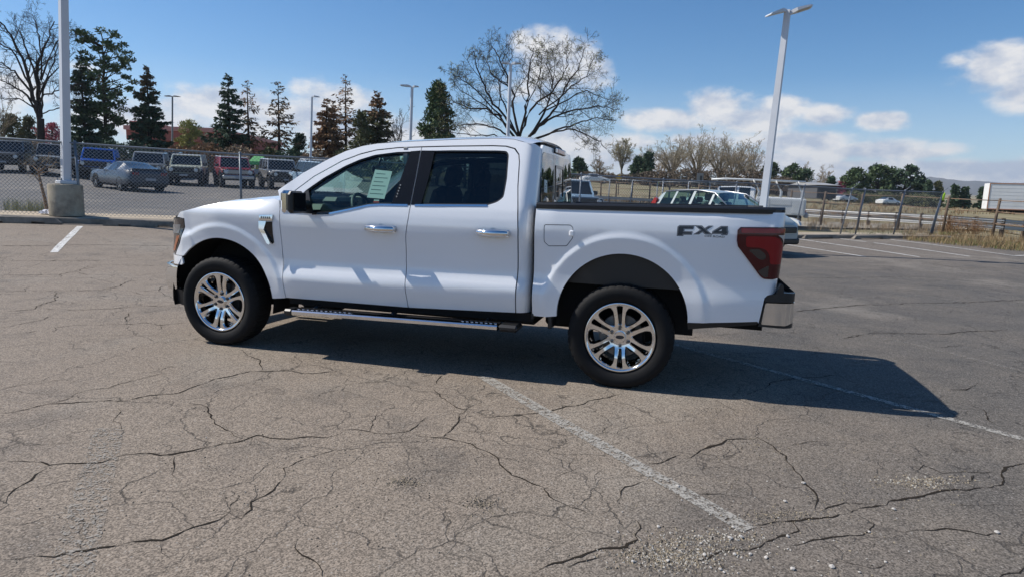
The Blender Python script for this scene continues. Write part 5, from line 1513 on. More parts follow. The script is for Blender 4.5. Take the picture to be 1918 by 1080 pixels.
chain_fence(RAIL, uL, 1.15, 'chain link fence along the walk by the dealer lot, left of the pickup', [(-70, 0.0), (163, -.022), (457, 0.0), (640, .02)], M_GALV, wire=.0042)
FR, FB, FT = chain_fence(RAIL, 1.2, 17.5, 'chain link fence with barb arms behind the parking stalls, right of the pickup',
            [(1095, .02), (1250, .03), (1390, .08), (1515, .125), (1600, .17), (1625, .13), (1705, .16), (1771, .14), (1838, .19), (2010, .18)], M_GALVD, arms=(4, 6, 8), pitch=.075, wire=.0048, post_r=.028)
# bright marker tags hung on the fence
M_HIVIS = pmat('hi_vis_yellow', (.50, .75, .03), .5)
def marker(px, py, d, h, label):
    c = at(px, py, d); mb = MB()
    mb.cbox((-.045, -.012, -h / 2), (.045, .012, h / 2), .008); mb.box((-.012, -.02, h / 2 - .02), (.012, .014, h / 2 + .05))
    o = mb.build('marker_tag', M_HIVIS); o.location = c; o.rotation_euler = (0, rad(8), RZ); tag(o, label, 'marker', 'bright markers hung on the fence')
def fdist(px):
    k = int(np.argmin([abs((IW / 2 + FOC * (q := RC.T @ (t - CAM))[0] / q[1]) - px) for t in FT])); return float((FT[k] - CAM) @ FW)
marker(1767.5, 369.5, fdist(1767) - .06, .26, 'lime yellow marker hanging on the fence near the brown weeds')
marker(1232, 345, 46, .26, 'lime yellow marker on the far pipe fence above the silver hatchback')

# pipe rail fence with wooden posts
pf = empty('pipe_rail_fence'); tag(pf, 'rusty pipe rail fence on round wooden posts behind the wire fence', 'fence')
WP = [(1950, 375, 1932, 446, 1.5), (1873.6, 372.8, 1858.7, 437.2, 1.5), (1778.4, 369, 1765.3, 430.7, 1.5), (1691.6, 364.4, 1682.3, 419.5, 1.45), (1616.9, 363.5, 1606.7, 417, 1.45), (1547, 359.5, 1538, 411, 1.45), (1484, 356, 1477, 405, 1.45), (1424, 352, 1418, 400, 1.45), (1366, 350, 1361, 394, 1.45), (1310, 346, 1306, 388, 1.45), (1255, 343, 1252, 382, 1.4), (1218, 342, 1216, 378, 1.4), (1185, 341, 1183, 376, 1.4), (1155, 340, 1153.5, 374, 1.4), (1126, 339, 1125, 372, 1.4), (1100, 338, 1099, 370, 1.4)]
WPT = []
for (x1, y1, x0, y0, h) in WP:
    d = h * FOC / (y0 - y1); t = at(x1, y1, d); b = at(x0, y0, d); WPT.append((b, t))
    mb = MB(); mb.tube([b - np.array([0, 0, .3]), b + (t - b) * .5, t], [.058, .056, .052], 10); mb.lathe([(.052, 0), (.04, .02), (0, .03)], 10, 'Z', t)
    mb.build('wooden_post', M_WOOD, pf)
for f in (.95, .62, .28):
    for i in range(len(WPT) - 1):
        a = WPT[i][0] + (WPT[i][1] - WPT[i][0]) * f; b = WPT[i + 1][0] + (WPT[i + 1][1] - WPT[i + 1][0]) * f
        m_ = (a + b) / 2 - np.array([0, 0, .012]); MB().tube([a, m_, b], .019, 8).build('pipe_rail', M_RUST, pf)
# thin steel posts of the fence standing in the grass, middle distance
sf = empty('steel_post_fence'); tag(sf, 'thin grey steel post and rail fence in the grass behind the silver hatchback', 'fence')
SPX = [(1103, 333, 1101, 383), (1143, 336, 1137, 390), (1185, 338, 1178, 395), (1232, 341, 1228, 398), (1290, 341, 1287, 400), (1330, 343, 1326, 402), (1378, 346, 1373, 404)]
SPT = []
for (x1, y1, x0, y0) in SPX:
    d = 1.75 * FOC / (y0 - y1); t = at(x1, y1, d); b = at(x0, y0, d); SPT.append((b, t)); MB().tube([b - np.array([0, 0, .5]), t], .03, 8).build('steel_post', M_GALVD, sf)
for i in range(len(SPT) - 1): MB().tube([SPT[i][1], SPT[i + 1][1]], .022, 6).build('top_rail', M_GALV, sf)

# guardrail along the road
gr = empty('guardrail'); tag(gr, 'galvanised double guardrail along the road beyond the fences', 'guardrail')
M_RAIL = pmat('guardrail_zinc', (.40, .40, .39), .5, metal=.3, var=.12, vscale=4)
GPX = [(1960, 427), (1880, 420), (1780, 413), (1680, 407), (1580, 402), (1500, 397.5), (1420, 392), (1340, 386), (1260, 381.5), (1180, 377), (1100, 373)]
GP = []
for i, (x, y) in enumerate(GPX):
    P_ = hit(x, y, .52); GP.append(P_)
for nm, dz in (('rail_beam', -.16), ('rail_beam', .14)):
    for i in range(len(GP) - 1):
        a, b = GP[i], GP[i + 1]; mb = MB(); n = np.array([0, 0, 1.0]); rows = []
        sd = np.cross(b - a, n); sd /= np.linalg.norm(sd)
        for (o_, z) in ((0, -.085), (.03, -.065), (.035, -.04), (.0, -.015), (.0, .015), (.035, .04), (.03, .065), (0, .085)):
            rows.append([a + sd * o_ + n * (z + dz), b + sd * o_ + n * (z + dz)])
        mb.grid(rows, sm=True); rows2 = [[p - sd * .006 for p in r] for r in rows]; mb.grid(rows2, sm=True, flip=True)
        mb.build(nm, M_RAIL, gr)
for i, p in enumerate(GP):
    for k in (0, .5):
        if i + 1 >= len(GP) and k: continue
        q = p if k == 0 else (p + GP[i + 1]) / 2
        mb = MB(); mb.box((q[0] - .07, q[1] + .03, q[2] - 1.0), (q[0] + .07, q[1] + .19, q[2] + .26)); mb.build('guard_post', M_WOOD, gr)

# ================================================================ lamp posts
M_POLE = pmat('white_pole_paint', (.62, .64, .67), .45, var=.05, vscale=3)
M_POLEG = pmat('grey_pole_paint', (.24, .25, .27), .5)
M_LED = pmat('lamp_lens', (.35, .36, .36), .3)
def lamp_head(mb, c, ax, L, w, h, tilt):
    """flat shoebox head reaching from the pole along ax"""
    ax = np.array(ax, float); ax /= np.linalg.norm(ax); sd = np.cross(ax, [0, 0, 1.0]); sd /= np.linalg.norm(sd); up = np.array([0, 0, 1.0])
    fx = ax * math.cos(tilt) + up * math.sin(tilt); fu = np.cross(sd, fx); fu = fu if fu[2] > 0 else -fu
    P = lambda a, b, z: c + fx * a + sd * b + fu * z
    v = []
    for (a, ww, z0, z1) in ((.02, .12, -.02, .05), (.22 * L, .5, -.01, h), (.40 * L, 1, 0, h), (.92 * L, 1, 0, h * .55), (L, .9, .005, h * .25)):
        v.append([P(a, -w / 2 * ww, z0), P(a, w / 2 * ww, z0), P(a, w / 2 * ww, z1), P(a, -w / 2 * ww, z1), P(a, -w / 2 * ww, z0)])
    mb.grid(v, 0, False); mb.add(v[0][:4], [(0, 1, 2, 3)]); mb.add(v[-1][:4], [(3, 2, 1, 0)])
    mb.add([P(.45 * L, -w * .38, -.004), P(.45 * L, w * .38, -.004), P(.9 * L, w * .38, -.004), P(.9 * L, -w * .38, -.004)], [(0, 3, 2, 1)], 1)
def lamp_post(base, top, r0, r1, heads, label, mat=None, square=True, cap=None, foot=None, grp=None):
    mat = mat or M_POLE
    root = empty('lamp_post', tuple(base)); tag(root, label, 'lamp post', grp)
    b, t = np.array(base), np.array(top); n = 4 if square else 10
    mb = MB(); o = len(mb.v)
    rows = []
    for k in np.linspace(0, 1, 8):
        p = (t - b) * k; r = r0 + (r1 - r0) * k
        rows.append([p + np.array([math.cos(a), math.sin(a), 0]) * r * (1.414 if square else 1) for a in [RZ + math.pi * (.25 + .30) + 2 * math.pi * i / n for i in range(n + 1)]])
    mb.grid(rows, sm=not square); mb.add(rows[-1][:n], [tuple(range(n))])
    mb.build('pole', mat, root, recalc=True)
    if foot: 
        q = MB(); q.cbox((-foot, -foot, 0), (foot, foot, .09), .015); f = q.build('base_plate', mat, root); f.rotation_euler = (0, 0, RZ + .9)
    for (ax, L, w, h, tilt, dz) in heads:
        mb = MB(); lamp_head(mb, t - b + np.array([0, 0, dz]), ax, L, w, h, tilt); mb.build('lamp_head', [mat, M_LED], root, recalc=True)
    return root
# left: square white post on a round concrete base; its heads are above the frame
bc = hit(126, 404, .13)
cb = MB(); R0 = .385; hC = .80
cb.lathe([(R0 * 1.01, 0), (R0, .03), (R0, hC - .03), (R0 - .025, hC), (0, hC + .004)], 40, 'Z')
cbo = cb.build('concrete_footing', pmat('stained_concrete', (.42, .35, .25), .9, var=.25, vscale=3.5, bump=.4, bscale=40, dirt=(.17, .14, .105)), recalc=True)
cbo.location = (bc[0], bc[1], bc[2] + .0); tag(cbo, 'round stained concrete footing under the square white lamp post', 'concrete footing')
pb = np.array([bc[0], bc[1], bc[2] + hC + .004]) + RT * .03
pt_ = topz(pb, 114.5, -260); pt_[:2] = pt_[:2] * 1.0
LP_ = lamp_post(pb, pt_, .092, .078, [(RT, .75, .42, .10, .05, -.05), (-RT, .75, .42, .10, .05, -.05)], 'square white lamp post on the round concrete footing at the left', foot=.19)
for sx in (-.14, .14):
    for sy in (-.14, .14):
        mb = MB(); mb.lathe([(.022, .09), (.022, .115), (.012, .115), (.012, .15), (0, .152)], 6, 'Z', (sx, sy, 0), 0, False); o = mb.build('anchor_bolt', M_GALV, LP_); o.rotation_euler = (0, 0, RZ + .9)
mb = MB(); mb.cbox((-.05, -.004, -.09), (.05, .004, .09), .003); o = mb.build('hand_hole_cover', M_POLE, LP_); o.location = (FW * -.096 + np.array([0, 0, .55])); o.rotation_euler = (0, 0, RZ + .94 - .94)
# right: leaning square white post behind the silver hatchback, two flat heads
bb = at(1422.5, 432, 18.6); bb[2] = float(T(bb[0], bb[1]))
q = topz(bb, 1475.5, 19.5)
lamp_post(bb, q, .098, .072, [(RT + np.array([.1, -.25, 0]), .64, .34, .085, .30, -.13), (-RT + np.array([-.1, -.25, 0]), .60, .34, .085, -.30, -.02)], 'tall leaning white lamp post with two flat heads behind the silver hatchback', foot=.2)
def far_lamp(xb, yb, xt, yt, d, r, heads, label, mat=None, sq=False):
    b = stand(xb, d); t = at(xt, yt, d); lamp_post(b, t, r, r * .75, heads, label, mat, sq, grp='lamp posts beyond the fence')
far_lamp(322.4, 290, 323, 181.5, 74, .11, [(RT, .85, .4, .12, 0, 0), (-RT, .85, .4, .12, 0, 0)], 'thin dark lamp post in front of the red building', M_POLEG)
far_lamp(580.5, 302, 584.3, 182, 48, .10, [(RT, .55, .3, .10, 0, 0)], 'thin grey lamp post with one short head left of the brown spruces', M_POLE)
far_lamp(765, 290, 772, 164, 45, .13, [(RT, .45, .3, .10, .1, .0), (-RT, .80, .4, .12, .1, .0)], 'white lamp post with two flat heads in front of the round topped pine', M_POLE)
far_lamp(946, 300, 956.5, 121, 38, .12, [(RT, .62, .35, .10, .1, 0), (-RT, .50, .35, .10, .1, 0)], 'white lamp post standing behind the branches of the big bare tree', M_POLE)

# ================================================================ signs
M_SIGNY = pmat('sign_yellow', (.70, .42, .02), .5); M_SIGNG = pmat('sign_back_grey', (.24, .24, .23), .5); M_SIGND = pmat('sign_dark', (.05, .055, .06), .5)
def sign(px, py, d, w, h, diamond, mat, label):
    c = at(px, py, d); g = float(T(c[0], c[1])); root = empty('road_sign', (c[0], c[1], g)); tag(root, label, 'road sign')
    z = c[2] - g
    mb = MB(); mb.box((-.035, -.035, -.3), (.035, .035, z + h * .3)); o = mb.build('sign_post', M_WOOD if diamond else M_SIGNG, root); o.rotation_euler = (0, 0, RZ)
    mb = MB()
    if diamond: mb.prism([(0, -w / 2), (w / 2, 0), (0, w / 2), (-w / 2, 0)], -.05, -.065, 'XZ')
    else:
        mb.cbox((-w / 2, -.065, -h / 2), (w / 2, -.045, h / 2), .004); 
    o = mb.build('sign_panel', mat, root, recalc=True); o.location = (0, 0, z); o.rotation_euler = (0, 0, RZ)
    if not diamond:
        mb = MB(); mb.cbox((-.02, -.075, -h * .42), (w * .32, -.066, h * .2), .002); p = mb.build('sign_plate', M_SIGND, root); p.location = (0, 0, z); p.rotation_euler = (0, 0, RZ)
sign(1159.5, 333, 62, .62, .62, True, M_SIGNY, 'yellow diamond road sign by the road beyond the fence')
sign(1311, 333, 70, .70, .95, False, M_SIGNG, 'grey road sign seen from behind, below the bare cottonwoods')

# ================================================================ buildings and the like
M_REDW = pmat('red_brown_stucco', (.40, .15, .11), .9, var=.12, vscale=.5); M_COPING_LIT = pmat('sunlit_pink_coping', (.55, .25, .22), .8); M_WIN = pmat('dark_window', (.03, .035, .045), .1, spec=.8)  # the coping's pink has the sunlight on the roof edge put into it
def building(name, u0, u1, d0, d1, z0, h, mats, label, wins=(), roof=None):
    root = empty(name, (0, 0, 0)); tag(root, label, 'building')
    def P(u, d, z): x, y = plan(u, d); return (x, y, z)
    mb = MB(); v = [P(u0, d0, z0), P(u1, d0 + (u1 - u0) * 0, z0), P(u1, d1, z0), P(u0, d1, z0)] + [P(u0, d0, z0 + h), P(u1, d0, z0 + h), P(u1, d1, z0 + h), P(u0, d1, z0 + h)]
    mb.add(v, [(0, 1, 5, 4), (1, 2, 6, 5), (2, 3, 7, 6), (3, 0, 4, 7), (4, 5, 6, 7)]); mb.build('wall', mats[0], root)
    return root, P
# red building: front wall with a deep band and a coping painted pink for the sun on it, right wing stepping back
bz = float(at(330, 241, 96)[2]) - 5.2
ub0, ub1 = ud(*at(246, 246, 96)[:2])[0], ud(*at(406, 246, 96)[:2])[0]
rb, P = building('red_building', ub0, ub1, 96, 120, bz - 3, 6.35, [M_REDW], 'low red brown building with sunlight painted pink on its coping behind the dark spruces')
mb = MB(); f = lambda u0, u1, d0, d1, z0, z1, m=0: mb.add([P(u0, d0, z0), P(u1, d0, z0), P(u1, d1, z0), P(u0, d1, z0), P(u0, d0, z1), P(u1, d0, z1), P(u1, d1, z1), P(u0, d1, z1)], [(0, 3, 2, 1), (4, 5, 6, 7), (0, 1, 5, 4), (1, 2, 6, 5), (2, 3, 7, 6), (3, 0, 4, 7)], m)
f(ub0 - .3, ub1 + .5, 95.2, 120.5, bz + 3.35, bz + 4.75); mb.build('parapet', pmat('red_parapet', (.34, .10, .08), .85, var=.1, vscale=.6), rb)
mb = MB(); f(ub0 - .5, ub1 + .8, 94.9, 120.8, bz + 4.75, bz + 5.35); mb.build('coping', M_COPING_LIT, rb)
mb = MB(); f(ub0 - .8, ub0 + 1.2, 97, 119, bz + 5.36, bz + 6.2); mb.build('upper_wing', M_COPING_LIT, rb)  # same pink: the sun on this end is in the colour
for u in (ub0 + 1.2, ub0 + 3.6, ub0 + 6.0, ub0 + 9.5):
    mb = MB(); f(u, u + 1.3, 95.93, 96.0, bz + .9, bz + 2.6); w_ = mb.build('window', M_WIN, rb); mb = MB(); f(u + .62, u + .68, 95.88, 95.93, bz + .9, bz + 2.6); f(u, u + 1.3, 95.88, 95.93, bz + 1.72, bz + 1.78); mb.build('frame', M_SIGNG, w_)
# grey shed beyond the work truck
ub, db = (1530 - 959) / FOC * 75, 75
M_SHED = pmat('shed_grey', (.085, .085, .09), .85, var=.1, vscale=2); M_SHEDR = pmat('shed_roof', (.30, .30, .30), .7)
u0s = ub - 1.3; z0 = float(at(1530, 372, 75)[2])
sd_, P = building('shed', u0s, ub + .9, 74, 82, z0, 1.5, [M_SHED], 'grey shed with a low roof in the field behind the work truck')
mb = MB(); mb.add([P(u0s - .3, 73.6, z0 + 1.5), P(ub + 1.2, 73.6, z0 + 1.5), P(ub + 1.2, 78, z0 + 1.9), P(u0s - .3, 78, z0 + 1.9), P(ub + 1.2, 82.4, z0 + 1.5), P(u0s - .3, 82.4, z0 + 1.5)], [(0, 1, 2, 3), (3, 2, 4, 5), (1, 4, 2), (0, 3, 5), (0, 5, 4, 1)]); mb.build('roof', M_SHEDR, sd_)
mb = MB(); f(ub - 1.0, ub + .7, 73.9, 74.0, z0 + .1, z0 + 1.3); mb.build('door', pmat('shed_door', (.045, .045, .05), .8), sd_)
# white box trailer at the right edge
wt = empty('box_trailer'); tag(wt, 'white box trailer with a rusty edge at the right end of the field', 'trailer')
M_WTR = pmat('trailer_white', (.76, .76, .75), .5, var=.04, vscale=1.5, dirt=(.70, .69, .66)); M_RUSTE = pmat('rust_edge', (.42, .20, .11), .8)
c0 = at(1848, 392.5, 80); zt0 = c0[2] + .05; ht = 3.15
wt.location = (c0[0], c0[1], zt0); wt.rotation_euler = (0, 0, RZ - .40)
mb = MB(); mb.cbox((0, 0, 0), (13.5, 2.5, ht), .03); mb.build('box', M_WTR, wt)
mb = MB(); mb.box((-.03, -.04, 0), (.07, -.004, ht)); mb.build('corner_post', M_RUSTE, wt)
mb = MB(); mb.box((.07, -.04, ht - .08), (13.5, -.004, ht + .02)); mb.build('top_rail', M_RUSTE, wt)
mb = MB(); mb.box((.07, -.04, -.03), (13.5, -.004, .07)); mb.build('bottom_rail', M_RUSTE, wt)
for k in range(6):
    mb = MB(); mb.box((.1, -.012, .45 + k * .42), (13.4, -.003, .465 + k * .42)); mb.build('panel_seam', pmat('seam_grey', (.62, .62, .61), .6), wt)
mb = MB(); mb.box((.5, .4, -.36), (12.6, 2.1, -.01)); mb.build('chassis', M_UNDER, wt)
for k in (1.3, 2.5, 10.8):
    for y in (.3, 2.2): mb = MB(); mb.lathe([(0, -.12), (.45, -.12), (.5, -.08), (.5, .08), (.45, .12), (0, .12)], 18, 'Y', (k, y, -.45)); mb.build('wheel', M_TYRE, wt, recalc=True)
# green canopy in the dealer lot
gcn = stand(487, 52); gc = empty('canopy_tent', tuple(gcn), RZ); tag(gc, 'small green canopy stall between the red and grey off roaders', 'canopy')
M_GREEN = pmat('green_canvas', (.06, .36, .09), .7); mb = MB()
mb.add([(-.62, -.55, 1.35), (.62, -.55, 1.35), (.62, .55, 1.35), (-.62, .55, 1.35), (-.35, -.1, 1.85), (.35, -.1, 1.85), (-.62, -.56, 1.10), (.62, -.56, 1.10), (.62, .56, 1.10), (-.62, .56, 1.10)], [(0, 1, 5, 4), (1, 2, 5), (2, 3, 4, 5), (3, 0, 4), (6, 7, 1, 0), (7, 8, 2, 1), (8, 9, 3, 2), (9, 6, 0, 3)]); mb.build('canopy', M_GREEN, gc)
mb = MB(); mb.cbox((-.5, -.45, .35), (.5, .45, .75), .05); mb.build('counter', M_POLEG, gc)
for sx in (-.56, .56):
    for sy in (-.5, .5): MB().tube([(sx, sy, 0), (sx, sy, 1.36)], .03, 6).build('leg', M_POLE, gc)
# crumpled plastic sheet by the concrete base
pc = hit(97, 401.5, .14); q = np.random.RandomState(3); rows = []
for i in range(16):
    row = []
    for j in range(8):
        a, b = i / 15, j / 7
        e = math.sin(math.pi * a) ** .5 * math.sin(math.pi * b) ** .6
        row.append((a * .62 - .31 + q.randn() * .012, (b * .22 - .11) + q.randn() * .012, .015 + e * (.13 * (1 - a) ** .8 + .05 * q.rand()) ))
    rows.append(row)
mb = MB(); mb.grid(rows, sm=False, flip=True); o = mb.build('plastic_sheet', pmat('white_plastic', (.62, .63, .70), .35, coat=.2), None); o.location = pc; o.rotation_euler = (0, 0, RZ - .12); tag(o, 'crumpled white plastic sheet lying by the concrete lamp base', 'plastic sheet')
# ================================================================ other vehicles (local frame: nose to +X, left to +Y)
M_DGLASS = pmat('dark_auto_glass', (.012, .015, .018), .06, spec=.7)
M_HEADL = pmat('headlamp', (.62, .62, .60), .15, coat=.6)
M_TAILR = pmat('tail_red', (.32, .02, .02), .2, coat=.6)
M_ALLOY = pmat('alloy_grey', (.42, .42, .43), .3, metal=.9)
M_PLATE = pmat('number_plate', (.35, .36, .38), .5)
def small_wheel(R=.36, w=.22, rimr=.24, spokes=5, rim=None):
    t, r = MB(), MB()
    t.lathe([(rimr, -w * .42), (R * .93, -w * .5), (R, -w * .38), (R, w * .38), (R * .93, w * .5), (rimr, w * .42)], 28, 'Y')
    r.lathe([(rimr + .004, w * .44), (rimr - .02, w * .40), (rimr - .03, w * .1), (0, w * .1)], 24, 'Y')
    for k in range(spokes):
        a = 2 * math.pi * k / spokes + .3
        c, s = math.cos(a), math.sin(a)
        p = [(.03, -.035), (rimr - .015, -.022), (rimr - .015, .022), (.03, .035)]
        v = [(x * c - y * s, h, x * s + y * c) for h in (w * .40, w * .28) for x, y in p]
        r.add(v, [(0, 1, 2, 3), (0, 4, 5, 1), (2, 6, 7, 3), (1, 5, 6, 2)], 1)
    r.lathe([(.055, w * .28), (.055, w * .41), (0, w * .42)], 14, 'Y', (0, 0, 0), 1)
    return t, r
def put_wheels(root, wb0, wb1, tr, R, w=.24, rimr=.25, spokes=5, rim=None, mats=None):
    t, r = small_wheel(R, w, rimr, spokes)
    w0 = empty('wheel'); w0.parent = root
    t.build('tyre', M_TYRE, w0, recalc=True); r.build('rim', [M_UNDER, rim or M_ALLOY], w0, recalc=True)
    w0.location = (wb0, tr, R)
    for (x, y, rz) in ((wb1, tr, 0), (wb0, -tr, math.pi), (wb1, -tr, math.pi)):
        c = copy_tree(w0, root); c.location = (x, y, R); c.rotation_euler = (0, 0, rz)
def place(root, px, d, heading, dz=0.0):
    """heading: (right, away) in the view's plan"""
    b = stand(px, d, dz); h = RT * heading[0] + FW * heading[1]
    e = 1.2; h = h / np.linalg.norm(h); sd = np.array([-h[1], h[0], 0])
    g = lambda v: float(T(b[0] + v[0] * e, b[1] + v[1] * e) - T(b[0] - v[0] * e, b[1] - v[1] * e)) / (2 * e)
    X = Vector((h[0], h[1], g(h))).normalized(); Y_ = Vector((sd[0], sd[1], g(sd))).normalized(); Z_ = X.cross(Y_).normalized(); Y_ = Z_.cross(X)
    root.location = b; root.rotation_euler = Matrix((X, Y_, Z_)).transposed().to_euler()
    return b
def off_roader(px, d, heading, body, roof, hood, label, retro=False, tailview=False, cat='off roader', grp='boxy off roaders parked in the dealer lot row'):
    root = empty('off_roader'); tag(root, label, cat, grp)
    mb = MB()
    mb.cbox((-2.02, -.90, .62), (.95, .90, 1.19), .05); mb.cbox((.90, -.60, .62), (1.98, .60, 1.13), .05)
    for s in (-1, 1):
        mb.cbox((.88, min(s * .55, s * .90), .86), (2.0, max(s * .55, s * .90), 1.10), .05)
    b = mb.build('body', body, root)
    mb = MB(); mb.cbox((.80, -.66, 1.10), (1.99, .66, 1.165), .04); mb.cbox((.92, -.40, 1.155), (1.9, .40, 1.185), .02); mb.build('hood', hood, root)
    for x in (1.42, -1.42):
        for s in (-1, 1):
            a = arc((x, .44), .50, 8, 172, 12); a2 = arc((x, .42), .60, 8, 172, 12)
            q = MB(); q.grid([[(p[0], s * .86, p[1]) for p in a], [(p[0], s * .985, p[1]) for p in a], [(p[0], s * .985, p[1]) for p in a2], [(p[0], s * .86, p[1]) for p in a2]], sm=False); q.build('flare', M_BLK, root, recalc=True)
    mb = MB(); mb.box((-1.98, -.84, .45), (1.9, .84, .64)); mb.box((-.9, -.95, .42), (.9, .95, .52)); mb.build('underbody', M_UNDER, root)
    # cabin: glass box under a roof slab, pillars at its corners
    lo = [(-2.0, -.865, 1.18), (.80, -.865, 1.18), (.80, .865, 1.18), (-2.0, .865, 1.18)]; hi = [(-1.96, -.76, 1.78), (.42, -.76, 1.78), (.42, .76, 1.78), (-1.96, .76, 1.78)]
    mb = MB(); mb.add(lo + hi, [(0, 1, 5, 4), (1, 2, 6, 5), (2, 3, 7, 6), (3, 0, 4, 7)]); mb.build('window', M_DGLASS, root)
    L_ = lambda a, b, t: tuple(np.array(a) + (np.array(b) - np.array(a)) * t)
    for a in range(4): MB().tube([lo[a], hi[a]], [.055, .05], 4, 0, True, False).build('pillar', body, root)
    for s, (i, j) in ((-1, (0, 1)), (1, (3, 2))):
        for t in (.34, .66): MB().tube([L_(lo[i], lo[j], t), L_(hi[i - 0], hi[j], t)], [.045, .04], 4, 0, True, False).build('pillar', body, root)
    MB().tube([hi[1], hi[2]], .045, 4, 0, True, False).build('header', body, root); MB().tube([lo[1], lo[2]], .03, 4, 0, True, False).build('cowl', body, root)
    mb = MB(); mb.cbox((-2.0, -.79, 1.765), (.46, .79, 1.845), .035); mb.build('roof', roof, root)
    mb = MB(); mb.cbox((1.97, -.84, .80), (2.06, .84, 1.09), .03, 0)
    mb.cbox((2.045, -.56, .86 if not retro else .84), (2.075, .56, .98 if not retro else 1.06), .01, 1 if retro else 0)
    if retro:
        for k in range(4): mb.cbox((2.07, -.54, .86 + k * .05), (2.082, .54, .875 + k * .05), .003, 0)
    mb.build('grille', [M_BLK, M_ALLOY], root)
    for s in (-1, 1):
        q = MB(); q.lathe([(.115, 0), (.115, .035), (.095, .04), (0, .05)], 18, 'X', (2.055, s * .66, .945), 0); q.lathe([(.14, 0), (.14, .03), (.115, .038)], 18, 'X', (2.05, s * .66, .945), 1); q.build('headlight', [M_HEADL, M_ALLOY if retro else M_BLK], root, recalc=True)
        q = MB(); q.cbox((.50, min(s * .90, s * 1.12), 1.20), (.66, max(s * .90, s * 1.12), 1.38), .03); q.build('side_mirror', M_BLK, root)
        q = MB(); q.cbox((-2.07, min(s * .74, s * .88), .85), (-2.02, max(s * .74, s * .88), 1.12), .01); q.build('tail_lamp', M_TAILR, root)
    mb = MB(); mb.cbox((2.0, -.88, .54), (2.22, .88, .76), .04, 0); mb.cbox((2.215, -.22, .60), (2.23, .22, .70), .004, 1); mb.build('bumper', [M_BLK if not retro else M_ALLOY, M_PLATE], root)
    mb = MB(); mb.cbox((-2.16, -.86, .52), (-1.98, .86, .72), .04); mb.build('rear_bumper', M_BLK, root)
    q = MB(); q.lathe([(.20, -.12), (.38, -.12), (.41, -.08), (.41, .08), (.38, .12), (.0, .12)], 24, 'X', (-2.18, 0, 1.02)); q.build('spare_wheel', M_TYRE, root, recalc=True)
    put_wheels(root, 1.42, -1.42, .83, .41, .27, .24, 6)
    place(root, px, d, heading)
    return root
C = lambda n, c, r=.3: pmat(n, c, r, coat=.8)
K_BLACK, K_GREY, K_SILV, K_BLUE, K_CREAM, K_RED, K_WHITE, K_LBLUE = C('car_black', (.012, .013, .016)), C('car_grey', (.22, .225, .23)), C('car_silver', (.52, .54, .55)), C('car_blue', (.02, .13, .50)), C('car_cream', (.56, .55, .42)), C('car_red', (.36, .035, .045)), C('car_white', (.72, .72, .70)), C('car_pale_blue', (.30, .42, .52))
RRR = [(22, 40, (.50, -1), K_BLACK, K_GREY, K_GREY, 'black off roader with a grey hood and roof, farthest left of its row', False),
       (106, 39.7, (.50, -1), K_BLACK, K_GREY, K_SILV, 'black off roader with a silver hood standing behind the lamp post', False),
       (188, 40, (.50, -1), K_BLUE, K_BLUE, K_BLUE, 'bright blue off roader behind the grey coupe', False),
       (283, 40.3, (.42, -1), K_GREY, K_SILV, K_GREY, 'dark grey off roader partly hidden behind the tail of the coupe', False),
       (354, 40.2, (.36, -1), K_CREAM, K_WHITE, K_CREAM, 'cream off roader with a white roof between the coupe and the red one', False),
       (438, 40.5, (.60, -1), K_RED, K_WHITE, K_RED, 'red off roader with a white roof and silver grille', True),
       (524, 41.5, (.62, -1), K_GREY, K_WHITE, K_SILV, 'grey off roader with a pale roof right of the red one', False)]
for (px, d, h, b, r, hd, lb, rt) in RRR: off_roader(px, d, h, b, r, hd, lb, rt)
off_roader(316, 47, (.4, -1), K_BLACK, K_BLACK, K_BLACK, 'all black off roader half hidden left of the cream one')
off_roader(590, 50, (.5, -1), K_WHITE, K_WHITE, K_WHITE, 'white off roader far back behind the pale blue one')
off_roader(588, 39.5, (-.75, .7), K_LBLUE, K_LBLUE, K_LBLUE, 'pale blue off roader seen from behind by the windscreen of the pickup')
off_roader(1063, 29.5, (.25, -1), K_LBLUE, K_WHITE, K_LBLUE, 'pale blue off roader behind the rear window of the pickup', grp=None)

def loft_car(name, st, mats, root, glass_rng, belt_i=4, top_i=5, pill=()):
    """st: stations nose to tail (x, zb, zmid, zbelt, ztop, wlow, wbelt, wtop); faces between belt and top are glass inside glass_rng, pillars where listed"""
    mb = MB(); rows = []
    for (x, zb, zm, zbl, zt, wl, wb, wt) in st:
        h = [(0, zb), (wl * .9, zb), (wl, zb + .12), (wl * 1.01, zm), (wb, zbl), (wt, zt - .03 * (zt - zbl > .1)), (wt * .86, zt), (wt * .4, zt + .018), (0, zt + .022)]
        rows.append([(x, -y, z) for y, z in h] + [(x, y, z) for y, z in h[::-1]][1:])
    n = len(rows[0])
    for i in range(len(rows) - 1):
        for j in range(n - 1):
            k = min(j, n - 2 - j)
            m = 0
            x0, x1 = st[i][0], st[i + 1][0]
            if k == 4 and any(a >= x1 - .001 and b <= x0 + .001 and x0 - x1 > .001 and abs(a - x1) < .002 for a, b in glass_rng.get('side', ())): m = 1
            if k >= 5 and any(abs(a - x1) < .002 and abs(b - x0) < .002 for a, b in glass_rng.get('top', ())): m = 1
            if k <= 1: m = 2
            mb.add([rows[i][j], rows[i][j + 1], rows[i + 1][j + 1], rows[i + 1][j]], [(0, 1, 2, 3)], m, k not in (0, 1, 4))
    for r in (rows[0], rows[-1]): mb.add(r[:-1], [tuple(range(n - 1))], 0)
    bm_ = mb.build(name, mats, root)
    me = bm_.data; b = bmesh.new(); b.from_mesh(me); bmesh.ops.remove_doubles(b, verts=b.verts, dist=.0005); bmesh.ops.recalc_face_normals(b, faces=b.faces); b.to_mesh(me); b.free()
    return bm_
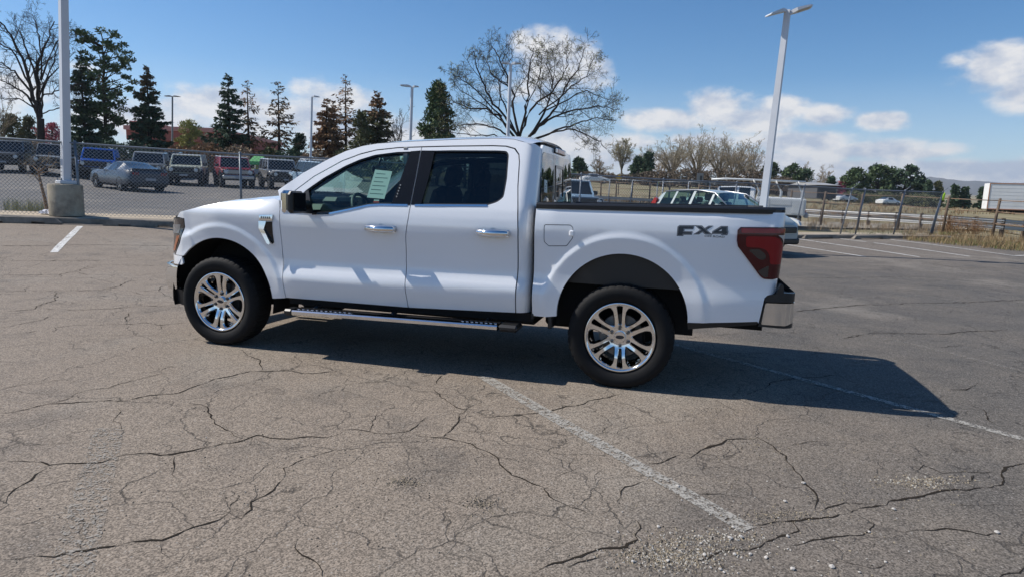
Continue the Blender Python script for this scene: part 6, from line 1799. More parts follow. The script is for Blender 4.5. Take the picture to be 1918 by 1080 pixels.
# grey blue fastback coupe
cp_ = empty('coupe'); tag(cp_, 'blue grey fastback coupe parked tail towards the fence', 'car')
K_COUPE = pmat('coupe_blue_grey', (.032, .046, .066), .35, coat=.3)
ST = [(2.38, .30, .50, .62, .66, .70, .66, .55), (2.25, .22, .50, .70, .76, .86, .82, .68), (1.9, .20, .55, .80, .88, .93, .90, .74), (1.2, .20, .56, .86, .97, .94, .92, .76), (.80, .20, .56, .90, 1.01, .94, .91, .78), (.05, .20, .56, .94, 1.33, .93, .90, .60), (-.15, .20, .56, .95, 1.37, .93, .90, .58), (-.30, .20, .56, .95, 1.385, .93, .90, .57), (-.95, .20, .57, .98, 1.35, .95, .92, .56), (-1.2, .20, .58, 1.0, 1.28, .96, .93, .57), (-1.85, .22, .60, 1.02, 1.10, .96, .92, .66), (-2.1, .26, .62, 1.02, 1.075, .94, .88, .72), (-2.28, .32, .64, .96, 1.06, .90, .82, .72), (-2.36, .40, .62, .80, .86, .86, .78, .70)]
loft_car('body', ST, [K_COUPE, M_DGLASS, M_UNDER], cp_, {'side': [(-.15, .05), (-.30, -.15), (-.95, -.30)], 'top': [(.05, .80), (-1.2, -.95), (-1.85, -1.2)]})
for s in (-1, 1):
    mb = MB(); y0 = s * .955
    mb.cbox((-1.0, min(y0 * .985, y0 * .955), .98), (-.93, max(y0 * .985, y0 * .955), 1.02), .003)
    mb.cbox((.42, min(s * .9, s * 1.06), .93), (.56, max(s * .9, s * 1.06), 1.05), .03); mb.build('side_mirror', M_BLK, cp_)
    for k in range(3): 
        q = MB(); q.cbox((-2.37, min(s * (.50 + k * .10), s * (.56 + k * .10)), .80), (-2.25, max(s * (.50 + k * .10), s * (.56 + k * .10)), .94), .01); q.build('tail_lamp', M_TAILR, cp_)
    for x in (1.36, -1.36):
        a = arc((x, .34), .40, 0, 180, 12); q = MB(); q.add([(x, s * .30, .34)] + [(p[0], s * .952, p[1]) for p in a], [tuple(range(1, len(a) + 1))]); q.build('wheel_arch', M_UNDER, cp_)
mb = MB(); mb.cbox((-2.33, -.82, .78), (-2.27, .82, .96), .02, 0); mb.cbox((-2.44, -.72, .30), (-2.30, .72, .48), .03, 0); mb.cbox((-2.45, -.22, .56), (-2.35, .22, .67), .005, 1); mb.build('rear_panel', [M_BLK, M_PLATE], cp_)
mb = MB(); mb.cbox((-2.34, -.78, 1.075), (-2.14, .78, 1.11), .012); mb.build('spoiler', K_COUPE, cp_)
mb = MB(); mb.cbox((.02, .30, 1.05), (.20, .62, 1.20), .01); mb.build('window_sticker', pmat('sticker_green', (.45, .75, .60), .6), cp_)
put_wheels(cp_, 1.36, -1.36, .85, .345, .25, .26, 5)
place(cp_, 241, 32.0, (-.80, .60))

# silver hatchback behind the bed of the pickup
hb = empty('hatchback'); tag(hb, 'silver green hatchback parked behind the bed of the pickup', 'car')
K_SLV = C('silver_green_paint', (.36, .41, .40))
H = 1.47
ST = [(2.12, .30, .52, .66, .70, .70, .66, .52), (2.02, .24, .54, .74, .80, .82, .78, .62), (1.7, .20, .56, .86, .92, .87, .85, .70), (1.15, .20, .58, .94, 1.02, .88, .87, .76), (.98, .20, .58, .96, 1.05, .88, .87, .78), (.28, .20, .58, .98, 1.40, .88, .87, .64), (.20, .20, .58, .98, 1.42, .88, .87, .63), (-.46, .20, .58, 1.0, H, .88, .87, .62), (-.56, .20, .58, 1.0, H, .88, .87, .62), (-1.22, .20, .58, 1.02, H - .02, .88, .87, .61), (-1.30, .20, .58, 1.02, H - .025, .88, .87, .61), (-1.78, .20, .58, 1.05, H - .06, .88, .86, .60), (-1.90, .22, .58, 1.06, H - .09, .87, .85, .60), (-2.12, .26, .58, 1.04, 1.20, .86, .83, .66), (-2.22, .34, .56, .95, 1.00, .82, .80, .66)]
loft_car('body', ST, [K_SLV, glassmat('hatch_glass', (.60, .78, .72)), M_UNDER], hb, {'side': [(.28, .98), (-.46, .20), (-1.22, -.56), (-1.78, -1.30)], 'top': [(.28, .98), (-2.12, -1.90)]})
mb = MB()
for s in (-1, 1):
    mb.cbox((-.10, s * .36 - .24, .60), (.32, s * .36 + .24, .80), .05); mb.cbox((-.30, s * .36 - .24, .75), (-.12, s * .36 + .24, 1.18), .05); mb.cbox((-.30, s * .36 - .13, 1.20), (-.19, s * .36 + .13, 1.38), .04)
mb.cbox((-1.35, -.62, .75), (-1.12, .62, 1.12), .05)
for s in (-1, 1): mb.cbox((-1.33, s * .36 - .12, 1.13), (-1.22, s * .36 + .12, 1.28), .03)
mb.cbox((.75, -.78, .75), (1.12, .78, 1.0), .04); mb.box((-2.0, -.82, .30), (1.1, .82, .40)); mb.build('seat', pmat('hatch_seat', (.10, .105, .10), .8), hb)
for s in (-1, 1):
    q = MB(); q.cbox((.62, min(s * .86, s * 1.04), 1.0), (.78, max(s * .86, s * 1.04), 1.13), .03); q.build('side_mirror', K_SLV, hb)
    q = MB(); q.prism([(2.08, .70), (1.72, .76), (1.55, .88), (1.80, .87), (2.02, .80)], s * .80, s * .885, 'XZ'); q.build('headlight', M_HEADL, hb, recalc=True)
    q = MB(); q.prism([(-2.10, .80), (-1.96, .84), (-1.90, 1.20), (-1.98, 1.22), (-2.12, 1.08)], s * .78, s * .875, 'XZ'); q.build('tail_lamp', M_TAILR, hb, recalc=True)
    for x in (1.32, -1.33):
        a = arc((x, .33), .38, 0, 180, 12); q = MB(); q.add([(p[0], s * .893, p[1]) for p in a], [tuple(range(len(a)))]); q.build('wheel_arch', M_UNDER, hb)
mb = MB(); mb.cbox((2.06, -.62, .52), (2.16, .62, .66), .02, 0); mb.cbox((2.0, -.80, .24), (2.14, .80, .40), .04, 0); mb.build('grille', M_BLK, hb)
# side window frames and roof edge
mb = MB()
for s in (-1, 1):
    rail_ = [(.98, .80, 1.055), (.28, .655, 1.405), (-.46, .632, 1.465), (-1.22, .622, 1.445), (-1.78, .612, 1.40)]
    mb.tube([(x, s * y, z) for x, y, z in rail_], .018, 6, 0)
mb.build('window_trim', M_ALLOY, hb)
put_wheels(hb, 1.32, -1.33, .80, .32, .21, .22, 5)
place(hb, 1346, 19.2, (.50, -.87), .06); hb.scale = (1, 1, 1.13)

# white work truck with service body and ladder rack
ut_ = empty('work_truck'); tag(ut_, 'white work truck with a utility body and ladder rack beyond the fence', 'truck')
ST = [(2.95, .45, .75, .95, 1.0, .86, .84, .72), (2.85, .40, .78, 1.06, 1.12, .95, .93, .80), (2.0, .40, .80, 1.16, 1.24, .97, .95, .82), (1.55, .40, .80, 1.20, 1.28, .97, .95, .84), (.95, .40, .80, 1.22, 1.80, .97, .94, .72), (.85, .40, .80, 1.22, 1.83, .97, .94, .71), (.02, .40, .80, 1.24, 1.88, .97, .94, .70), (-.08, .40, .80, 1.24, 1.88, .97, .94, .70), (-.62, .40, .80, 1.25, 1.87, .97, .94, .70), (-.80, .40, .80, 1.25, 1.82, .97, .94, .72), (-.86, .42, .80, 1.20, 1.75, .95, .90, .72)]
loft_car('cab', ST, [K_WHITE, M_DGLASS, M_UNDER], ut_, {'side': [(.95, 1.55), (.02, .85), (-.62, -.08)], 'top': [(.95, 1.55)]})
mb = MB(); mb.cbox((-.885, -.62, 1.28), (-.865, .62, 1.72), .004); mb.build('rear_window', M_DGLASS, ut_)
K_UTW = pmat('utility_white', (.70, .71, .70), .5, var=.04, vscale=4)
mb = MB(); mb.cbox((-3.2, -1.02, .62), (-.92, -.62, 1.42), .02); mb.cbox((-3.2, .62, .62), (-.92, 1.02, 1.42), .02); mb.cbox((-3.2, -.62, .62), (-.92, .62, .85), .02); mb.cbox((-3.22, -1.0, .70), (-3.16, 1.0, 1.36), .015); b_ = mb.build('utility_body', K_UTW, ut_)
for s in (-1, 1):
    for (x0, x1, z0, z1) in ((-1.55, -.98, .70, 1.36), (-2.55, -1.62, 1.08, 1.36), (-3.12, -2.62, .70, 1.36)):
        q = MB(); q.cbox((x0, min(s * 1.02, s * 1.035), z0), (x1, max(s * 1.02, s * 1.035), z1), .006); dd = q.build('locker_door', K_UTW, b_)
mb = MB(); mb.cbox((-3.38, -1.0, .52), (-3.2, 1.0, .72), .02); mb.build('step_bumper', M_POLEG, ut_)
for s in (-1, 1):
    q = MB(); q.cbox((-3.23, min(s * .88, s * 1.0), .76), (-3.2, max(s * .88, s * 1.0), .92), .005); q.build('tail_lamp', M_TAILR, ut_)
    q = MB(); q.cbox((1.05, min(s * .95, s * 1.22), 1.22), (1.2, max(s * .95, s * 1.22), 1.46), .03); q.build('side_mirror', M_BLK, ut_)
for s in (-1, 1):
    q = MB(); z = 2.24
    q.tube([(1.3, s * .80, z - .06), (.6, s * .80, z), (-3.1, s * .80, z)], .045, 8)
    for x in (-1.0, -2.05, -3.05): q.tube([(x, s * .95, 1.42), (x - .02, s * .95, 1.70), (x + .30, s * .80, z)], .048, 8)
    q.build('rack_side', K_UTW, ut_)
for x in (1.2, -.95, -2.05, -3.05): MB().tube([(x, -.80, 2.24 if x < 1 else 2.19), (x, .80, 2.24 if x < 1 else 2.19)], .035, 8).build('rack_bar', K_UTW, ut_)
mb = MB(); mb.box((-3.1, -.45, .45), (2.6, .45, .62)); mb.build('chassis', M_UNDER, ut_)
put_wheels(ut_, 2.0, -2.0, .82, .40, .25, .22, 5)
place(ut_, 1376, 33.5, (-.93, .36))

# small cars far off across the field
def far_car(px, py, d, col, label, h=(1, .1)):
    r_ = empty('distant_car'); tag(r_, label, 'car', 'distant cars across the field')
    S2 = [(2.1, .3, .5, .65, .7, .8, .75, .6), (1.0, .25, .55, .9, .98, .86, .84, .75), (.3, .25, .55, .95, 1.4, .86, .84, .62), (-.8, .25, .55, .98, 1.42, .86, .84, .62), (-1.5, .25, .55, .98, 1.05, .86, .84, .7), (-2.1, .3, .5, .85, .9, .84, .8, .7)]
    loft_car('body', S2, [col, M_DGLASS, M_UNDER], r_, {'side': [(-.8, .3)], 'top': [(.3, 1.0), (-1.5, -.8)]})
    put_wheels(r_, 1.3, -1.3, .78, .32)
    b = stand(px, d); hh = RT * h[0] + FW * h[1]; r_.location = (b[0], b[1], float(T(b[0], b[1]))); r_.rotation_euler = (0, 0, math.atan2(hh[1], hh[0]))
far_car(1113, 348, 95, K_WHITE, 'white car driving on the road behind the pipe fence')
far_car(1583, 378, 118, K_SILV, 'silver car far off left of the big conifer clump', (1, .3)); far_car(1663, 381, 118, K_WHITE, 'white car far off below the big conifer clump', (1, .3)); far_car(1558, 377, 122, K_GREY, 'dark car far off beside the grey shed', (1, .3))
# ================================================================ trees and plants
def foliage(name, cols, rough=.8):
    """leaf or needle colour that changes from clump to clump"""
    if name in MAT: return MAT[name]
    m = bpy.data.materials.new(name); m.use_nodes = True
    nt = m.node_tree; b = nt.nodes['Principled BSDF']; N, L = nt.nodes.new, nt.links.new
    tc = N('ShaderNodeTexCoord'); n = N('ShaderNodeTexNoise'); n.inputs['Scale'].default_value = 1.3; n.inputs['Detail'].default_value = 5; n.inputs['Roughness'].default_value = .7
    L(tc.outputs['Object'], n.inputs['Vector'])
    r = N('ShaderNodeValToRGB'); L(n.outputs['Fac'], r.inputs[0])
    els = r.color_ramp.elements
    while len(els) < len(cols): els.new(.5)
    for i, c in enumerate(cols):
        els[i].position = .30 + .40 * i / max(1, len(cols) - 1); els[i].color = (*c, 1)
    L(r.outputs[0], b.inputs['Base Color']); b.inputs['Roughness'].default_value = rough; b.inputs['Specular IOR Level'].default_value = .25
    MAT[name] = m; return m
M_BARK = pmat('dark_bark', (.050, .040, .033), .95, var=.3, vscale=5, spec=.1)
M_BARKG = pmat('grey_bark', (.20, .17, .13), .95, var=.3, vscale=3, spec=.1)
M_TWIG = pmat('pale_twig', (.33, .28, .20), .95, var=.2, vscale=2, spec=.1)
M_SPRUCE = foliage('spruce_needles', [(.028, .050, .032), (.056, .094, .052), (.095, .135, .072)])
M_DYING = foliage('dying_needles', [(.09, .075, .044), (.18, .115, .06), (.12, .12, .066)])
M_BROWN = foliage('brown_needles', [(.15, .088, .050), (.27, .16, .085), (.34, .215, .115)])
M_PINE = foliage('pine_needles', [(.042, .070, .032), (.082, .122, .052), (.13, .165, .072)])
M_OLIVE = foliage('olive_needles', [(.070, .080, .038), (.125, .132, .060), (.17, .15, .07)])
M_BUD = foliage('fresh_buds', [(.26, .27, .10), (.36, .36, .15), (.42, .40, .20)])
M_PINKB = foliage('pink_blossom', [(.26, .06, .08), (.44, .12, .16), (.54, .20, .23)])
M_YELG = foliage('yellow_green_leaves', [(.20, .21, .06), (.34, .34, .12), (.44, .41, .18)])
M_DRYG = foliage('dry_weeds', [(.16, .10, .05), (.27, .19, .10), (.36, .27, .15)])
M_THICK = foliage('thicket_brown', [(.09, .066, .048), (.15, .115, .08), (.20, .16, .115)])
M_STRAW = foliage('straw_weeds', [(.20, .19, .08), (.30, .29, .13), (.38, .34, .18)])
M_GREENW = foliage('green_weeds', [(.06, .09, .02), (.13, .15, .05), (.22, .20, .08)])
M_PALE = foliage('pale_twig_haze', [(.30, .26, .17), (.40, .36, .23), (.44, .42, .24)])
M_TAN = foliage('tan_twig_haze', [(.22, .16, .11), (.32, .24, .165), (.36, .28, .19)])

def tubes_np(name, polys, mat, parent, sides=4):
    """many tapering branches as one mesh; polys: (points n x 3, radii n)"""
    V, F, o = [], [], 0
    ang = 2 * np.pi * np.arange(sides) / sides; ca, sa = np.cos(ang)[None, :, None], np.sin(ang)[None, :, None]
    for P, R in polys:
        n = len(P)
        t = np.gradient(P, axis=0); t /= np.linalg.norm(t, axis=1)[:, None] + 1e-9
        a = np.where(np.abs(t[:, 2:3]) < .9, np.array([[0, 0, 1.0]]), np.array([[1.0, 0, 0]]))
        e1 = np.cross(t, a); e1 /= np.linalg.norm(e1, axis=1)[:, None] + 1e-9; e2 = np.cross(t, e1)
        V.append((P[:, None, :] + R[:, None, None] * (ca * e1[:, None, :] + sa * e2[:, None, :])).reshape(-1, 3))
        i = o + np.arange(n * sides).reshape(n, sides)
        F.append(np.stack([np.roll(i, -1, 1)[:-1], i[:-1], i[1:], np.roll(i, -1, 1)[1:]], -1).reshape(-1, 4)); o += n * sides
    return mesh_np(name, np.concatenate(V), np.concatenate(F), mat, parent, smooth=sides > 4)
def curve_pts(p0, d, L, n, q, wob=.18, up=.0, grav=.0):
    P = [np.array(p0, float)]; d = np.array(d, float); d /= np.linalg.norm(d)
    for k in range(n - 1):
        d = d + q.randn(3) * wob + np.array([0, 0, up - grav * k / n]); d /= np.linalg.norm(d)
        P.append(P[-1] + d * L / (n - 1))
    return np.array(P)
def ramify(limbs, q, levels, nkid, ratio, rmin, spread=.75, up=.10, start=.25, wob=.2):
    """limbs: (P, R). adds levels of side branches; returns all branches and the twig tips"""
    out = list(limbs); cur = list(limbs); tips = []
    for lv in range(levels):
        nxt = []
        for P, R in cur:
            L_ = np.linalg.norm(np.diff(P, axis=0), axis=1).sum()
            nk = max(2, int(nkid[lv] * (.7 + .6 * q.rand())))
            for k in range(nk):
                t = start + (1 - start) * (k + q.rand()) / nk
                f = t * (len(P) - 1); i = min(int(f), len(P) - 2); p = P[i] + (P[i + 1] - P[i]) * (f - i)
                d0 = P[i + 1] - P[i]; d0 = d0 / (np.linalg.norm(d0) + 1e-9)
                s = q.randn(3); s -= d0 * (s @ d0); s /= np.linalg.norm(s) + 1e-9
                d = d0 * (1 - .5 * spread) + s * spread + np.array([0, 0, up])
                LL = L_ * ratio[lv] * (1.15 - .65 * t) * (.6 + .7 * q.rand())
                n = 5 if lv == 0 else (4 if lv == 1 else 3)
                C_ = curve_pts(p, d, LL, n, q, wob, up * .3)
                r0 = max(rmin, float(np.interp(f, np.arange(len(R)), R)) * .55)
                nxt.append((C_, np.linspace(r0, max(rmin * .6, r0 * .3), n)))
        out += nxt; cur = nxt
    tips = cur
    return out, tips
def quads_at(C, A, B):
    """leaf quads with centre C and half axes A, B"""
    V = np.stack([C - A - B * .6, C + A * .1 - B, C + A + B * .2, C - A * .1 + B], 1).reshape(-1, 3)
    return V, np.arange(len(V)).reshape(-1, 4)
def tree_root(name, base, label, group=None, cat='tree'):
    r = empty(name, tuple(base)); tag(r, label, cat, group); return r
def bare_tree(base, limbs_px, label, seed, r0, trunk_to, levels=3, nkid=(8, 6, 4), ratio=(.50, .5, .5), rmin=.012, spread=.8, up=.12, buds=0, budmat=None, depth_var=2.2, bark=None, dist=None, name='bare_tree'):
    """broad tree with its main limbs traced in the photo (given as pixel lines); trunk_to: pixel of the fork"""
    q = np.random.RandomState(seed); d = float((base - CAM) @ FW)
    root = tree_root(name, base, label)
    fork = topz(base, *trunk_to) - base
    trunk = (np.array([[0, 0, -.3], fork * .35 + q.randn(3) * .03, fork * .7 + q.randn(3) * .03, fork]), np.array([r0 * 1.25, r0, r0 * .93, r0 * .85]))
    limbs = [trunk]; L1 = []
    for pl, rr in limbs_px:
        dv = q.uniform(-depth_var, depth_var); n = len(pl); P = []
        for k, (x, y) in enumerate(pl):
            P.append(at(x, y, d + dv * (k / max(1, n - 1)) ** 1.1) - base)
        P = np.array(P); P[0] = P[0] * .6 + fork * .4 if rr > .05 else P[0]
        # smooth the traced line
        tt = np.linspace(0, n - 1, n * 3); P2 = np.stack([np.interp(tt, np.arange(n), P[:, i]) for i in range(3)], 1) + np.concatenate([np.zeros((1, 3)), q.randn(n * 3 - 1, 3) * .05])
        L1.append((P2, np.linspace(rr, rr * .22, len(P2))))
    br, tips = ramify(L1, q, levels, nkid, ratio, rmin, spread, up)
    tubes_np('trunk', [trunk] + L1, bark or M_BARK, root, 8)
    tw = tubes_np('crown', br[len(L1):], bark or M_BARK, root, 3); tw['kind'] = 'stuff'
    if buds:
        idx = q.randint(0, len(tips), buds); C_, A, B = [], [], []
        for i in idx:
            P, R = tips[i]; t = q.rand() * (len(P) - 1); k = min(int(t), len(P) - 2); C_.append(P[k] + (P[k + 1] - P[k]) * (t - k) + q.randn(3) * .04)
        C_ = np.array(C_); A = q.randn(buds, 3); A /= np.linalg.norm(A, axis=1)[:, None]; B = np.cross(A, q.randn(buds, 3)); B /= np.linalg.norm(B, axis=1)[:, None] + 1e-9
        s = q.uniform(.018, .045, (buds, 1)); V, F = quads_at(C_, A * s, B * s * .6)
        b_ = mesh_np('buds', V, F, budmat or M_BUD, root); b_['kind'] = 'stuff'
    return root
def auto_tree(base, H, W, label, seed, bark, levels=3, nlimb=9, nkid=(6, 5, 4), rmin=.02, r0=.22, fork=.25, haze=0, hazemat=None, upright=.9, group=None, ls=.12, name='bare_tree'):
    q = np.random.RandomState(seed); root = tree_root(name, base, label, group)
    tp = np.array([q.uniform(-.05, .05) * W, 0, H * fork]); trunk = (np.array([[0, 0, -.5], tp * .5, tp]), np.array([r0 * 1.2, r0, r0 * .9])); L1 = []
    for k in range(nlimb):
        a = 2 * np.pi * k / nlimb + q.rand() * .9; rr = W * .5 * q.uniform(.2, .95) if k else W * .05
        e = np.array([math.cos(a) * rr, math.sin(a) * rr, H * q.uniform(.70, .99) * (1 - .38 * (rr / (W * .5)) ** 2)])
        m_ = tp + (e - tp) * .45 + np.array([-math.cos(a) * .18, -math.sin(a) * .18, .12]) * rr * upright + q.randn(3) * .04 * W
        tt = np.linspace(0, 1, 8)[:, None]; P = (1 - tt) ** 2 * tp + 2 * tt * (1 - tt) * m_ + tt ** 2 * e + q.randn(8, 3) * .012 * H * tt
        L1.append((P, np.linspace(r0 * .55, rmin, 8)))
    br, tips = ramify(L1, q, levels, nkid, (.42, .5, .5), rmin, .75, .2)
    tubes_np('trunk', [trunk] + L1, bark, root, 5)
    tw = tubes_np('crown', br[len(L1):], M_TWIG if bark is not M_BARK else M_BARK, root, 3); tw['kind'] = 'stuff'
    if haze:
        P = np.concatenate([p for p, r in tips]); C_ = P[q.randint(0, len(P), haze)] + q.randn(haze, 3) * .12
        A = q.randn(haze, 3); A /= np.linalg.norm(A, axis=1)[:, None]; B = np.cross(A, q.randn(haze, 3)); B /= np.linalg.norm(B, axis=1)[:, None] + 1e-9
        s = q.uniform(.4, 1.0, (haze, 1)) * ls; V, F = quads_at(C_, A * s, B * s * .55); b_ = mesh_np('leaf_buds', V, F, hazemat or M_PALE, root); b_['kind'] = 'stuff'
    return root
def conifer(base, H, W, label, seed, mat, dens=1.0, bare_low=.06, droop=.25, taper=1.0, bark=None, thin_top=0.0, group=None, name='spruce_tree', topmat=None, skew=0.0, spray=1.0):
    """whorls of drooping boughs, each a stem with needle sprays hung along it"""
    q = np.random.RandomState(seed); root = tree_root(name, base, label, group)
    trunk = (np.array([[0, 0, -.4], [skew * .3, 0, H * .4], [skew, 0, H * .99]]), np.array([W * .045 + .05, W * .032 + .03, .02]))
    nw = max(8, int(H * 2.6)); stems, Cs, As, Bs = [], [], [], []
    for i in range(nw):
        t = bare_low + (1 - bare_low) * (i + .9 * q.rand()) / nw; z = H * t; t0_ = t
        rad_ = W * .66 * (1 - t) ** taper * (.7 + .6 * q.rand()) * (1.0 if t > bare_low + .1 else .85) + .06
        nb = int(6 + 3 * q.rand())
        for k in range(nb):
            if q.rand() > .55 + .5 * dens: continue
            t = float(np.clip(t0_ + q.randn() * .45 / nw, bare_low, .995)); z = H * t
            a = 2 * np.pi * (k + q.rand() * .6) / nb + i * .7; L_ = rad_ * q.uniform(.6, 1.12)
            hd = np.array([math.cos(a), math.sin(a), 0]); n = 5; s = np.linspace(0, 1, n)[:, None]
            P = np.array([skew * t, 0, z]) + hd * L_ * s + np.array([0, 0, 1.0]) * (-droop * L_ * s * (1.25 - .55 * s) * (1.2 - t) + .10 * L_ * s ** 2)
            stems.append((P, np.linspace(.012 + .006 * L_, .006, n)))
            m = max(3, int(L_ * 30 * dens * spray) + int(5 * dens)); ss_ = q.uniform(.12, 1.03, m)[:, None]
            C_ = np.array([skew * t, 0, z]) + hd * L_ * ss_ + np.array([0, 0, 1.0]) * (-droop * L_ * ss_ * (1.25 - .55 * ss_) * (1.2 - t) + .10 * L_ * ss_ ** 2)
            side = np.cross(hd, [0, 0, 1.0]) * np.where(q.rand(m, 1) < .5, -1, 1)
            A = hd * .5 + side * q.uniform(.1, 1.0, (m, 1)) + np.array([0, 0, -1.0]) * q.uniform(-.35, .95, (m, 1)); A /= np.linalg.norm(A, axis=1)[:, None]
            ln = (.13 + .17 * q.rand(m, 1)) * (.55 + .45 * min(1, L_ / 1.2)); C_ = C_ + A * ln * .8
            B = np.cross(A, np.array([0, 0, .35]) + q.randn(m, 3)); B /= np.linalg.norm(B, axis=1)[:, None] + 1e-9
            Cs.append(C_); As.append(A * ln); Bs.append(B * ln * q.uniform(.22, .42, (m, 1)))
    tubes_np('trunk', [trunk], bark or M_BARK, root, 7)
    bo_ = tubes_np('bough', stems, bark or M_BARK, root, 3); bo_['kind'] = 'stuff'
    C_, A, B = np.concatenate(Cs), np.concatenate(As), np.concatenate(Bs); V, F = quads_at(C_, A, B)
    mi = None; mats = [mat]
    if topmat is not None:
        mats = [mat, topmat]; mi = (C_[:, 2] > H * .70 + q.randn(len(C_)) * H * .05).astype(int)
    cr_ = mesh_np('crown', V, F, mats, root, matidx=mi); cr_['kind'] = 'stuff'
    return root
def clump_tree(base, H, W, label, seed, mat, nclump=60, per=70, low=.25, size=.11, cl=.55, bark=None, profile='pine', group=None, name='pine_tree', lean=0.0):
    """trunk and limbs that end in separate needle or leaf clumps, gaps between them"""
    q = np.random.RandomState(seed); root = tree_root(name, base, label, group)
    top = np.array([lean, 0, H]); trunk = (np.array([[0, 0, -.4], top * .5 + np.array([.05, 0, 0]) * H * .2 * q.randn(), top * .97]), np.array([.05 * W * .5 + .06, .035 * W * .5 + .05, .03]))
    limbs, Cs, As, Bs = [], [], [], []
    for k in range(nclump):
        t = low + (1 - low) * ((k + q.rand()) / nclump)
        if profile == 'pine': rr = W * .5 * (math.sin(math.pi * min(1, .22 + .78 * (1 - (t - low) / (1 - low)) ** .75)) ** .8)
        elif profile == 'round': u = (t - low) / (1 - low); rr = W * .5 * math.sqrt(max(.05, 1 - (2 * u - .85) ** 2 / 1.4))
        else: rr = W * .5 * (1 - (t - low) / (1 - low)) ** .8 + .1
        a = q.rand() * 6.283; rr *= math.sqrt(q.uniform(.12, 1.0)) * q.uniform(.8, 1.15)
        c = np.array([lean * t, 0, 0]) + np.array([math.cos(a) * rr, math.sin(a) * rr, H * t])
        p0 = np.array([lean * t * .9, 0, max(.4, H * t - rr * .45)]); limbs.append((np.array([p0, (p0 + c) / 2 + np.array([0, 0, -.04 * rr]), c]), np.array([.03 + .02 * rr, .02 + .01 * rr, .012])))
        m = int(per * q.uniform(.6, 1.3)); r3 = q.randn(m, 3); r3 /= np.linalg.norm(r3, axis=1)[:, None]; r3 *= q.rand(m, 1) ** .4
        sc = cl * q.uniform(.65, 1.25); C_ = c + r3 * np.array([sc * 1.2, sc * 1.2, sc * .72])
        A = r3 + q.randn(m, 3) * .6 + np.array([0, 0, .25]); A /= np.linalg.norm(A, axis=1)[:, None] + 1e-9
        B = np.cross(A, q.randn(m, 3)); B /= np.linalg.norm(B, axis=1)[:, None] + 1e-9
        ln = size * q.uniform(.6, 1.5, (m, 1)); Cs.append(C_); As.append(A * ln); Bs.append(B * ln * .42)
    tubes_np('trunk', [trunk] + limbs, bark or M_BARK, root, 5)
    V, F = quads_at(np.concatenate(Cs), np.concatenate(As), np.concatenate(Bs)); cr_ = mesh_np('crown', V, F, mat, root); cr_['kind'] = 'stuff'
    return root
def hw(px_top_y, base, d, px): return float(topz(base, px, px_top_y)[2] - base[2])
def spot(px, d, ytop, wpx):
    b = stand(px, d); return b, hw(ytop, b, d, px), wpx * d / FOC

# --- the big bare tree over the cab
Q = lambda *p: [(800 + x / 3.996, 30 + y / 3.996) for x, y in p]
LB = [(Q((690, 900), (600, 780), (470, 620), (405, 480), (365, 360), (340, 270)), 0.096), (Q((690, 880), (650, 740), (640, 560), (575, 400), (520, 290), (480, 205)), 0.096), (Q((695, 860), (740, 700), (760, 560), (755, 420), (790, 290), (800, 235)), 0.089),
      (Q((700, 830), (780, 690), (900, 600), (1000, 480), (1040, 380), (1070, 260)), 0.089), (Q((800, 880), (880, 720), (930, 600), (940, 500), (905, 380), (900, 250)), 0.089), (Q((800, 880), (900, 760), (985, 660), (1025, 540), (1120, 420), (1170, 260)), 0.096),
      (Q((800, 870), (880, 790), (1000, 730), (1180, 690), (1300, 670), (1450, 710)), 0.089), (Q((820, 930), (950, 870), (1090, 850), (1190, 890), (1290, 940), (1330, 990)), 0.067), (Q((840, 915), (1000, 850), (1160, 790), (1290, 770), (1420, 780)), 0.074),
      (Q((640, 900), (540, 760), (450, 700), (320, 690), (200, 640), (160, 560)), 0.089), (Q((600, 900), (520, 840), (420, 815), (260, 815), (100, 850)), 0.074), (Q((600, 905), (480, 890), (330, 890), (180, 870), (60, 830)), 0.052),
      (Q((640, 820), (560, 640), (540, 480), (640, 330), (640, 200)), 0.059), (Q((470, 620), (330, 520), (250, 470), (170, 410)), 0.052), (Q((930, 600), (1080, 540), (1200, 440), (1240, 330)), 0.059), (Q((1025, 540), (1180, 560), (1300, 600), (1400, 640)), 0.052), (Q((760, 560), (850, 430), (860, 300), (790, 210)), 0.052),
      (Q((600, 780), (420, 660), (260, 560), (170, 490)), 0.052), (Q((640, 560), (480, 430), (420, 300), (330, 290)), 0.044)]
bt = stand(985, 46)
bare_tree(bt, LB, 'big spreading bare tree with fresh buds rising behind the cab of the pickup', 21, .30, (975, 268), levels=3, nkid=(11, 9, 6), ratio=(.36, .46, .48), rmin=.008, buds=7500, depth_var=3.2, spread=.85, up=.06)
# --- bare tree at the left
Q1 = lambda *p: [(x / 3.996, y / 3.996) for x, y in p]
LL = [(Q1((285, 900), (255, 760), (225, 640), (180, 480), (110, 320), (40, 200), (-40, 140)), .20), (Q1((300, 880), (285, 700), (275, 520), (310, 410), (370, 280), (400, 160)), .20), (Q1((320, 860), (318, 720), (400, 690), (500, 660), (590, 625)), .10), (Q1((250, 780), (190, 700), (90, 640), (0, 600), (-60, 590)), .11), (Q1((225, 640), (120, 540), (30, 490), (-60, 430)), .11),
      (Q1((180, 480), (90, 380), (0, 330), (-80, 310)), .09), (Q1((275, 520), (210, 380), (150, 260), (110, 150)), .10), (Q1((310, 410), (300, 280), (270, 180), (240, 110)), .08), (Q1((310, 410), (420, 320), (500, 250), (560, 260)), .08), (Q1((285, 700), (360, 590), (450, 500), (560, 400)), .09), (Q1((330, 830), (420, 820), (520, 760), (560, 770)), .06), (Q1((260, 800), (160, 740), (60, 740), (-40, 750)), .07), (Q1((285, 620), (400, 470), (440, 330), (500, 300)), .07)]
b = stand(77, 62)
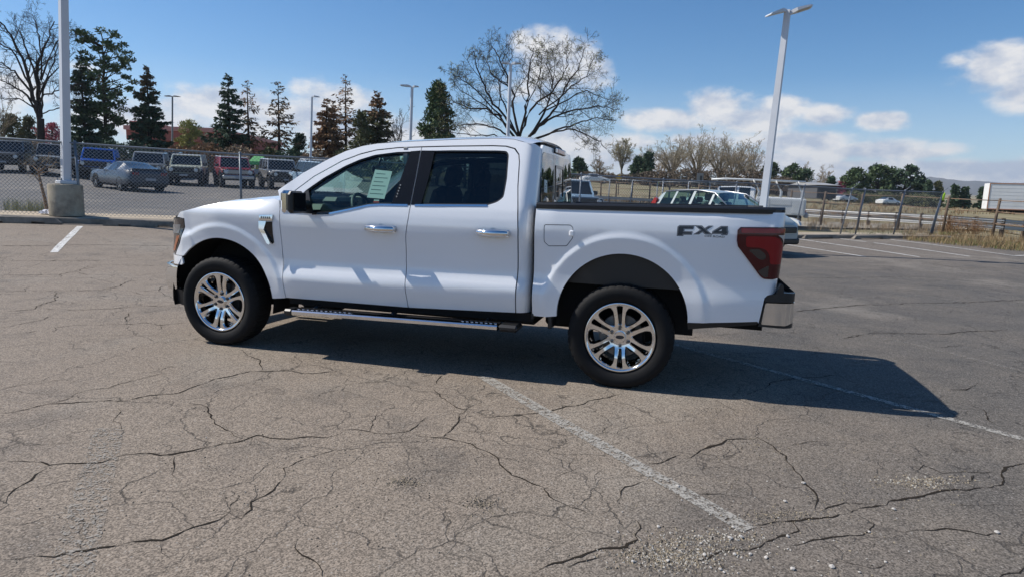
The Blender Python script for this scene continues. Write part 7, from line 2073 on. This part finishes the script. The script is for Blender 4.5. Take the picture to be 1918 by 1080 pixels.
bare_tree(b, LL, 'tall bare dark tree at the far left behind the black off roaders', 5, .34, (76, 222), levels=3, nkid=(11, 8, 6), ratio=(.34, .46, .5), rmin=.010, depth_var=3)
# --- left row of conifers
CON = [  # px, d, top y, width px, label, material, density, extra
    (163, 64, 103, 62, 'short dark spruce with a thin bent top left of the tall pine', M_SPRUCE, 1.1, dict(taper=.75, droop=.35, spray=1.2, skew=-.1)),
    (283, 66, 121, 68, 'dense dark pointed spruce right of the tall pine', M_SPRUCE, 1.25, dict(taper=.85, spray=1.3, topmat=M_DYING)),
    (432, 66, 139, 66, 'green pointed spruce, left one of the pair beside the red building', M_SPRUCE, .95, dict(taper=.70, spray=1.0)),
    (467, 68, 150, 54, 'thin half brown spruce, right one of the pair', M_DYING, .42, dict(taper=.60, spray=.42, topmat=M_BROWN)),
    (524, 66, 153, 60, 'sparse spruce with bare drooping boughs standing alone', M_DYING, .50, dict(taper=.58, spray=.45)),
    (612, 70, 186, 58, 'rusty brown spruce left of the tallest dying one', M_BROWN, 1.1, dict(taper=.72, spray=1.15)),
    (626, 72, 190, 40, 'second rusty brown spruce tucked behind the first', M_BROWN, 1.0, dict(taper=.75, spray=1.0)),
    (648, 70, 140, 58, 'tallest dying spruce with a bare brown top', M_BROWN, .52, dict(taper=.66, spray=.50, topmat=M_BROWN)),
    (706, 68, 172, 72, 'olive green conical spruce with a red brown tip', M_OLIVE, 1.15, dict(taper=.72, spray=1.25, topmat=M_BROWN))]
for i, (px, d, yt, w, lb, mt, dn, ex) in enumerate(CON):
    b, H, W = spot(px, d, yt, w); conifer(b, H, W, lb, 40 + i, mt, dn, group='conifers behind the dealer lot', **ex)
b, H, W = spot(201, 65, 62, 100); clump_tree(b, H, W, 'tall open pine, the highest tree of the left group', 61, M_PINE, 115, 75, .14, .15, .48, profile='pine', lean=.3)
b, H, W = spot(818, 56, 157, 92); clump_tree(b, H, W, 'round topped dark green pine left of the big bare tree', 62, M_PINE, 110, 100, .18, .13, .50, profile='cone', lean=.1)
b, H, W = spot(560, 70, 252, 40); clump_tree(b, H, W, 'small green pine between the sparse spruce and the lamp post', 63, M_SPRUCE, 34, 80, .1, .13, .45, profile='cone')
b, H, W = spot(676, 66, 212, 50); clump_tree(b, H, W, 'small green conifer between the dying spruce and the olive one', 64, M_OLIVE, 50, 80, .1, .13, .5, profile='cone')
b, H, W = spot(358, 72, 228, 44); clump_tree(b, H, W, 'young yellow green leafing tree in front of the red building', 65, M_YELG, 60, 90, .12, .10, .42, profile='round', name='leafing_tree', bark=M_BARKG)
b, H, W = spot(100, 70, 233, 44); clump_tree(b, H, W, 'pink blossoming tree between the bare trunk and the lamp post', 66, M_PINKB, 44, 80, .2, .10, .42, profile='round', name='blossom_tree')
b, H, W = spot(26, 72, 218, 50); clump_tree(b, H, W, 'grey green conifer at the left edge of the picture', 67, M_OLIVE, 44, 80, .1, .13, .5, profile='cone')
b, H, W = spot(57, 74, 221, 40); clump_tree(b, H, W, 'second grey green conifer just left of the bare trunk', 68, M_OLIVE, 36, 80, .1, .13, .5, profile='cone')
b, H, W = spot(748, 62, 188, 70); auto_tree(b, H, W, 'thin bare tree beside the white lamp post', 69, M_BARK, 3, 8, (6, 5, 3), .012, .12)
b, H, W = spot(386, 74, 232, 40); auto_tree(b, H, W, 'small bare tree right of the yellow green one', 70, M_BARKG, 3, 7, (6, 4, 3), .012, .08)
b, H, W = spot(10, 66, 170, 60); auto_tree(b, H, W, 'pale bare tree at the left edge', 71, M_BARKG, 3, 8, (6, 5, 3), .014, .12)
# low bushes under the row, each its own
BU = [(10, 60, 262, 60, M_OLIVE, 'grey green bush behind the first off roader'), (70, 61, 268, 50, M_TAN, 'twiggy bush behind the second off roader'), (140, 60, 268, 70, M_SPRUCE, 'dark bush under the short spruce'), (215, 58, 268, 80, M_SPRUCE, 'dark bush under the tall pine'), (262, 60, 268, 60, M_SPRUCE, 'dark bush under the dense spruce'),
      (335, 58, 276, 60, M_BROWN, 'rust brown juniper left of the yellow green tree'), (385, 58, 274, 60, M_BROWN, 'rust brown juniper under the yellow green tree'), (440, 60, 276, 60, M_TAN, 'brown bush under the spruce pair'), (505, 60, 280, 50, M_OLIVE, 'olive bush under the sparse spruce'), (545, 60, 282, 46, M_SPRUCE, 'green bush by the small pine'), (590, 60, 286, 70, M_TAN, 'brown bush under the rusty spruces'), (650, 58, 286, 80, M_OLIVE, 'olive bush under the tallest dying spruce'), (720, 58, 285, 90, M_OLIVE, 'olive bush behind the roof of the pickup'), (790, 56, 280, 90, M_PALE, 'grey twiggy bush under the round topped pine'), (870, 56, 262, 90, M_PALE, 'grey twiggy bush left of the big bare tree'),
      (492, 54, 308, 22, M_YELG, 'small yellow green shrub beside the green canopy')]
for i, (px, d, yt, w, mt, lb) in enumerate(BU):
    b, H, W = spot(px, d, yt, w); clump_tree(b, max(.7, H), W, lb, 90 + i, mt, 34, 60, .06, .12, .42, profile='round', group='bushes behind the dealer lot', name='bush')
# --- right hand background
b, H, W = spot(1083, 120, 300, 30); clump_tree(b, H, W, 'dark conifer just right of the cab', 120, M_SPRUCE, 40, 60, .06, .30, .85, profile='cone', name='conifer')
b, H, W = spot(1165, 135, 250, 54); auto_tree(b, H, W, 'pale poplar with fine upright branches right of the cab', 121, M_BARKG, 3, 12, (7, 5, 4), .03, .22, .22, 5200, M_PALE, ls=.11)
b, H, W = spot(1124, 135, 296, 50); auto_tree(b, H, W, 'low bare tree left of the pale poplar', 122, M_BARKG, 3, 10, (6, 5, 3), .03, .16, .2, 1800, M_TAN, ls=.10)
b, H, W = spot(1190, 128, 296, 30); clump_tree(b, H, W, 'dark conifer, left of the two beside the poplar', 123, M_SPRUCE, 40, 60, .06, .30, .8, profile='cone', name='conifer', lean=.3)
b, H, W = spot(1212, 126, 289, 26); clump_tree(b, H, W, 'dark conifer, right of the two beside the poplar', 124, M_SPRUCE, 40, 60, .06, .30, .8, profile='cone', name='conifer')
b, H, W = spot(1200, 150, 278, 20); auto_tree(b, H, W, 'thin pale sapling behind the two conifers', 125, M_BARKG, 3, 7, (6, 5, 3), .03, .1, .15, 1400, M_PALE, ls=.10)
for i, (px, yt, w, n) in enumerate(((1262, 250, 66, 18), (1302, 242, 70, 20), (1342, 246, 76, 20), (1374, 252, 66, 17), (1398, 268, 52, 14), (1240, 280, 46, 12))):
    b, H, W = spot(px, 145 + 6 * (i % 3), yt, w)
    auto_tree(b, H, W * 1.9, ('left tall cottonwood of the bare clump', 'tallest cottonwood, second from the left in the bare clump', 'broad cottonwood in the middle of the bare clump', 'cottonwood right of the middle in the bare clump', 'rightmost lower cottonwood of the bare clump beside the white lamp post', 'low bare tree at the left foot of the cottonwood clump')[i], 130 + i, M_BARKG, 3, n, (7, 5, 4), .030, .30, .15, 3000, M_PALE if i < 3 else M_TAN, group='bare cottonwoods beyond the road', ls=.085)
RB = [(1440, 150, 306, 34, M_PINE, 'round dark pine just right of the leaning lamp post'), (1470, 152, 316, 26, M_SPRUCE, 'lower dark pine second from the leaning lamp post'), (1500, 165, 310, 44, M_TAN, 'bare tan tree above the work truck'), (1478, 148, 310, 40, M_PINE, 'olive green pine above the rack of the work truck'), (1502, 150, 318, 40, M_SPRUCE, 'dark pine above the grey shed'), (1540, 170, 314, 60, M_TAN, 'brown bare thicket right of the shed'), (1553, 140, 332, 18, M_SPRUCE, 'small pointed dark conifer beside the big clump'), (1574, 140, 342, 22, M_PINKB, 'small reddish tree left of the big conifer clump'),
      (1598, 140, 317, 46, M_PINE, 'leftmost pine of the big dark clump'), (1640, 140, 311, 56, M_PINE, 'second pine of the big dark clump'), (1690, 140, 312, 60, M_SPRUCE, 'third and broadest pine of the big dark clump'), (1720, 138, 332, 30, M_SPRUCE, 'low pine at the right foot of the big dark clump'), (1664, 143, 316, 40, M_PINE, 'pine filling the middle of the big dark clump'),
      (1733, 136, 339, 16, M_SPRUCE, 'slim conifer right of the big clump'), (1752, 136, 341, 20, M_OLIVE, 'lighter conifer second right of the big clump'), (1784, 132, 349, 18, M_SPRUCE, 'small conifer in the field, left of two'), (1804, 132, 353, 16, M_SPRUCE, 'small conifer in the field, right of two'), (1838, 130, 352, 22, M_SPRUCE, 'small conifer at the left end of the white trailer')]
for i, (px, d, yt, w, mt, lb) in enumerate(RB):
    b, H, W = spot(px, d, yt, w)
    if mt is M_TAN: auto_tree(b, H, W, lb, 160 + i, M_BARKG, 3, 12, (6, 5, 3), .03, .16, .12, 2400, M_TAN, ls=.10)
    else: clump_tree(b, H, W, lb, 160 + i, mt, 70 if w > 40 else 40, 60, .05, .30, .80 if w > 30 else .5, profile='round' if w > 30 else 'cone', group='conifers beyond the field' if mt is not M_PINKB else None, name='conifer' if mt is not M_PINKB else 'blossom_tree')
# thickets along the road, one by one
for i, (px, d, yt, w) in enumerate(((1112, 110, 326, 80), (1165, 112, 330, 90), (1228, 112, 324, 90), (1288, 118, 318, 90), (1345, 118, 320, 90), (1402, 118, 322, 80), (1455, 125, 334, 70), (1600, 128, 362, 70), (1660, 128, 364, 70), (1720, 126, 366, 60))):
    b, H, W = spot(px, d, yt, w); clump_tree(b, max(1.2, H), W, 'low brown roadside thicket, ' + ('first', 'second', 'third', 'fourth', 'fifth', 'sixth', 'seventh', 'eighth', 'ninth', 'tenth')[i] + ' of the row from the left', 190 + i, M_THICK if i < 7 else M_OLIVE, 80, 60, .04, .16, .75, profile='round', group='thickets along the road', name='bush')

# hills
q = np.random.RandomState(4)
def hill(name, d, pts, mat, label):
    xs = np.linspace(pts[0][0], pts[-1][0], 60); ys = np.interp(xs, [p[0] for p in pts], [p[1] for p in pts]); rows = []
    for x, y in zip(xs, ys):
        y += q.randn() * .35; t = at(x, y, d); rows.append([at(x, 366, d * .72), at(x, y + (362 - y) * .45, d * .86), t, t + FW * d * .2 + np.array([0, 0, -60.])])
    mb = MB(); mb.grid([[tuple(p) for p in r] for r in rows]); o = mb.build(name, mat, recalc=True); tag(o, label, kind='structure')
M_HILL = pmat('hill_scrub', (.105, .10, .085), .95, var=.25, vscale=.006, spec=.05)
hill('hills', 3600, [(1480, 341), (1600, 338), (1690, 337), (1722, 333), (1742, 331), (1770, 335), (1800, 339), (1840, 340), (1870, 343), (1918, 343), (2000, 341), (2100, 345)], M_HILL, 'low blue hills on the horizon at the right')
hill('hills', 4600, [(1400, 342), (1700, 342), (1780, 343), (1830, 340.5), (1850, 340), (1880, 343), (1918, 345), (1960, 341), (2080, 343)], M_HILL, 'farther blue ridge on the horizon')

# --- weeds and grass
def tufts(name, pts, mat, h, w, blades, label, seed, kind='stuff', flop=.6):
    q = np.random.RandomState(seed); V, F = [], []
    for P in pts:
        for k in range(blades):
            a = q.rand() * 6.283; hh = h * q.uniform(.4, 1.2); l = np.array([math.cos(a), math.sin(a), 0]) * hh * flop * q.rand(); s = np.array([-math.sin(a), math.cos(a), 0]) * w
            b0 = P + np.array([q.randn() * .08, q.randn() * .08, -.02]); o = len(V)
            V += [b0 - s, b0 + s, b0 + l * .4 + np.array([0, 0, hh * .6]) + s * .7, b0 + l * .4 + np.array([0, 0, hh * .6]) - s * .7, b0 + l + np.array([0, 0, hh])]
            F += [(o, o + 1, o + 2, o + 3), (o + 3, o + 2, o + 4, o + 4)]
    V = np.array(V); F = np.array(F)
    me = bpy.data.meshes.new(name); me.from_pydata([tuple(v) for v in V], [], [tuple(f) if f[2] != f[3] else (f[0], f[1], f[2]) for f in F]); me.materials.append(mat)
    o = bpy.data.objects.new(name, me); COL.objects.link(o); tag(o, label, kind=kind); return o
q = np.random.RandomState(8)
def scatter(x0, x1, ya, yb, n, dz=0.0):
    out = []
    for _ in range(n):
        t = q.rand(); x = x0 + (x1 - x0) * t; y = (ya[0] + (ya[1] - ya[0]) * t) + ((yb[0] + (yb[1] - yb[0]) * t) - (ya[0] + (ya[1] - ya[0]) * t)) * q.rand()
        P = hit(x, y, dz); out.append(P)
    return out
tufts('dry_grass', scatter(1510, 1930, (432, 440), (400, 415), 900), M_DRYG, .30, .006, 8, 'dry brown grass and weeds behind the wire fence', 1)
tufts('dry_grass', scatter(1690, 1930, (450, 474), (436, 448), 500), M_DRYG, .28, .006, 8, 'brown weeds at the edge of the asphalt on the right', 2)
tufts('green_weeds', scatter(1700, 1930, (450, 474), (442, 460), 220), M_GREENW, .16, .007, 8, 'low green weeds at the edge of the asphalt on the right', 3)
tufts('green_weeds', scatter(1590, 1790, (440, 440), (436, 436), 60, .13), M_GREENW, .12, .006, 7, 'green weeds growing on the walk under the fence', 4)
tufts('dry_grass', scatter(1095, 1420, (398, 402), (372, 385), 900), M_DRYG, .45, .010, 7, 'tall dry grass beyond the bed of the pickup', 5)
tufts('field_grass', [hit(x, y) for x, y in zip(q.uniform(1090, 1925, 1600), q.uniform(378, 402, 1600)) if True], M_DRYG, .35, .02, 4, 'pale dry grass of the field', 6)
tufts('green_weeds', scatter(12, 92, (400, 402), (388, 394), 120, .05), M_STRAW, .34, .004, 5, 'green and straw coloured weeds by the concrete lamp base', 7)
# tumbleweed against the fence
tw = hit(1800, 438); r_ = tree_root('tumbleweed', tw, 'brown tangled tumbleweed caught against the fence by the lime marker', None, 'weed')
ql = np.random.RandomState(12); limbs = []
for k in range(60):
    a = ql.rand() * 6.283; p0 = np.array([ql.uniform(-1.0, 1.0), ql.uniform(-.15, .35), 0]); limbs.append((curve_pts(p0, [math.cos(a) * .6, math.sin(a) * .4, 1], ql.uniform(.4, 1.0) * (1.2 if p0[0] < .2 else .8), 6, ql, .25), np.linspace(.010, .004, 6)))
br, tp_ = ramify(limbs, ql, 2, (6, 4), (.5, .5), .004, .9, .05)
# keep the tangle facing the view's own axes
for P, R in br: P[:] = np.stack([P[:, 0] * RT[0] + P[:, 1] * FW[0], P[:, 0] * RT[1] + P[:, 1] * FW[1], P[:, 2]], 1)
t_ = tubes_np('stem', br, pmat('tumbleweed_brown', (.27, .15, .07), .9, var=.3, vscale=4), r_, 3); t_['kind'] = 'stuff'
# bare shrub by the lamp base
sb = hit(89, 399, .1); r_ = tree_root('bare_shrub', sb, 'bare broken shrub leaning beside the concrete lamp base', None, 'shrub')
ql = np.random.RandomState(14)
st = [(np.array([[0, 0, 0], topz(sb, 84, 372) - sb, topz(sb, 77, 345) - sb, topz(sb, 72, 322) - sb]), np.array([.05, .042, .036, .025]))]
L2 = []
for (pl) in (((72, 322), (62, 312), (50, 308), (38, 306)), ((72, 322), (76, 308), (82, 298), (84, 292)), ((72, 322), (84, 316), (96, 312), (106, 300)), ((73, 325), (90, 322), (102, 320)), ((77, 345), (66, 330), (52, 322)), ((74, 320), (66, 306), (58, 296)), ((73, 322), (84, 312), (90, 300), (92, 286))):
    P = np.array([at(x, y, float((sb - CAM) @ FW) + ql.uniform(-.25, .25)) - sb for x, y in pl]); L2.append((P, np.linspace(.018, .006, len(P))))
br, tp_ = ramify(L2, ql, 2, (6, 4), (.45, .5), .0035, .8, .1)
tubes_np('stem', st + L2, pmat('shrub_bark', (.20, .13, .075), .9, var=.25, vscale=6), r_, 5); t_ = tubes_np('twigs', br[len(L2):], M_TWIG, r_, 3); t_['kind'] = 'stuff'
# ================================================================ air between here and the hills
def haze():
    zs = [0.0]
    me = land.data; z0 = min(v.co.z for v in me.vertices) - 1.0
    hz_ = max((o.matrix_world @ Vector(c)).z for o in bpy.data.objects if o.type == 'MESH' for c in o.bound_box) + 3.0
    mb = MB(); R_ = 6500.0
    mb.box((-R_, -R_, z0), (R_, R_, hz_))
    m = bpy.data.materials.new('haze_air'); m.use_nodes = True; nt = m.node_tree; nt.nodes.clear()
    o = nt.nodes.new('ShaderNodeOutputMaterial'); v = nt.nodes.new('ShaderNodeVolumePrincipled')
    v.inputs['Color'].default_value = (.80, .88, 1.0, 1); v.inputs['Density'].default_value = 0.00016; v.inputs['Anisotropy'].default_value = .2
    nt.links.new(v.outputs[0], o.inputs['Volume'])
    ob = mb.build('haze', m); tag(ob, 'thin pale air that turns the far hills blue', kind='stuff')
bpy.context.view_layer.update()
haze()
bpy.context.view_layer.update()
